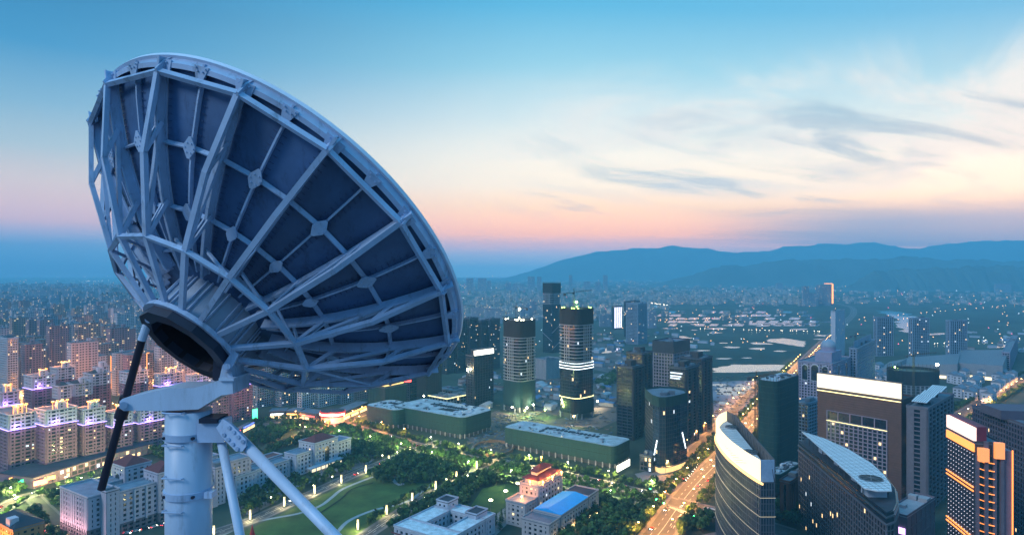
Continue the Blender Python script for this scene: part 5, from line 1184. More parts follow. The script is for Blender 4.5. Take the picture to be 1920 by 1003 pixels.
m = MB(); facade(m, None, cp, 0, 16, 4, 5.6, .8, .8, .6); T.part('concrete_frame', m, concrete, kind='stuff'); T.part('inner_core', MB().prism(inset(cp, 1.5), 0, 16), dconc); T.part('net_ring', MB().prism(inset(cp, -.8), 16, 36, top=False), netd); T.part('deck', MB().prism(inset(cp, 1), 31, 32), mat('site_deck', (.16, .17, .12), .8)); m = MB()
for k in range(0, n, 1): p = cp[k]; m.bar((p.x, p.y, 36), (p.x, p.y, 41), .35, .35)
T.part('rebar_posts', m, craneM, kind='stuff')
floodlight('very bright white floodlight on the ring shaped site', G(1757, 732)+Vector((0, 0, 0)), 38.5, glow('big_floodlight', (1, .95, .8), 90, True), None, 3.2); floodlight('green site light on the ring shaped site', cp[20], 40, workG, workGl)
# white houses of the village on the right
rnd = random.Random(21); vil = [(1460, 620), (1492, 606), (1560, 668), (1583, 640), (1610, 615), (1520, 660), (1650, 690), (1672, 660), (1700, 640), (1725, 620), (1560, 745), (1600, 725), (1640, 700), (1720, 760), (1755, 735), (1785, 712), (1812, 690), (1840, 672), (1865, 655), (1780, 660), (1815, 645), (1080, 600), (1075, 640), (1170, 600), (1168, 645), (1125, 665), (1090, 665), (1650, 745), (1625, 765), (1735, 785)]
for i, (zx, zy) in enumerate(vil):
    px, py = 1300+zx/3.097, 500+zy/3.097+6; p = G(px, py); a = TH-.35; e1 = Vector((math.cos(a), math.sin(a), 0)); e2 = Vector((-e1.y, e1.x, 0)); w_, d_, h_ = rnd.uniform(15, 19), rnd.uniform(11, 13), rnd.uniform(12, 15)
    lab = ('white gabled house with blue grey roof in the village on the right' if i < 21 or i > 26 else 'small white house between the pale blue tower and the ring site')
    T = Thing('village_house', lab, 'house', (p.x, p.y, 0), 'white village houses' if 'village' in lab else 'houses by the pale blue tower'); poly = [p, p+e1*w_, p+e1*w_+e2*d_, p+e2*d_]; BR.append(poly)
    T.part('walls', MB().prism(poly, 0, h_), white); m = MB(); facade(m, None, poly, 1, h_-.5, 3, 3.5, 0, 0)
    r0, r1 = (poly[0]+poly[3])/2, (poly[1]+poly[2])/2; o_ = inset(poly, -.8); T.part('roof', MB().add([(q.x, q.y, h_) for q in o_]+[(r0.x, r0.y, h_+4), (r1.x, r1.y, h_+4)], [(0, 1, 5, 4), (2, 3, 4, 5), (1, 2, 5), (3, 0, 4)]), mat('blue_tile', (.20, .27, .35), .6, 0, .2, .2))
    for f_ in range(3):
        for u in (.25, .7):
            for (s_, e_) in ((poly[0], poly[1]), (poly[3], poly[0])):
                q = s_.lerp(e_, u); t = (e_-s_).normalized(); o = Vector((t.y, -t.x, 0)); q = q+o*.06; T.part('window', MB().box((q.x, q.y, 2.6+f_*3.8), (2.2, .14, 1.7), math.atan2(t.y, t.x)), Lw if rnd.random() < .06 else glass)
# low buildings at the bottom right
T = tower('screen_podium', 'low podium with violet lit screen front below the striped tower', 'building', (1700, 1042, 970, 1662, 1752), math.radians(40), wall=mat('rose_grey_panel', (.26, .20, .24), .7), gl=mat('rose_grey_panel', (.26, .20, .24), .7), fh=8, bay=9, lit=0, roof=mat('pale_roof', (.42, .42, .44), .7))
p, q = T.poly[3], T.poly[0]; e = q-p; t = e.normalized(); o = Vector((t.y, -t.x, 0)); T.part('violet_screen', MB().obox((p+e*.25+o*.6)[:2]+(T.h*.55,), e*.7, o*.3, (0, 0, 4)), glow('violet_screen', (.75, .45, 1), 2.5)); T.part('red_sign', MB().obox((p+e*.3+o*.6)[:2]+(T.h*.25,), e*.6, o*.3, (0, 0, 2.5)), redsign)
T = tower('portal_block', 'brown stone block with tall portal between crescent and leaf roofed towers', 'building', (1480, 975, 905, 1465, 1512), math.radians(46), wall=brown, gl=glass, fh=22, bay=5, band=1.5, pier=2, dep=1.0, lit=0)
# ================================================================== foreground buildings
def hip(T, poly, z, h, m, over=.8, name='hip_roof', k=.34):
    o2 = inset(poly, -over); e = ((o2[1]-o2[0]).length, (o2[3]-o2[0]).length)
    if e[0] >= e[1]: r0, r1 = (o2[0]+o2[3])/2, (o2[1]+o2[2])/2
    else: r0, r1 = (o2[0]+o2[1])/2, (o2[3]+o2[2])/2
    a, b = r0.lerp(r1, k), r1.lerp(r0, k); vs = [(p.x, p.y, z) for p in o2]+[(a.x, a.y, z+h), (b.x, b.y, z+h)]
    fs = [(0, 1, 5, 4), (1, 2, 5), (2, 3, 4, 5), (3, 0, 4)] if e[0] >= e[1] else [(1, 2, 5, 4), (0, 1, 4), (3, 0, 4, 5), (2, 3, 5)]
    T.part(name, MB().add(vs, fs), m)
def block(T, c, e1, e2, u0, u1, v0, v1, h, wall, roof=None, fh=3.5, bay=4.2, lit=.02, z0=0.0, base=None, only=None, glz=None, band=1.5, pier=2.2, dep=.35, name=('glazing', 'walls', 'roof')):
    poly = [c+e1*u0+e2*v0, c+e1*u1+e2*v0, c+e1*u1+e2*v1, c+e1*u0+e2*v1]; BR.append(poly)
    T.part(name[0], MB().prism(poly, z0, h), glz or glass); m, ml = MB(), MB(); facade(m, ml, poly, z0+(base or 0), h, fh, bay, band, pier, dep, lit, random.Random(int(u0*7+v0*3+h)))
    T.part(name[1], m, wall, kind='stuff'); T.part('lit_windows', ml, LIT, kind='stuff')
    if base:
        m2 = MB(); facade(m2, None, poly, z0, z0+base, base/2, bay, 1.2, 1.6, .5); T.part('stone_base', m2, mat('grey_stone_base', (.20, .20, .22), .85), kind='stuff')
    op = inset(poly, -dep-.2); rf = T.part(name[2], MB().prism(op, h+.003, h+.45), roof or mat('blue_grey_roof', (.24, .33, .42), .7, 0, .3, .2)); T.part('parapet', parapet(op, h+.453, 1.0), wall, rf)
    return poly
# pink and white courtyard building at the lower left
wpink = mat('white_pink_wall', (.58, .53, .58), .8, 0, .1, .15, streak=.3)
c = G(165, 1014); e1 = Vector((math.cos(TH), math.sin(TH), 0)); e2 = Vector((-math.sin(TH), math.cos(TH), 0)); h = 28.0
T = Thing('courtyard_building', 'large white courtyard building with dark red roofs behind the dish pillar', 'building', tuple(c))
block(T, c, e1, e2, 0, 20, 0, 40, h, wpink, lit=.0, base=7)
block(T, c, e1, e2, 14, 118, -6, 9, h, wpink, lit=.01, base=7)
block(T, c, e1, e2, 20.6, 36, 30, 44, h-3, wpink, lit=.01, base=7)
block(T, c, e1, e2, 56, 112, 30, 44, h-3, wpink, lit=.01, base=7)
block(T, c, e1, e2, 8, 16, -7.5, -.5, h+3, wpink, roofd, lit=0)
for (u0, u1, v0, v1) in ((36.6, 55.4, 27, 47), (42, 60, -8, 11)):
    poly = block(T, c, e1, e2, u0, u1, v0, v1, h+6, wpink, lit=.02, base=7); hip(T, inset(poly, .5), h+7.5, 5, redroof)
    p, q = poly[3], poly[0]; t = (q-p).normalized(); o = Vector((t.y, -t.x, 0)); a = p.lerp(q, .5)+o*.6; w_ = 3.2; pts_ = [a-t*w_+Vector((0, 0, 14)), a+t*w_+Vector((0, 0, 14))]+[a+t*w_*math.cos(k*PI/8)+Vector((0, 0, h-2+w_*math.sin(k*PI/8))) for k in range(9)]
    T.part('arched_window', MB().slab([x-o*.3 for x in pts_], o*.4), glass)
    T.part('window_arch', MB().slab([x-o*.35+(x-a-Vector((0, 0, 20)))*.10 for x in pts_], o*.45), white)
poly = [c+e1*62+e2*-14, c+e1*84+e2*-14, c+e1*84+e2*-6.4, c+e1*62+e2*-6.4]; T.part('porch', MB().prism(poly, 0, 9), wpink)
for k in range(9):
    a = c+e1*(26+k*8)+e2*-6.5; T.part('pilaster', MB().obox((a.x, a.y, 6), e1*1.0, e2*-.8, (0, 0, h-6)), white)
for k in range(12):
    a = c+e2*(1.5+k*3.3); T.part('pilaster', MB().obox((a.x, a.y, 5), e1*-.7, e2*.7, (0, 0, h-5)), white)
T = tower('white_wing', 'white wing of the courtyard building right of the pillar', 'building', (404, 948, 880, 392, 422), TH, wall=wpink, fh=3.5, bay=4, band=1.4, pier=2, lit=.02)
# middle white school
wblue = mat('white_blue_wall', (.50, .55, .62), .8, 0, .1, .15, streak=.3)
c = G(556, 893); th_ = math.radians(60); e1 = Vector((math.cos(th_), math.sin(th_), 0)); e2 = Vector((-e1.y, e1.x, 0))
T = Thing('white_hall', 'white four storey hall with arched entrance and red roof beside the park', 'building', tuple(c)); h = 18
block(T, c, e1, e2, 0, 66, 0, 15, h, wblue, lit=.01); block(T, c, e1, e2, -38, -2, 6, 18, h-4, wblue, lit=0); block(T, c, e1, e2, -60, -40, 2, 30, h-3, wblue, lit=0)
poly = block(T, c, e1, e2, 18, 46, -3, 17, h+6, wblue, lit=.02); hip(T, inset(poly, 2), h+7.2, 4.5, redroof)
block(T, c, e1, e2, -38, 0, 18.6, 30, h-2, wblue, roof=mat('red_flat_roof', (.14, .06, .06), .8), lit=0)
p = c+e1*32+e2*-3.5; w_ = 2.6; pts_ = [p-e1*w_+Vector((0, 0, 4)), p+e1*w_+Vector((0, 0, 4))]+[p+e1*w_*math.cos(k*PI/8)+Vector((0, 0, 17+w_*math.sin(k*PI/8))) for k in range(9)]
T.part('arched_window', MB().slab(pts_, e2*-.3), glass); T.part('window_arch', MB().slab([x+e2*.05+(x-p-Vector((0, 0, 11)))*.12 for x in pts_], e2*-.3), white)
poly = [c+e1*8+e2*-9, c+e1*56+e2*-9, c+e1*56+e2*-3.6, c+e1*8+e2*-3.6]; T.part('porch_roof', MB().prism(poly, 5, 6, bottom=True), wblue)
for k in range(9): a = c+e1*(9+k*5.6)+e2*-8.6; T.part('porch_column', MB().tube((a.x, a.y, 0), (a.x, a.y, 5), .4, 8), wblue)
T.part('lit_porch', MB().obox((c+e1*14+e2*-3.75)[:2]+(.3,), e1*36, e2*-.2, (0, 0, 3.6)), glow('porch_light', (1, .85, .55), 1.4, True))
# amber lit hall with pagoda roof
wgold = mat('cream_wall', (.50, .47, .46), .8, 0, .1, .15)
c = G(985, 990); th_ = math.radians(57); e1 = Vector((math.cos(th_), math.sin(th_), 0)); e2 = Vector((-e1.y, e1.x, 0))
T = Thing('pagoda_roofed_hall', 'cream office hall with red lit stepped roof beside the blue roofed hall', 'building', tuple(c)); h = 19
block(T, c, e1, e2, 0, 16, 0, 16, h-3, wgold, lit=.03); block(T, c, e1, e2, 16.6, 52, -1, 15, h+5, wgold, lit=.05); block(T, c, e1, e2, 4, 16, -7, -.5, 8, wgold, lit=0)
p1 = [c+e1*20+e2*1, c+e1*48+e2*1, c+e1*48+e2*13, c+e1*20+e2*13]; T.part('upper_storey', MB().prism(p1, h+5.5, h+9), wgold); hip(T, p1, h+9, 3.5, redroof, 2.0); p2 = inset(p1, 3.5); T.part('lantern', MB().prism(p2, h+10, h+13.5), wgold); hip(T, p2, h+13.5, 3.5, redroof, 1.6, k=.45)
redL = bpy.data.lights.new('red_roof_lamp', 'POINT'); redL.energy = 9000; redL.color = (1, .33, .07); redL.shadow_soft_size = .5
for k, (u, v, z) in enumerate(((20, -2.5, h+8), (34, -2.5, h+8), (48, -2.5, h+8), (16, 6, h+8), (34, 7, h+21), (8, 8, h-1))):
    a = c+e1*u+e2*v; T.part('roof_lamp', MB().tube((a.x, a.y, z-2.2), (a.x, a.y, z), .12, 6).box((a.x, a.y, z+.3), (.9, .9, .7)), glow('red_amber_lamp', (1, .25, .05), 40, True)); lg = bpy.data.objects.new('red_roof_lamp', redL); COL.objects.link(lg); lg.parent = T.o; lg.location = (a.x-c.x, a.y-c.y, z+1.5)
c = G(1030, 1022); T = Thing('blue_roofed_hall', 'long cream hall with bright blue sheet roof', 'building', tuple(c))
block(T, c, e1, e2, 0, 14, 0, 21, 13, wgold, roofm, lit=.03); block(T, c, e1, e2, 56, 72, -1, 18, 15, wgold, roofd, lit=.02); poly = block(T, c, e1, e2, 14.6, 55.4, -.5, 20, 14, wgold, lit=.02)
r0, r1 = (poly[0]+poly[3])/2, (poly[1]+poly[2])/2; o2 = inset(poly, -.6); T.part('blue_roof', MB().add([(q.x, q.y, 15.6) for q in o2]+[(r0.x, r0.y, 17.6), (r1.x, r1.y, 17.6)], [(0, 1, 5, 4), (2, 3, 4, 5), (1, 2, 5), (3, 0, 4)]), mat('bright_blue_sheet', (.01, .32, .74), .8, 0, .08, .2))
upL = bpy.data.lights.new('wall_washer', 'POINT'); upL.energy = 2600; upL.color = (1, .62, .22); upL.shadow_soft_size = .3
for k in range(6):
    a = c+e1*(8+k*12)+e2*-2.2; T.part('wall_washer', MB().box((a.x, a.y, .4), (.5, .5, .6)), glow('washer', (1, .7, .3), 8)); lg = bpy.data.objects.new('wall_washer', upL); COL.objects.link(lg); lg.parent = T.o; lg.location = (a.x-c.x, a.y-c.y, 1.2)
# roof at the bottom edge
c = G(838, 1052); th_ = math.radians(57); e1 = Vector((math.cos(th_), math.sin(th_), 0)); e2 = Vector((-e1.y, e1.x, 0))
T = Thing('courtyard_roof_building', 'pale blue flat roofed building with light well at the bottom edge', 'building', tuple(c))
rw = mat('white_wet_roof', (.50, .60, .68), .5, 0, .35, .25)
block(T, c, e1, e2, 0, 14, 0, 44, 12, wblue, rw, lit=.02); block(T, c, e1, e2, 14.6, 40, 0, 12, 12, wblue, rw, lit=0); block(T, c, e1, e2, 14.6, 40, 30, 44, 12, wblue, rw, lit=0); block(T, c, e1, e2, 40.6, 52, 0, 44, 12, wblue, rw, lit=0)
block(T, c, e1, e2, 41, 52, 32, 42, 17, wblue, roofd, lit=0, z0=12.5); block(T, c, e1, e2, 38, 50, 5, 14, 15, wblue, roofd, lit=0, z0=12.5)
T.part('red_roof_edge', MB().obox((c-e1*1.2-e2*2)[:2]+(8,), e1*1, e2*48, (0, 0, .5)), redroof)
# amber lit house in the lower left corner
c = G(26, 1040); T = Thing('amber_house', 'amber lit house with arched window in the lower left corner', 'house', tuple(c)); e1 = Vector((math.cos(TH), math.sin(TH), 0)); e2 = Vector((-e1.y, e1.x, 0))
wam = mat('yellow_wall', (.55, .34, .12), .8); poly = block(T, c, e1, e2, 0, 16, 0, 34, 15, wam, lit=.25); hip(T, inset(poly, -.4), 16.5, 5, roofd, .6); T.part('gable', MB().box((c+e1*2+e2*8)[:2]+(19,), (5, 6, 5), TH), white)
for v in (3, 14, 26):
    a = c-e1*5+e2*v; lg = bpy.data.objects.new('amber_roof_lamp', amberL); COL.objects.link(lg); lg.parent = T.o; lg.location = (a.x-c.x, a.y-c.y, 5)
    a = c+e1*8-e2*5; 
T.part('wall_lamp', MB().box((c-e1*1.2+e2*3)[:2]+(4,), (.8, .8, 1.2), TH), ambersign)
# red lit restaurant and shops at the left crossing
c = G(618, 795); T = Thing('round_restaurant', 'round fronted restaurant with red lit canopy at the left crossing', 'restaurant', tuple(c)); n = 28
pl = [Vector((c.x+15*math.cos(2*PI*k/n), c.y+13+13*math.sin(2*PI*k/n), 0)) for k in range(n)]; BR.append([pl[0], pl[7], pl[14], pl[21]])
T.part('glazing', MB().prism(inset(pl, 1.5), 0, 7), glow('restaurant_glow', (1, .40, .18), 1.4, True)); T.part('red_canopy', MB().prism(pl, 7, 13, bottom=True), mat('red_canopy', (.35, .02, .03), .5, emit=(1, .02, .04), es=.6)); T.part('lit_sign_band', MB().prism(inset(pl, -.3)[14:28]+inset(pl, .1)[14:28][::-1], 9, 11.2), glow('sign_warm_white', (1, .55, .35), 6, True)); T.part('roof', MB().prism(inset(pl, 1), 13.003, 13.5), roofd)
redS = bpy.data.lights.new('red_street_glow', 'POINT'); redS.energy = 220000; redS.color = (1, .16, .10); redS.shadow_soft_size = 1
lg = bpy.data.objects.new('red_street_glow', redS); COL.objects.link(lg); lg.parent = T.o; lg.location = (4, -9, 9)
def shop(label, a, b, h, d, m, wall=dconc):
    p, q = G(*a), G(*b); t = (q-p).normalized(); o = Vector((-t.y, t.x, 0)); poly = [p, q, q+o*d, p+o*d]; BR.append(poly); T = Thing('lit_shop', label, 'shop', tuple(p)); T.part('walls', MB().prism(poly, 0, h), wall)
    for k, (f0, f1, z0, z1) in enumerate(((.04, .3, .5, 3.6), (.36, .62, .5, 3.6), (.68, .96, .5, 3.6), (.08, .92, 4.6, 6.0))):
        a_, b_ = p.lerp(q, f0)-o*.1, p.lerp(q, f1)-o*.1; T.part('lit_shopfront' if k < 3 else 'lit_sign', MB().bar((a_.x, a_.y, (z0+z1)/2), (b_.x, b_.y, (z0+z1)/2), .2, z1-z0), (Lw if k < 3 else m))
    T.part('roof', MB().prism(inset(poly, -.5), h+.003, h+.4), roofm); return T
shop('shop with red signs left of the round restaurant', (560, 785), (592, 790), 9, 18, redsign); shop('shop with white sign at the left end of the lit parade', (505, 785), (535, 784), 9, 18, whitesign); shop('shop with red and amber signs mid parade', (536, 784), (558, 785), 9, 18, ambersign)
shop('arcade with amber lit fronts right of the round restaurant', (640, 790), (690, 768), 10, 16, ambersign); shop('small shop with blue sign at the foot of the right front towers', (455, 812), (478, 800), 5, 8, bluesign); shop('small shop with red sign left of the blue one', (438, 822), (452, 815), 7, 8, redsign)
sign('tall green and red lit sign at the left end of the parade', 478, 790, 7, 12, greensign, 9)
# ================================================================== roads, water, lawns
ROADS = []
asph = mat('asphalt', (.060, .060, .064), .75, 0, .25, .15); pave = mat('paving', (.24, .23, .23), .85, 0, .2, .2); lane = mat('road_paint', (.75, .75, .72), .6, 0, .1)
def polyline(pts, step=8.0):
    P_ = [G(*p) for p in pts]; out = []
    for i in range(len(P_)-1):
        p0, p1, p2, p3 = P_[max(i-1, 0)], P_[i], P_[i+1], P_[min(i+2, len(P_)-1)]; n = max(2, int((p2-p1).length/step))
        for k in range(n): t = k/n; out.append(.5*((2*p1)+(p2-p0)*t+(2*p0-5*p1+4*p2-p3)*t*t+(3*p1-p0-3*p2+p3)*t**3))
    out.append(P_[-1]); return out
def ribbon(pts, w0, w1, z, mb=None):
    mb = mb or MB(); n = len(pts); vs = []
    for i in range(n):
        d = (pts[min(i+1, n-1)]-pts[max(i-1, 0)]).normalized(); o = Vector((-d.y, d.x, 0)); a, b = pts[i]+o*w0, pts[i]+o*w1; vs += [(a.x, a.y, z), (b.x, b.y, z)]
    return mb.add(vs, [(2*i, 2*i+1, 2*i+3, 2*i+2) for i in range(n-1)])
def dashes(pts, off, wd, z, ln=4, gap=6):
    mb = MB(); acc = 0
    for a, b in zip(pts, pts[1:]):
        L_ = (b-a).length; d = (b-a)/L_; o = Vector((-d.y, d.x, 0)); s = 0
        while s < L_:
            if (acc+s) % (ln+gap) < ln:
                e = min(s+1.0, L_); p, q = a+d*s+o*off, a+d*e+o*off; mb.add([(p+o*wd/2)[:2]+(z,), (q+o*wd/2)[:2]+(z,), (q-o*wd/2)[:2]+(z,), (p-o*wd/2)[:2]+(z,)], [(0, 1, 2, 3)])
            s += 1.0
        acc += L_
    return mb
zr_ = [0.012]
def road(name, pts, w_, walk=3.0, median=0.0, marks=True, m=None):
    P_ = polyline(pts); z = zr_[0]; zr_[0] += .006; ROADS.append((P_, w_/2+walk)); structure(name, ribbon(P_, -w_/2, w_/2, z), m or asph)
    if walk:
        mb = ribbon(P_, w_/2+.15, w_/2+walk, .13+z); ribbon(P_, -w_/2-walk, -w_/2-.15, .13+z, mb); ribbon(P_, w_/2, w_/2+.15, .13+z, mb); ribbon(P_, -w_/2-.15, -w_/2, .13+z, mb); structure('pavement', mb, pave)
    if marks:
        mb = dashes(P_, 0, .25, z+.004, 1000, 0)
        for o in (-w_/4, w_/4): d = dashes(P_, o, .22, z+.004); mb.add(d.v, d.f)
        structure('lane_marking', mb, lane)
    return P_
BLV_A = road('boulevard', [(470, 800), (560, 790), (650, 797), (767, 830), (870, 856), (1000, 878), (1120, 903), (1222, 928), (1262, 940)], 11)
BLV_B = road('boulevard', [(560, 812), (628, 818), (700, 832), (746, 842), (850, 872), (960, 897), (1100, 926), (1200, 948)], 9, marks=False)
AVE = road('avenue', [(1180, 1060), (1237, 998), (1274, 946), (1308, 905), (1343, 869), (1400, 806), (1474, 715), (1530, 655), (1558, 629), (1584, 605), (1600, 588), (1596, 576), (1568, 569)], 18)
SIDE = road('side_street', [(1258, 895), (1290, 854), (1340, 804), (1375, 770), (1430, 715)], 9, marks=False)
PKL = road('park_avenue', [(380, 1006), (470, 976), (531, 949), (600, 918), (662, 890), (720, 866), (767, 848), (800, 836), (828, 826)], 9, 2.5)
PKR = road('park_avenue', [(640, 1030), (690, 1000), (740, 967), (800, 931), (850, 906), (900, 884), (955, 862)], 8, 2.5)
LST = road('left_street', [(700, 770), (660, 782), (620, 803), (560, 812)], 16, marks=False)
ST2 = road('left_street', [(-40, 985), (30, 938), (75, 924), (130, 918), (190, 898), (260, 880)], 10, 3, marks=False)
ST3 = road('left_street', [(60, 930), (95, 965), (150, 1020)], 8, 2, marks=False)
RST = road('right_street', [(1960, 690), (1890, 728), (1820, 770), (1775, 795), (1760, 830)], 18, marks=False)
RST2 = road('right_street', [(1560, 790), (1700, 770), (1790, 782), (1880, 800)], 9, marks=False)
CRS = road('cross_street', [(1262, 940), (1320, 955), (1400, 975), (1480, 1000)], 16, 3, marks=False)
# zebra crossing and turn arrows at the big crossing
mb = MB(); a, b = G(1262, 948), G(1293, 961); n = 13; d = (b-a).normalized(); o = Vector((-d.y, d.x, 0))
for k in range(n): p = a.lerp(b, k/(n-1)); mb.obox((p.x, p.y, .10), d*.55, o*-5, (0, 0, .012))
structure('zebra_crossing', mb, lane)
mb = MB()
for (x, y) in ((1274, 968), (1284, 966), (1256, 986), (1262, 990)):
    p = G(x, y); d = (G(1262, 960)-G(1237, 998)).normalized(); o = Vector((-d.y, d.x, 0)); q = p+d*4
    mb.add([(p+o*.15)[:2]+(.1,), (p-o*.15)[:2]+(.1,), (q-o*.15)[:2]+(.1,), (q+o*.15)[:2]+(.1,), (q+o*.6)[:2]+(.1,), (q-o*.6)[:2]+(.1,), (q+d*1.4)[:2]+(.1,)], [(0, 1, 2, 3), (4, 5, 6)])
structure('turn_arrows', mb, lane)
def area(name, pts, m, z):
    mb = MB().sheet([G(*p)[:2] for p in pts], z); return structure(name, mb, m)
plaza = mat('plaza_paving', (.30, .28, .28), .8, 0, .15, .3)
area('plaza', [(1190, 888), (1215, 882), (1290, 880), (1322, 878), (1300, 905), (1275, 935), (1240, 925), (1215, 915)], plaza, .010)
area('forecourt', [(600, 880), (660, 850), (710, 855), (690, 870), (640, 890), (590, 900)], plaza, .011); area('forecourt', [(440, 925), (500, 890), (560, 905), (590, 900), (530, 925), (460, 945)], mat('blue_paving', (.26, .30, .34), .7, 0, .3, .15), .012)
area('forecourt', [(430, 960), (480, 935), (530, 925), (520, 940), (470, 965)], plaza, .013); area('forecourt', [(880, 1000), (990, 920), (1003, 930), (930, 1003)], plaza, .012); area('forecourt', [(1310, 1003), (1400, 985), (1400, 1040), (1300, 1040)], plaza, .012); area('forecourt', [(180, 1060), (400, 985), (440, 1040), (300, 1100)], plaza, .009)
mud = mat('bare_site_ground', (.16, .13, .125), .8, 0, .45, .03); area('bare_ground', [(860, 800), (930, 770), (1000, 790), (1130, 775), (1130, 700), (1220, 760), (1130, 800), (940, 800), (960, 840), (900, 850)], mud, .006)
area('bare_ground', [(1335, 715), (1470, 712), (1420, 790), (1340, 800)], mat('pale_mud', (.26, .24, .27), .6, 0, .5, .02), .006); area('bare_ground', [(1000, 700), (1130, 700), (1145, 760), (1110, 790), (1000, 770)], mud, .007); area('bare_ground', [(1780, 770), (1870, 775), (1850, 800), (1790, 806)], mat('wet_mud', (.09, .08, .08), .5, 0, .4, .03), .006)
area('bare_ground', [(1060, 640), (1150, 645), (1200, 690), (1150, 700), (1050, 680)], mud, .006)
lawnm = mat('lawn', (.052, .098, .020), .95, 0, .5, .04, bump=.3); area('lawn', [(380, 1030), (480, 985), (545, 955), (620, 921), (690, 890), (720, 893), (770, 905), (815, 905), (830, 912), (760, 953), (700, 993), (650, 1020), (560, 1060)], lawnm, .008)
area('lawn', [(875, 960), (905, 915), (955, 905), (985, 915), (935, 960), (905, 985)], lawnm, .008); area('lawn', [(1270, 690), (1340, 660), (1480, 640), (1540, 640), (1500, 690), (1400, 700)], mat('wet_meadow', (.02, .055, .035), .9, 0, .4, .01), .004)
for P_ in ([(400, 1010), (475, 979), (560, 962), (600, 948), (622, 932), (645, 915), (700, 893)], [(600, 1030), (632, 997), (655, 975), (700, 956), (760, 941), (790, 922), (812, 905)], [(735, 893), (742, 905), (755, 908), (748, 885), (760, 872)]):
    structure('footpath', ribbon(polyline(P_, 5), -1.5, 1.5, .02), mat('pale_path', (.30, .36, .38), .8))
structure('hedge_line', ribbon(polyline([(600, 962), (640, 935), (660, 917), (700, 905)], 5), -.8, .8, .3), mat('dark_hedge', (.012, .03, .012), .9))
water = mat('still_water', (.02, .03, .04), .03, 0, .1, .02, spec=1.0); water.node_tree.nodes['Principled BSDF'].inputs['Coat Weight'].default_value = 1.0
rw_ = random.Random(61)
def shore(P_, n=7):
    out = []
    for i in range(len(P_)):
        a, b = G(*P_[i]), G(*P_[(i+1) % len(P_)]); L_ = (b-a).length; d = (b-a).normalized(); o = Vector((-d.y, d.x, 0))
        for k in range(n):
            q = a.lerp(b, k/n)+o*(rw_.gauss(0, .035)*L_ if k else 0); out.append((q.x, q.y))
    return out
for P_ in ([(1335, 690), (1380, 683), (1470, 684), (1490, 687), (1460, 695), (1400, 698), (1340, 698)], [(1440, 636), (1470, 634), (1512, 640), (1505, 650), (1470, 645), (1438, 640)], [(1400, 605), (1530, 606), (1535, 609), (1402, 609)], [(1640, 582), (1668, 583), (1700, 586), (1722, 594), (1708, 604), (1716, 614), (1742, 621), (1712, 625), (1684, 620), (1690, 606), (1672, 594)], [(1344, 727), (1420, 722), (1425, 736), (1380, 742), (1346, 738)], [(1232, 640), (1290, 637), (1300, 641), (1240, 645)],
           [(1120, 655), (1160, 650), (1170, 656), (1130, 662)], [(1225, 570), (1258, 576), (1250, 580), (1228, 577)], [(160, 545), (206, 541), (250, 540), (250, 545), (190, 548)], [(1735, 626), (1770, 624), (1772, 627), (1740, 628)], [(1850, 648), (1890, 645), (1890, 650), (1855, 653)]):
    structure('water', MB().sheet(shore(P_), .015), water)
rnd = random.Random(31)
for r_ in range(5):
    for k in range(12):
        x0 = 1232+k*24+r_*7+rnd.uniform(-4, 4); y0 = 583+r_*6.0
        if rnd.random() < .3: continue
        w_ = rnd.uniform(12, 21); structure('water', MB().sheet([G(x0, y0)[:2], G(x0+w_, y0+.5)[:2], G(x0+w_-4, y0+4.2)[:2], G(x0-5, y0+3.8)[:2]], .015), water)
for k in range(34):
    x0 = rnd.uniform(1235, 1570); y0 = rnd.uniform(596, 676); s = rnd.uniform(4, 13); structure('water', MB().sheet([G(x0+s*1.8*math.cos(a)*rnd.uniform(.5, 1.15), y0+s*.16*math.sin(a)*rnd.uniform(.5, 1.15))[:2] for a in [i*PI/5 for i in range(10)]], .034+k*.0005), water)
for k in range(22):
    x0 = rnd.uniform(1345, 1430); y0 = rnd.uniform(718, 765); s = rnd.uniform(3, 11); structure('water', MB().sheet([G(x0+s*1.6*math.cos(a)*rnd.uniform(.6, 1.1), y0+s*.3*math.sin(a)*rnd.uniform(.6, 1.1))[:2] for a in [i*PI/4 for i in range(8)]], .016+k*.0005), water)
# ================================================================== street lights
orangeL = bpy.data.lights.new('sodium_lamp', 'SPOT'); orangeL.energy = 42000; orangeL.color = (1, .40, .08); orangeL.shadow_soft_size = .4
whiteL = bpy.data.lights.new('white_lamp', 'SPOT'); whiteL.energy = 6500; whiteL.color = (1, .86, .50); whiteL.shadow_soft_size = .4
yellowL = bpy.data.lights.new('yellow_lamp', 'POINT'); yellowL.energy = 36000; yellowL.color = (1, .74, .30); yellowL.shadow_soft_size = .5
greenL = bpy.data.lights.new('lime_lamp', 'POINT'); greenL.energy = 36000; greenL.color = (.85, 1, .30); greenL.shadow_soft_size = .4
for l_ in (orangeL, whiteL, yellowL, greenL):
    if l_.type == 'SPOT': l_.spot_size = math.radians(164); l_.spot_blend = 0.4
def lamp_proto(nm, h_, arm, headm, light):
    T = Thing(nm, 'x', 'street lamp', (0, 0, 0)); T.part('post', MB().tube((0, 0, 0), (0, 0, h_), .14, 6, .08), metal)
    if arm: T.part('arm', MB().tube((0, 0, h_), (arm, 0, h_+.5), .07, 5), metal)
    T.part('lamp_head', MB().box((arm, 0, h_+.35), (1.0, .5, .3)), headm)
    lg = bpy.data.objects.new('lamp_light', light); COL.objects.link(lg); lg.parent = T.o; lg.location = (arm, 0, h_-.5); return T
sod = lamp_proto('street_lamp', 11, 2.0, glow('sodium_head', (1, .5, .15), 60), orangeL); whl = lamp_proto('street_lamp', 9, 1.2, glow('white_head', (1, .85, .5), 40), yellowL); grl = lamp_proto('street_lamp', 9, 1.2, glow('lime_head', (.9, 1, .4), 40), greenL)
used = set()
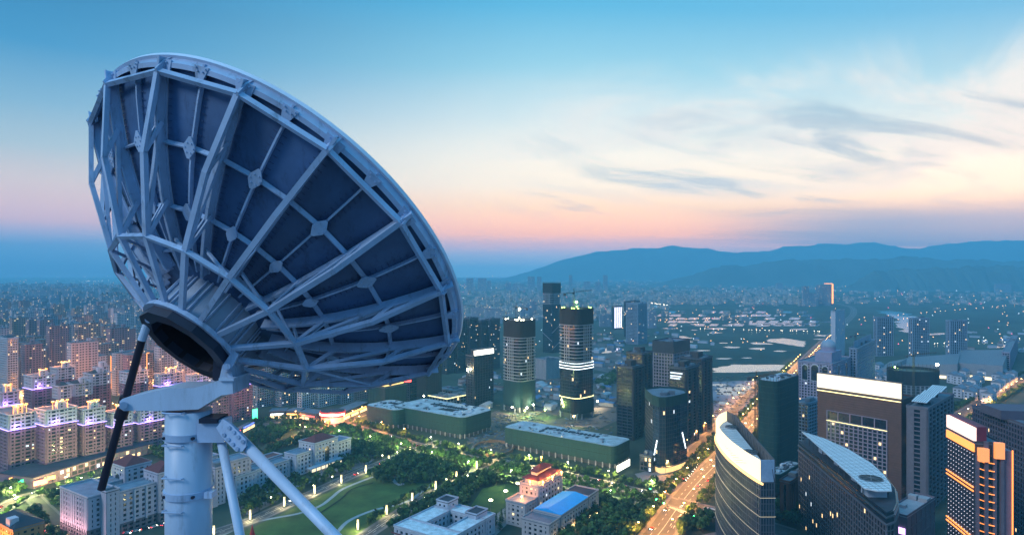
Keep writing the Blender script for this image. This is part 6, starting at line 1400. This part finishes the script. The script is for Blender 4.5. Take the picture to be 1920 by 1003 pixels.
def along(proto, P_, off, spacing, label, group, s0=0, rng=None):
    acc = 0; nxt = s0; k = 0
    for a, b in zip(P_, P_[1:]):
        L_ = (b-a).length; d = (b-a)/L_; o = Vector((-d.y, d.x, 0))
        while nxt <= acc+L_:
            p = a+d*(nxt-acc)+o*off; nxt += spacing
            px, py = CX+F*p.x/p.y, HY+H*F/p.y
            if rng and not (rng[0] < px < rng[1] and rng[2] < py < rng[3]): continue
            rz = math.atan2(-o.y*math.copysign(1, off), -o.x*math.copysign(1, off)); k += 1
            if id(proto) not in used: used.add(id(proto)); proto.o.location = (p.x, p.y, 0); proto.o.rotation_euler = (0, 0, rz); tag(proto.o, label, None, group)
            else: copy_tree(proto.o, (p.x, p.y, 0), rz, 1, label, group)
        acc += L_
along(sod, AVE, 11.0, 34, 'orange street lamp on the left kerb of the main avenue', 'orange lamps on the left kerb of the avenue', 40, (1180, 1500, 600, 1010))
along(sod, AVE, -11.0, 34, 'orange street lamp on the right kerb of the main avenue', 'orange lamps on the right kerb of the avenue', 57, (1180, 1560, 600, 1010))
along(sod, SIDE, 7, 40, 'orange street lamp in the side street by the dark towers', 'orange lamps in the side street', 10)
along(sod, RST, 11.5, 36, 'orange street lamp along the right hand street', 'orange lamps of the right street', 10, (1700, 1940, 680, 830))
along(sod, LST, 10, 26, 'orange street lamp at the left crossing', 'orange lamps at the left crossing', 4)
along(sod, BLV_A, 8, 42, 'orange street lamp on the far side of the boulevard', 'orange lamps on the far side of the boulevard', 8, (480, 800, 700, 1000))
along(whl, BLV_A, 8, 40, 'yellow street lamp on the far side of the tree lined boulevard', 'yellow lamps on the far side of the boulevard', 20, (800, 1280, 700, 1000))
along(grl, BLV_B, -7, 46, 'yellow green street lamp on the near side of the boulevard', 'lime lamps on the near side of the boulevard', 12, (560, 1220, 700, 1000))
along(grl, ST2, -8, 30, 'lime street lamp on the near side of the left corner street', 'lime lamps in the left street', 5, (-20, 280, 800, 1000))
along(whl, ST2, 8, 38, 'yellow street lamp in the left corner street', 'yellow lamps in the left street', 15, (-20, 280, 800, 1000))
# sodium lamps in the lanes between the blocks of the left quarter
laneL = bpy.data.lights.new('lane_lamp', 'POINT'); laneL.energy = 42000; laneL.color = (1, .36, .10); laneL.shadow_soft_size = .6
lan = lamp_proto('street_lamp', 12, 1.5, glow('sodium_head', (1, .5, .15), 60), laneL); lan.o['label'] = 'orange lamp in a lane between the left quarter blocks'; lan.o['group'] = 'orange lamps in the left quarter lanes'; p = G(225, 756); lan.o.location = (p.x, p.y, 0)
rl = random.Random(404); k = 0
while k < 60:
    py = rl.choice((rl.uniform(612, 660), rl.uniform(640, 760), rl.uniform(700, 800))); px = rl.uniform(-10, 470); p = G(px, py)
    if near_building(p.x, p.y, -4): continue
    k += 1; copy_tree(lan.o, (p.x, p.y, 0), rl.uniform(0, 6.28), 1.0, 'orange lamp in a lane between the left quarter blocks', 'orange lamps in the left quarter lanes')
# added pink fill lamps for the courtyard building's short face, in place of shop light
pinkL = bpy.data.lights.new('added_pink_lamp', 'POINT'); pinkL.energy = 5200; pinkL.color = (1, .42, .40); pinkL.shadow_soft_size = .4
cb_ = G(165, 1014); f1 = Vector((math.cos(TH), math.sin(TH), 0)); f2 = Vector((-f1.y, f1.x, 0))
for i in range(4):
    p = cb_-f1*7+f2*(4+i*10.5); T = Thing('added_fill_lamp', 'added pink fill lamp before the short face of the courtyard building, %s from the corner' % ORD[i], 'floodlight', (p.x, p.y, 0), 'added pink fill lamps'); T.part('housing', MB().box((p.x, p.y, .3), (.7, .5, .6), TH), rubber); T.part('lens', MB().box((p.x+.3, p.y+.1, .45), (.3, .4, .35), TH), glow('fill_lamp_lens', (1, .4, .4), 12))
    lg = bpy.data.objects.new('added_pink_lamp', pinkL); COL.objects.link(lg); lg.parent = T.o; lg.location = (0, 0, 5)
# glowing columns along the park avenues
colm = glow('column_glow', (1, .78, .30), 2.0, True)
columnL = bpy.data.lights.new('column_light', 'POINT'); columnL.energy = 7000; columnL.color = (1, .80, .36); columnL.shadow_soft_size = .6
def light_column(label, px, py, group, scl=1.0):
    p = G(px, py); T = Thing('light_column', label, 'light column', (p.x, p.y, 0), group)
    T.part('plinth', MB().box((p.x, p.y, .35), (1.5, 1.5, .7), TH), dconc); T.part('glowing_shaft', MB().box((p.x, p.y, 4.3), (.9, .9, 7.2), TH), colm); T.part('cap', MB().box((p.x, p.y, 8.05), (1.4, 1.4, .3), TH), dconc)
    lg = bpy.data.objects.new('column_light', columnL); COL.objects.link(lg); lg.parent = T.o; lg.location = (0, -1.6, 4.0)
for i, (x, y) in enumerate([(401, 1006), (469, 975), (533, 950), (590, 927), (640, 907), (686, 888), (729, 869), (769, 852)]): light_column('glowing light column on the left park avenue, %s from the bottom' % ORD[i], x, y, 'light columns on the left park avenue')
for i, (x, y) in enumerate([(671, 994), (725, 966), (773, 942), (817, 919), (856, 900), (894, 880)]): light_column('glowing light column on the right park avenue, %s from the bottom' % ORD[i], x, y, 'light columns on the right park avenue')
globe = glow('globe_glow', (1, .95, .55), 14.0, True)
def globe_lamp(label, px, py, group, big=True):
    p = G(px, py); T = Thing('globe_lamp', label, 'park lamp', (p.x, p.y, 0), group); h_ = 8.0 if big else 5.0; T.part('post', MB().tube((p.x, p.y, 0), (p.x, p.y, h_), .16, 8), metal)
    for k in range(5 if big else 1):
        a = 2*PI*k/5; r_ = 1.1 if big else 0; q = (p.x+r_*math.cos(a), p.y+r_*math.sin(a), h_+.5); T.part('globe', MB().tube((q[0], q[1], q[2]-.5), (q[0], q[1], q[2]), .3, 8, .55).tube((q[0], q[1], q[2]), q[:2]+(q[2]+.5,), .55, 8, .2), globe)
for i, (x, y) in enumerate([(893, 973), (920, 958), (948, 940), (971, 925)]): globe_lamp('cluster of globe lamps on the lawn, %s from the left' % ORD[i], x, y, 'globe lamps on the lawn')
for i, (x, y) in enumerate([(428, 946), (508, 945), (623, 905), (588, 922), (745, 858), (717, 864), (796, 945), (877, 903), (804, 962), (837, 910)]): globe_lamp('single globe lamp beside the park avenues, %s in order of distance from the pillar' % ORD[i], x, y, 'single globe lamps in the park', False)
def signal(label, px, py, m):
    p = G(px, py); T = Thing('traffic_signal', label, 'traffic light', (p.x, p.y, 0), 'traffic lights at the big crossing'); T.part('post', MB().tube((p.x, p.y, 0), (p.x, p.y, 6), .12, 6), metal); T.part('arm', MB().tube((p.x, p.y, 5.8), (p.x-3, p.y, 6), .09, 6), metal); T.part('housing', MB().box((p.x-3, p.y, 5.6), (.7, .5, 1.8)), rubber); T.part('green_lens', MB().box((p.x-3, p.y-.32, 5.1), (.9, .15, .9)), m)
sg = glow('signal_green', (.05, 1, .25), 30, True)
for i, (x, y) in enumerate([(1226, 928), (1252, 955), (1238, 948), (1308, 980), (1325, 976)]): signal(['green traffic light by the far corner trees', 'green traffic light at the near left corner', 'green traffic light left of the zebra crossing', 'green traffic light on the near right island', 'green traffic light beside the bus'][i], x, y, sg)
# ================================================================== vehicles
def car_proto(nm, colr, bus=False):
    T = Thing(nm, 'x', 'bus' if bus else 'car', (0, 0, 0)); pm = mat('paint_'+nm+str(colr), colr, .25, .2, 0, spec=.6)
    if bus:
        T.part('body', MB().box((0, 0, 1.75), (11.5, 2.5, 2.6)), pm); T.part('windows', MB().box((0, 0, 2.2), (11.0, 2.56, 1.0)), glass); T.part('roof_unit', MB().box((-1, 0, 3.2), (4, 1.6, .35)), white); T.part('stripe', MB().box((0, 0, 1.0), (11.2, 2.58, .5)), mat('bus_green', (.02, .25, .10), .4)); wx = 3.8; L_ = 5.76
    else:
        pr = [(-2.2, .35), (2.2, .35), (2.25, .75), (1.2, .95), (.55, 1.42), (-1.1, 1.45), (-1.75, .98), (-2.2, .9)]
        n = len(pr); vs = [(x, -.88, z) for x, z in pr]+[(x, .88, z) for x, z in pr]; T.part('body', MB().add(vs, [tuple(range(n)), tuple(range(2*n-1, n-1, -1))]+[(i, n+i, n+(i+1) % n, (i+1) % n) for i in range(n)]), pm)
        T.part('windows', MB().box((-.28, 0, 1.2), (1.5, 1.80, .36)), glass); wx = 1.35; L_ = 2.24
    for sx in (-1, 1):
        for sy in (-1, 1): T.part('wheel', MB().tube((wx*sx, sy*(.78 if not bus else 1.1), .34), (wx*sx, sy*(.95 if not bus else 1.28), .34), .34, 10), rubber)
    for sy in (-.6, .6): T.part('headlight', MB().box((L_, sy, .7), (.12, .4, .22)), glow('headlight', (1, .95, .8), 30)); T.part('tail_light', MB().box((-L_, sy, .8), (.12, .4, .2)), glow('tail_light', (1, .03, .02), 14))
    return T
cars = [car_proto('car', c_) for c_ in ((.55, .56, .58), (.05, .05, .06), (.30, .02, .02), (.16, .18, .22))]; busp = car_proto('bus', (.62, .66, .66), True); cu = set()
def put(proto, p, rz, label, group):
    if id(proto) not in cu: cu.add(id(proto)); proto.o.location = (p.x, p.y, p.z); proto.o.rotation_euler = (0, 0, rz); tag(proto.o, label, None, group)
    else: copy_tree(proto.o, (p.x, p.y, p.z), rz, 1, label, group)
rnd = random.Random(77); CN = ['silver', 'black', 'dark red', 'grey']
def traffic(P_, offs, n, where, rng):
    cum = [0]
    for a, b in zip(P_, P_[1:]): cum.append(cum[-1]+(b-a).length)
    k = 0; tries = 0; taken = []
    while k < n and tries < 400:
        tries += 1; s = rnd.uniform(0, cum[-1]); i = max(j for j in range(len(P_)-1) if cum[j] <= s); a, b = P_[i], P_[i+1]; d = (b-a).normalized(); o = Vector((-d.y, d.x, 0)); of = rnd.choice(offs); p = a+d*(s-cum[i])+o*of; px, py = CX+F*p.x/p.y, HY+H*F/p.y
        if not (rng[0] < px < rng[1] and rng[2] < py < rng[3]) or any((p-q).length < 8 for q in taken): continue
        taken.append(p); p.z = .12; j = rnd.randrange(4); rz = math.atan2(d.y, d.x)+(PI if of > 0 else 0); k += 1; put(cars[j], p, rz, '%s car driving with its lights on %s' % (CN[j], where), '%s cars %s' % (CN[j], where))
traffic(AVE, (-6.5, -2.5, 2.5, 6.5), 26, 'along the main avenue', (1180, 1480, 700, 1003)); traffic(BLV_A, (-2.5, 2.5), 16, 'along the boulevard', (520, 1260, 700, 1003)); traffic(RST, (-5, 5), 8, 'along the right hand street', (1760, 1920, 690, 800)); traffic(PKL, (-2.2, 2.2), 4, 'on the left park avenue', (480, 760, 840, 1000)); traffic(ST2, (-2.5, 2.5), 5, 'in the left corner street', (0, 260, 860, 990))
for i in range(9):
    p = G(1282+i*3.2, 902-i*4.2); j = (1, 3, 1, 0, 1, 3, 1, 1, 0)[i]; put(cars[j], p+Vector((0, 0, .02)), .35, '%s car parked in the row by the curved glass tower' % CN[j], '%s cars parked by the curved glass tower' % CN[j])
for i in range(8):
    p = G(72+i*4.5, 978+i*4.2); j = (1, 0, 3, 1, 0, 1, 3, 0)[i]; put(cars[j], p+Vector((0, 0, .15)), TH, '%s car parked along the lane left of the courtyard building' % CN[j], '%s cars parked in the lane' % CN[j])
for i in range(6):
    p = G(238+i*17, 1000-i*4); j = (0, 0, 1, 0, 3, 0)[i]; put(cars[j], p+Vector((0, 0, .02)), .4*i, '%s car parked in the yard of the courtyard building' % CN[j], '%s cars parked in the yard' % CN[j])
for i, (x, y, rz, lab) in enumerate([(1334, 961, -.55, 'white and green city bus beside the crescent tower'), (668, 772, .7, 'white bus waiting at the left crossing'), (465, 920, .3, 'white coach parked in front of the white hall'), (497, 930, .3, 'second coach parked nearer the park trees'), (1230, 930, -.6, 'white bus turning at the boulevard end')]): put(busp, G(x, y)+Vector((0, 0, .13)), rz, lab, 'buses')
# red conical tent on the lawn edge
c = G(473, 1006); T = Thing('red_cone_tent', 'small red cone shaped tent at the lower edge of the lawn', 'tent', tuple(c)); n = 12; T.part('canvas', MB().add([(c.x+2.2*math.cos(2*PI*k/n), c.y+2.2*math.sin(2*PI*k/n), 0) for k in range(n)]+[(c.x, c.y, 8.5)], [(k, (k+1) % n, n) for k in range(n)]), mat('red_canvas', (.40, .01, .02), .7)); T.part('pole', MB().tube((c.x, c.y, 8.2), (c.x, c.y, 9.6), .08, 6), metal)
# ================================================================== trees
def crown_mesh(nm, seed, n=150, rx=2.6, rz_=2.7, zc_=4.6, leaf=.72, lobes=7):
    r_ = random.Random(seed); mb = MB(); cl = []
    for k in range(lobes):
        a = r_.uniform(0, 2*PI); q = r_.uniform(.2, .75); cl.append((rx*q*math.cos(a), rx*q*math.sin(a), zc_+rz_*r_.uniform(-.5, .65), r_.uniform(.42, .62)*rx))
    cl.append((0, 0, zc_, rx*.7))
    for k in range(n):
        cx_, cy_, cz_, R_ = r_.choice(cl); v = Vector((r_.gauss(0, 1), r_.gauss(0, 1), r_.gauss(0, 1))).normalized(); p = Vector((cx_, cy_, cz_))+v*(R_*r_.uniform(.72, 1.08)); nn_ = (v+Vector((r_.gauss(0, .5), r_.gauss(0, .5), r_.gauss(0, .5)+.3))).normalized(); t = nn_.orthogonal().normalized(); b = nn_.cross(t); an = r_.uniform(0, PI); t, b = t*math.cos(an)+b*math.sin(an), b*math.cos(an)-t*math.sin(an); s = leaf*r_.uniform(.6, 1.25)
        mb.add([p-t*s-b*s*.6, p+t*s*.7-b*s, p+t*s+b*s*.6, p-t*s*.6+b*s], [(0, 1, 2, 3)])
    return mb
leafm = [mat('leaf_dark', (.034, .078, .022), .8, 0, .25, .8, island=.45), mat('leaf_mid', (.055, .118, .026), .8, 0, .25, .8, island=.45), mat('leaf_deep', (.026, .064, .024), .8, 0, .25, .8, island=.45)]
bark = mat('bark', (.05, .035, .025), .9)
TP = []
for k in range(6):
    T = Thing('broadleaf_tree', 'x', 'tree', (0, 0, 0)); cm = crown_mesh('c', 40+k, 170, 2.5+.3*(k % 3), 2.6, 4.7, .68, 6+k)
    m = MB().tube((0, 0, 0), (0, 0, 2.6), .22, 6, .16); 
    for j in range(4): a = j*1.7+k; m.tube((0, 0, 2.2+.2*j), (1.1*math.cos(a), 1.1*math.sin(a), 4.2+.3*j), .11, 5, .05)
    T.part('trunk', m, bark); T.part('crown', cm, leafm[k % 3]); TP.append((T, cm, leafm[k % 3]))
def inside(p, poly):
    x, y = p; r_ = False; j = len(poly)-1
    for i in range(len(poly)):
        xi, yi = poly[i]; xj, yj = poly[j]
        if (yi > y) != (yj > y) and x < (xj-xi)*(y-yi)/(yj-yi)+xi: r_ = not r_
        j = i
    return r_
BP = [[(p[0], p[1]) for p in b] for b in BR]
RS = [(np.array([(p.x, p.y) for p in P_]), w_) for P_, w_ in ROADS]
def free(x, y, clear=2.0):
    for P_, w_ in RS:
        if ((P_-np.array((x, y)))**2).sum(1).min() < (w_+clear-1.5)**2+9: return False
    for b in BP:
        cx_ = sum(q[0] for q in b)/len(b); cy_ = sum(q[1] for q in b)/len(b); rad = max(math.hypot(q[0]-cx_, q[1]-cy_) for q in b)
        d = math.hypot(cx_-x, cy_-y)
        if d < rad+clear:
            f_ = max(.01, (d-clear)/max(d, .01))
            if inside((x, y), b) or inside((cx_+(x-cx_)*f_, cy_+(y-cy_)*f_), b): return False
    return True
rnd = random.Random(99); trees = []
WOODS = [('tree in the strip below the lit parade', [(462, 838), (478, 806), (560, 797), (610, 806), (560, 806), (530, 822), (505, 836)], 5.5),
         ('dark tree in the belt left of the park avenue', [(440, 985), (520, 945), (600, 910), (690, 870), (755, 845), (735, 838), (640, 845), (610, 858), (650, 872), (590, 905), (520, 930), (455, 965)], 5.6),
         ('dark tree in the grove at the head of the lawn', [(690, 893), (740, 868), (775, 848), (830, 838), (905, 862), (880, 885), (830, 905), (800, 908), (760, 912), (715, 908)], 5.4),
         ('dark tree in the wood right of the lawn', [(720, 1000), (770, 965), (830, 925), (880, 900), (930, 882), (990, 884), (985, 905), (950, 905), (900, 915), (872, 950), (880, 975), (850, 985), (800, 965), (760, 985)], 5.2),
         ('tree in the dense grove right of the blue roofed hall', [(1030, 1030), (1100, 975), (1112, 935), (1150, 930), (1200, 945), (1228, 965), (1222, 985), (1185, 1030)], 5.0),
         ('tree in the green strip behind the white hall', [(440, 900), (480, 850), (560, 825), (640, 800), (720, 830), (760, 838), (700, 848), (640, 838), (600, 835), (530, 840), (470, 890)], 6.0),
         ('tree beside the forecourt of the white hall', [(445, 950), (480, 925), (540, 900), (590, 895), (560, 915), (500, 935), (460, 960)], 7.0),
         ('tree in the gardens of the lower left corner', [(30, 1003), (60, 960), (110, 1000), (130, 1030), (60, 1040)], 5.5),
         ('tree along the left corner street', [(30, 930), (80, 935), (125, 925), (118, 960), (80, 950), (40, 945)], 6.0),
         ('tree at the lower left edge by the lit shops', [(0, 905), (30, 915), (55, 930), (20, 945), (0, 950)], 6.5),
         ('tree in the yard behind the courtyard building', [(280, 850), (330, 830), (420, 835), (420, 880), (330, 880)], 7.0),
         ('tree around the big crossing', [(1215, 905), (1260, 930), (1240, 940), (1222, 925)], 6.0), ('tree on the near corner of the big crossing', [(1290, 985), (1330, 965), (1345, 985), (1310, 1010), (1270, 1010)], 7.0),
         ('tree between crescent and leaf roofed towers', [(1458, 960), (1500, 950), (1505, 1010), (1455, 1010)], 5.5), ('tree on the green strip south of the village', [(1780, 775), (1800, 757), (1860, 765), (1850, 775)], 6.0),
         ('tree behind the construction towers', [(1115, 720), (1150, 700), (1160, 715), (1130, 735)], 6.0)]
for lab, pl, sp in WOODS:
    P_ = [G(*a)[:2] for a in pl]; xs = [p[0] for p in P_]; ys = [p[1] for p in P_]; pts_ = []; grid = {}
    for k in range(int((max(xs)-min(xs))*(max(ys)-min(ys))/(sp*sp)*3.2)):
        x, y = rnd.uniform(min(xs), max(xs)), rnd.uniform(min(ys), max(ys))
        if not inside((x, y), P_): continue
        g_ = (int(x//sp), int(y//sp))
        if any((x-q[0])**2+(y-q[1])**2 < (sp*.78)**2 for a in (-1, 0, 1) for b in (-1, 0, 1) for q in grid.get((g_[0]+a, g_[1]+b), ())): continue
        if not free(x, y): continue
        grid.setdefault(g_, []).append((x, y)); trees.append((y, x, lab, rnd.uniform(.75, 1.35)))
def row(P_, off, sp, lab, rng, s0=3):
    acc = 0; nxt = s0
    for a, b in zip(P_, P_[1:]):
        L_ = (b-a).length; d = (b-a)/L_; o = Vector((-d.y, d.x, 0))
        while nxt <= acc+L_:
            p = a+d*(nxt-acc)+o*(off+rnd.uniform(-.8, .8)); nxt += sp*rnd.uniform(.75, 1.3); px, py = CX+F*p.x/p.y, HY+H*F/p.y
            if not (rng[0] < px < rng[1] and rng[2] < py < rng[3]): continue
            if any(((Q-np.array((p.x, p.y)))**2).sum(1).min() < (w_-2.2)**2 for Q, w_ in RS): continue
            if any(inside((p.x, p.y), b_) for b_ in BP): continue
            trees.append((p.y, p.x, lab, rnd.uniform(.6, 1.05)))
        acc += L_
for off in (9.5, 14): row(BLV_A, off, 6.5, 'street tree on the far side of the boulevard', (470, 1255, 700, 1000))
for off in (-9.5, -14): row(BLV_A, off, 6.5, 'street tree on the median of the boulevard', (560, 1255, 700, 1000))
for off in (-8.5, -13, 8): row(BLV_B, off, 6.0, 'street tree on the near side of the boulevard', (560, 1215, 700, 1000))
for off in (12.8, 18): row(AVE, off, 8, 'orange lit street tree on the left kerb of the main avenue', (1180, 1480, 600, 1003))
for off in (-12.8, -18): row(AVE, off, 8, 'orange lit street tree on the right kerb of the main avenue', (1180, 1560, 600, 1003))
for off in (12.5, -12.5, 17): row(RST, off, 8, 'orange lit street tree of the right hand street', (1740, 1920, 680, 830))
row(PKR, 8, 6, 'tree along the right park avenue', (690, 960, 850, 1003)); row(PKR, -8, 6, 'tree along the right park avenue', (780, 960, 850, 1003)); row(ST2, -9, 8, 'tree along the left corner street', (-10, 270, 860, 1000)); row(ST2, 9.5, 9, 'tree along the left corner street', (100, 270, 860, 1000))
row(SIDE, -8, 9, 'tree in the side street by the dark towers', (1250, 1340, 800, 900)); row(LST, -12, 9, 'tree at the left crossing', (560, 700, 760, 820))
trees.sort(); n_ind = 0; bulk = [MB(), MB(), MB()]; bt = MB(); tu = set()
for (y, x, lab, s) in trees:
    k = rnd.randrange(6); T, cm, lm = TP[k]; rz = rnd.uniform(0, 6.28)
    if n_ind < 300:
        n_ind += 1; sc = (s*rnd.uniform(.9, 1.15), s*rnd.uniform(.9, 1.15), s*rnd.uniform(.9, 1.2))
        if k not in tu: tu.add(k); T.o.location = (x, y, 0); T.o.rotation_euler = (0, 0, rz); T.o.scale = sc; tag(T.o, lab, None, re.sub(r'\btree\b', 'trees', lab, count=1))
        else: copy_tree(T.o, (x, y, 0), rz, sc, lab, re.sub(r'\btree\b', 'trees', lab, count=1))
    else:
        V = np.array(cm.v); ca, sa = math.cos(rz), math.sin(rz); W = np.stack([(V[:, 0]*ca-V[:, 1]*sa)*s+x, (V[:, 0]*sa+V[:, 1]*ca)*s+y, V[:, 2]*s], 1); b = bulk[k % 3]; o = len(b.v); b.v += list(map(tuple, W)); b.f += [tuple(i+o for i in f) for f in cm.f]; b.m += [0]*len(cm.f); bt.tube((x, y, 0), (x, y, 3*s), .2, 4, .12)
for i in range(3): structure('woodland_crowns', bulk[i], leafm[i], kind='stuff', label='farther street and park tree crowns', cat='trees')
structure('woodland_trunks', bt, bark, kind='stuff', label='trunks of the farther street and park trees', cat='trees')
print('TREES', len(trees), 'FLATS', cnt)
# huts, sheds and site clutter
rs = random.Random(515); hut = [mat('hut_blue_roof', (.10, .24, .50), .6), mat('hut_white_roof', (.55, .58, .62), .6), mat('hut_rust_roof', (.24, .12, .10), .7), mat('hut_grey_roof', (.28, .30, .33), .6)]; HN = ['blue', 'white', 'rust coloured', 'grey']
HUTS = [((1005, 1160, 690, 770), 46, 'on the building site behind the construction towers'), ((860, 940, 700, 770), 14, 'on the site around the slim tower'), ((1060, 1250, 625, 690), 60, 'on the plain before the pale hotel'), ((1240, 1340, 615, 690), 14, 'by the meadow right of the dark cluster'), ((1600, 1780, 700, 770), 26, 'near the ring shaped site'), ((1780, 1930, 620, 690), 26, 'on the plain behind the village')]
for (x0, x1, y0, y1), n, where in HUTS:
    k = 0; tr = 0
    while k < n and tr < 900:
        tr += 1; p = G(rs.uniform(x0, x1), rs.uniform(y0, y1))
        if near_building(p.x, p.y, 3): continue
        k += 1; j = rs.randrange(4); w_, d_, h_ = rs.uniform(10, 26), rs.uniform(6, 12), rs.uniform(3, 6.5); a = rs.choice((TH, TH+PI/2, TH+.2)); lab = 'low shed with %s roof %s' % (HN[j], where); T = Thing('shed', lab, 'shed', (p.x, p.y, 0), lab.replace('shed', 'sheds')); f1 = Vector((math.cos(a), math.sin(a), 0)); f2 = Vector((-f1.y, f1.x, 0)); q = p-f1*w_/2-f2*d_/2; pl_ = [q, q+f1*w_, q+f1*w_+f2*d_, q+f2*d_]; BR.append(pl_); T.part('walls', MB().prism(pl_, 0, h_), wblue if j % 2 else concrete)
        o2 = inset(pl_, -.5); r0, r1 = (o2[0]+o2[3])/2, (o2[1]+o2[2])/2; T.part('roof', MB().add([(v.x, v.y, h_) for v in o2]+[(r0.x, r0.y, h_+1.8), (r1.x, r1.y, h_+1.8)], [(0, 1, 5, 4), (2, 3, 4, 5), (1, 2, 5), (3, 0, 4)]), hut[j])
        m_ = q+f1*w_*.5-f2*.05; T.part('door', MB().box((m_.x, m_.y, 1.3), (2.2, .12, 2.6), a), Lw if rs.random() < .3 else dconc)
for nm, colr in (('site_rubble', (.20, .18, .17)), ('site_timber', (.26, .20, .12)), ('site_pipes', (.16, .22, .30))):
    m = MB()
    for k in range(420):
        p = G(*rs.choice(((rs.uniform(900, 1150), rs.uniform(700, 840)), (rs.uniform(1340, 1470), rs.uniform(705, 790)), (rs.uniform(870, 1010), rs.uniform(775, 845)))))
        m.box((p.x, p.y, .4), (rs.uniform(1, 6), rs.uniform(.6, 2.5), rs.uniform(.4, 1.6)), rs.uniform(0, 3))
    structure(nm, m, mat(nm, colr, .9, 0, .2, .3, island=.4), kind='stuff', label='scattered %s on the building sites' % nm.replace('_', ' '), cat='rubble')
# dark conifers by the pagoda roofed hall
for i, (x, y) in enumerate([(930, 985), (940, 978), (949, 970), (938, 992)]):
    p = G(x, y); T = Thing('conifer', 'dark narrow conifer beside the white path, %s from the left' % ORD[i], 'tree', (p.x, p.y, 0), 'conifers by the white path'); T.part('trunk', MB().tube((p.x, p.y, 0), (p.x, p.y, 9), .2, 6, .05), bark); m = MB(); r_ = random.Random(i)
    for k in range(150):
        z = r_.uniform(.8, 9.5); rad = (10-z)*.24*r_.uniform(.5, 1.05); a = r_.uniform(0, 6.28); q = Vector((p.x+rad*math.cos(a), p.y+rad*math.sin(a), z)); t = Vector((math.cos(a), math.sin(a), -.5))*.6; b = Vector((-math.sin(a), math.cos(a), 0))*.35; m.add([q-t-b, q-t+b, q+t+b*.4, q+t-b*.4], [(0, 1, 2, 3)])
    T.part('crown', m, leafm[2])
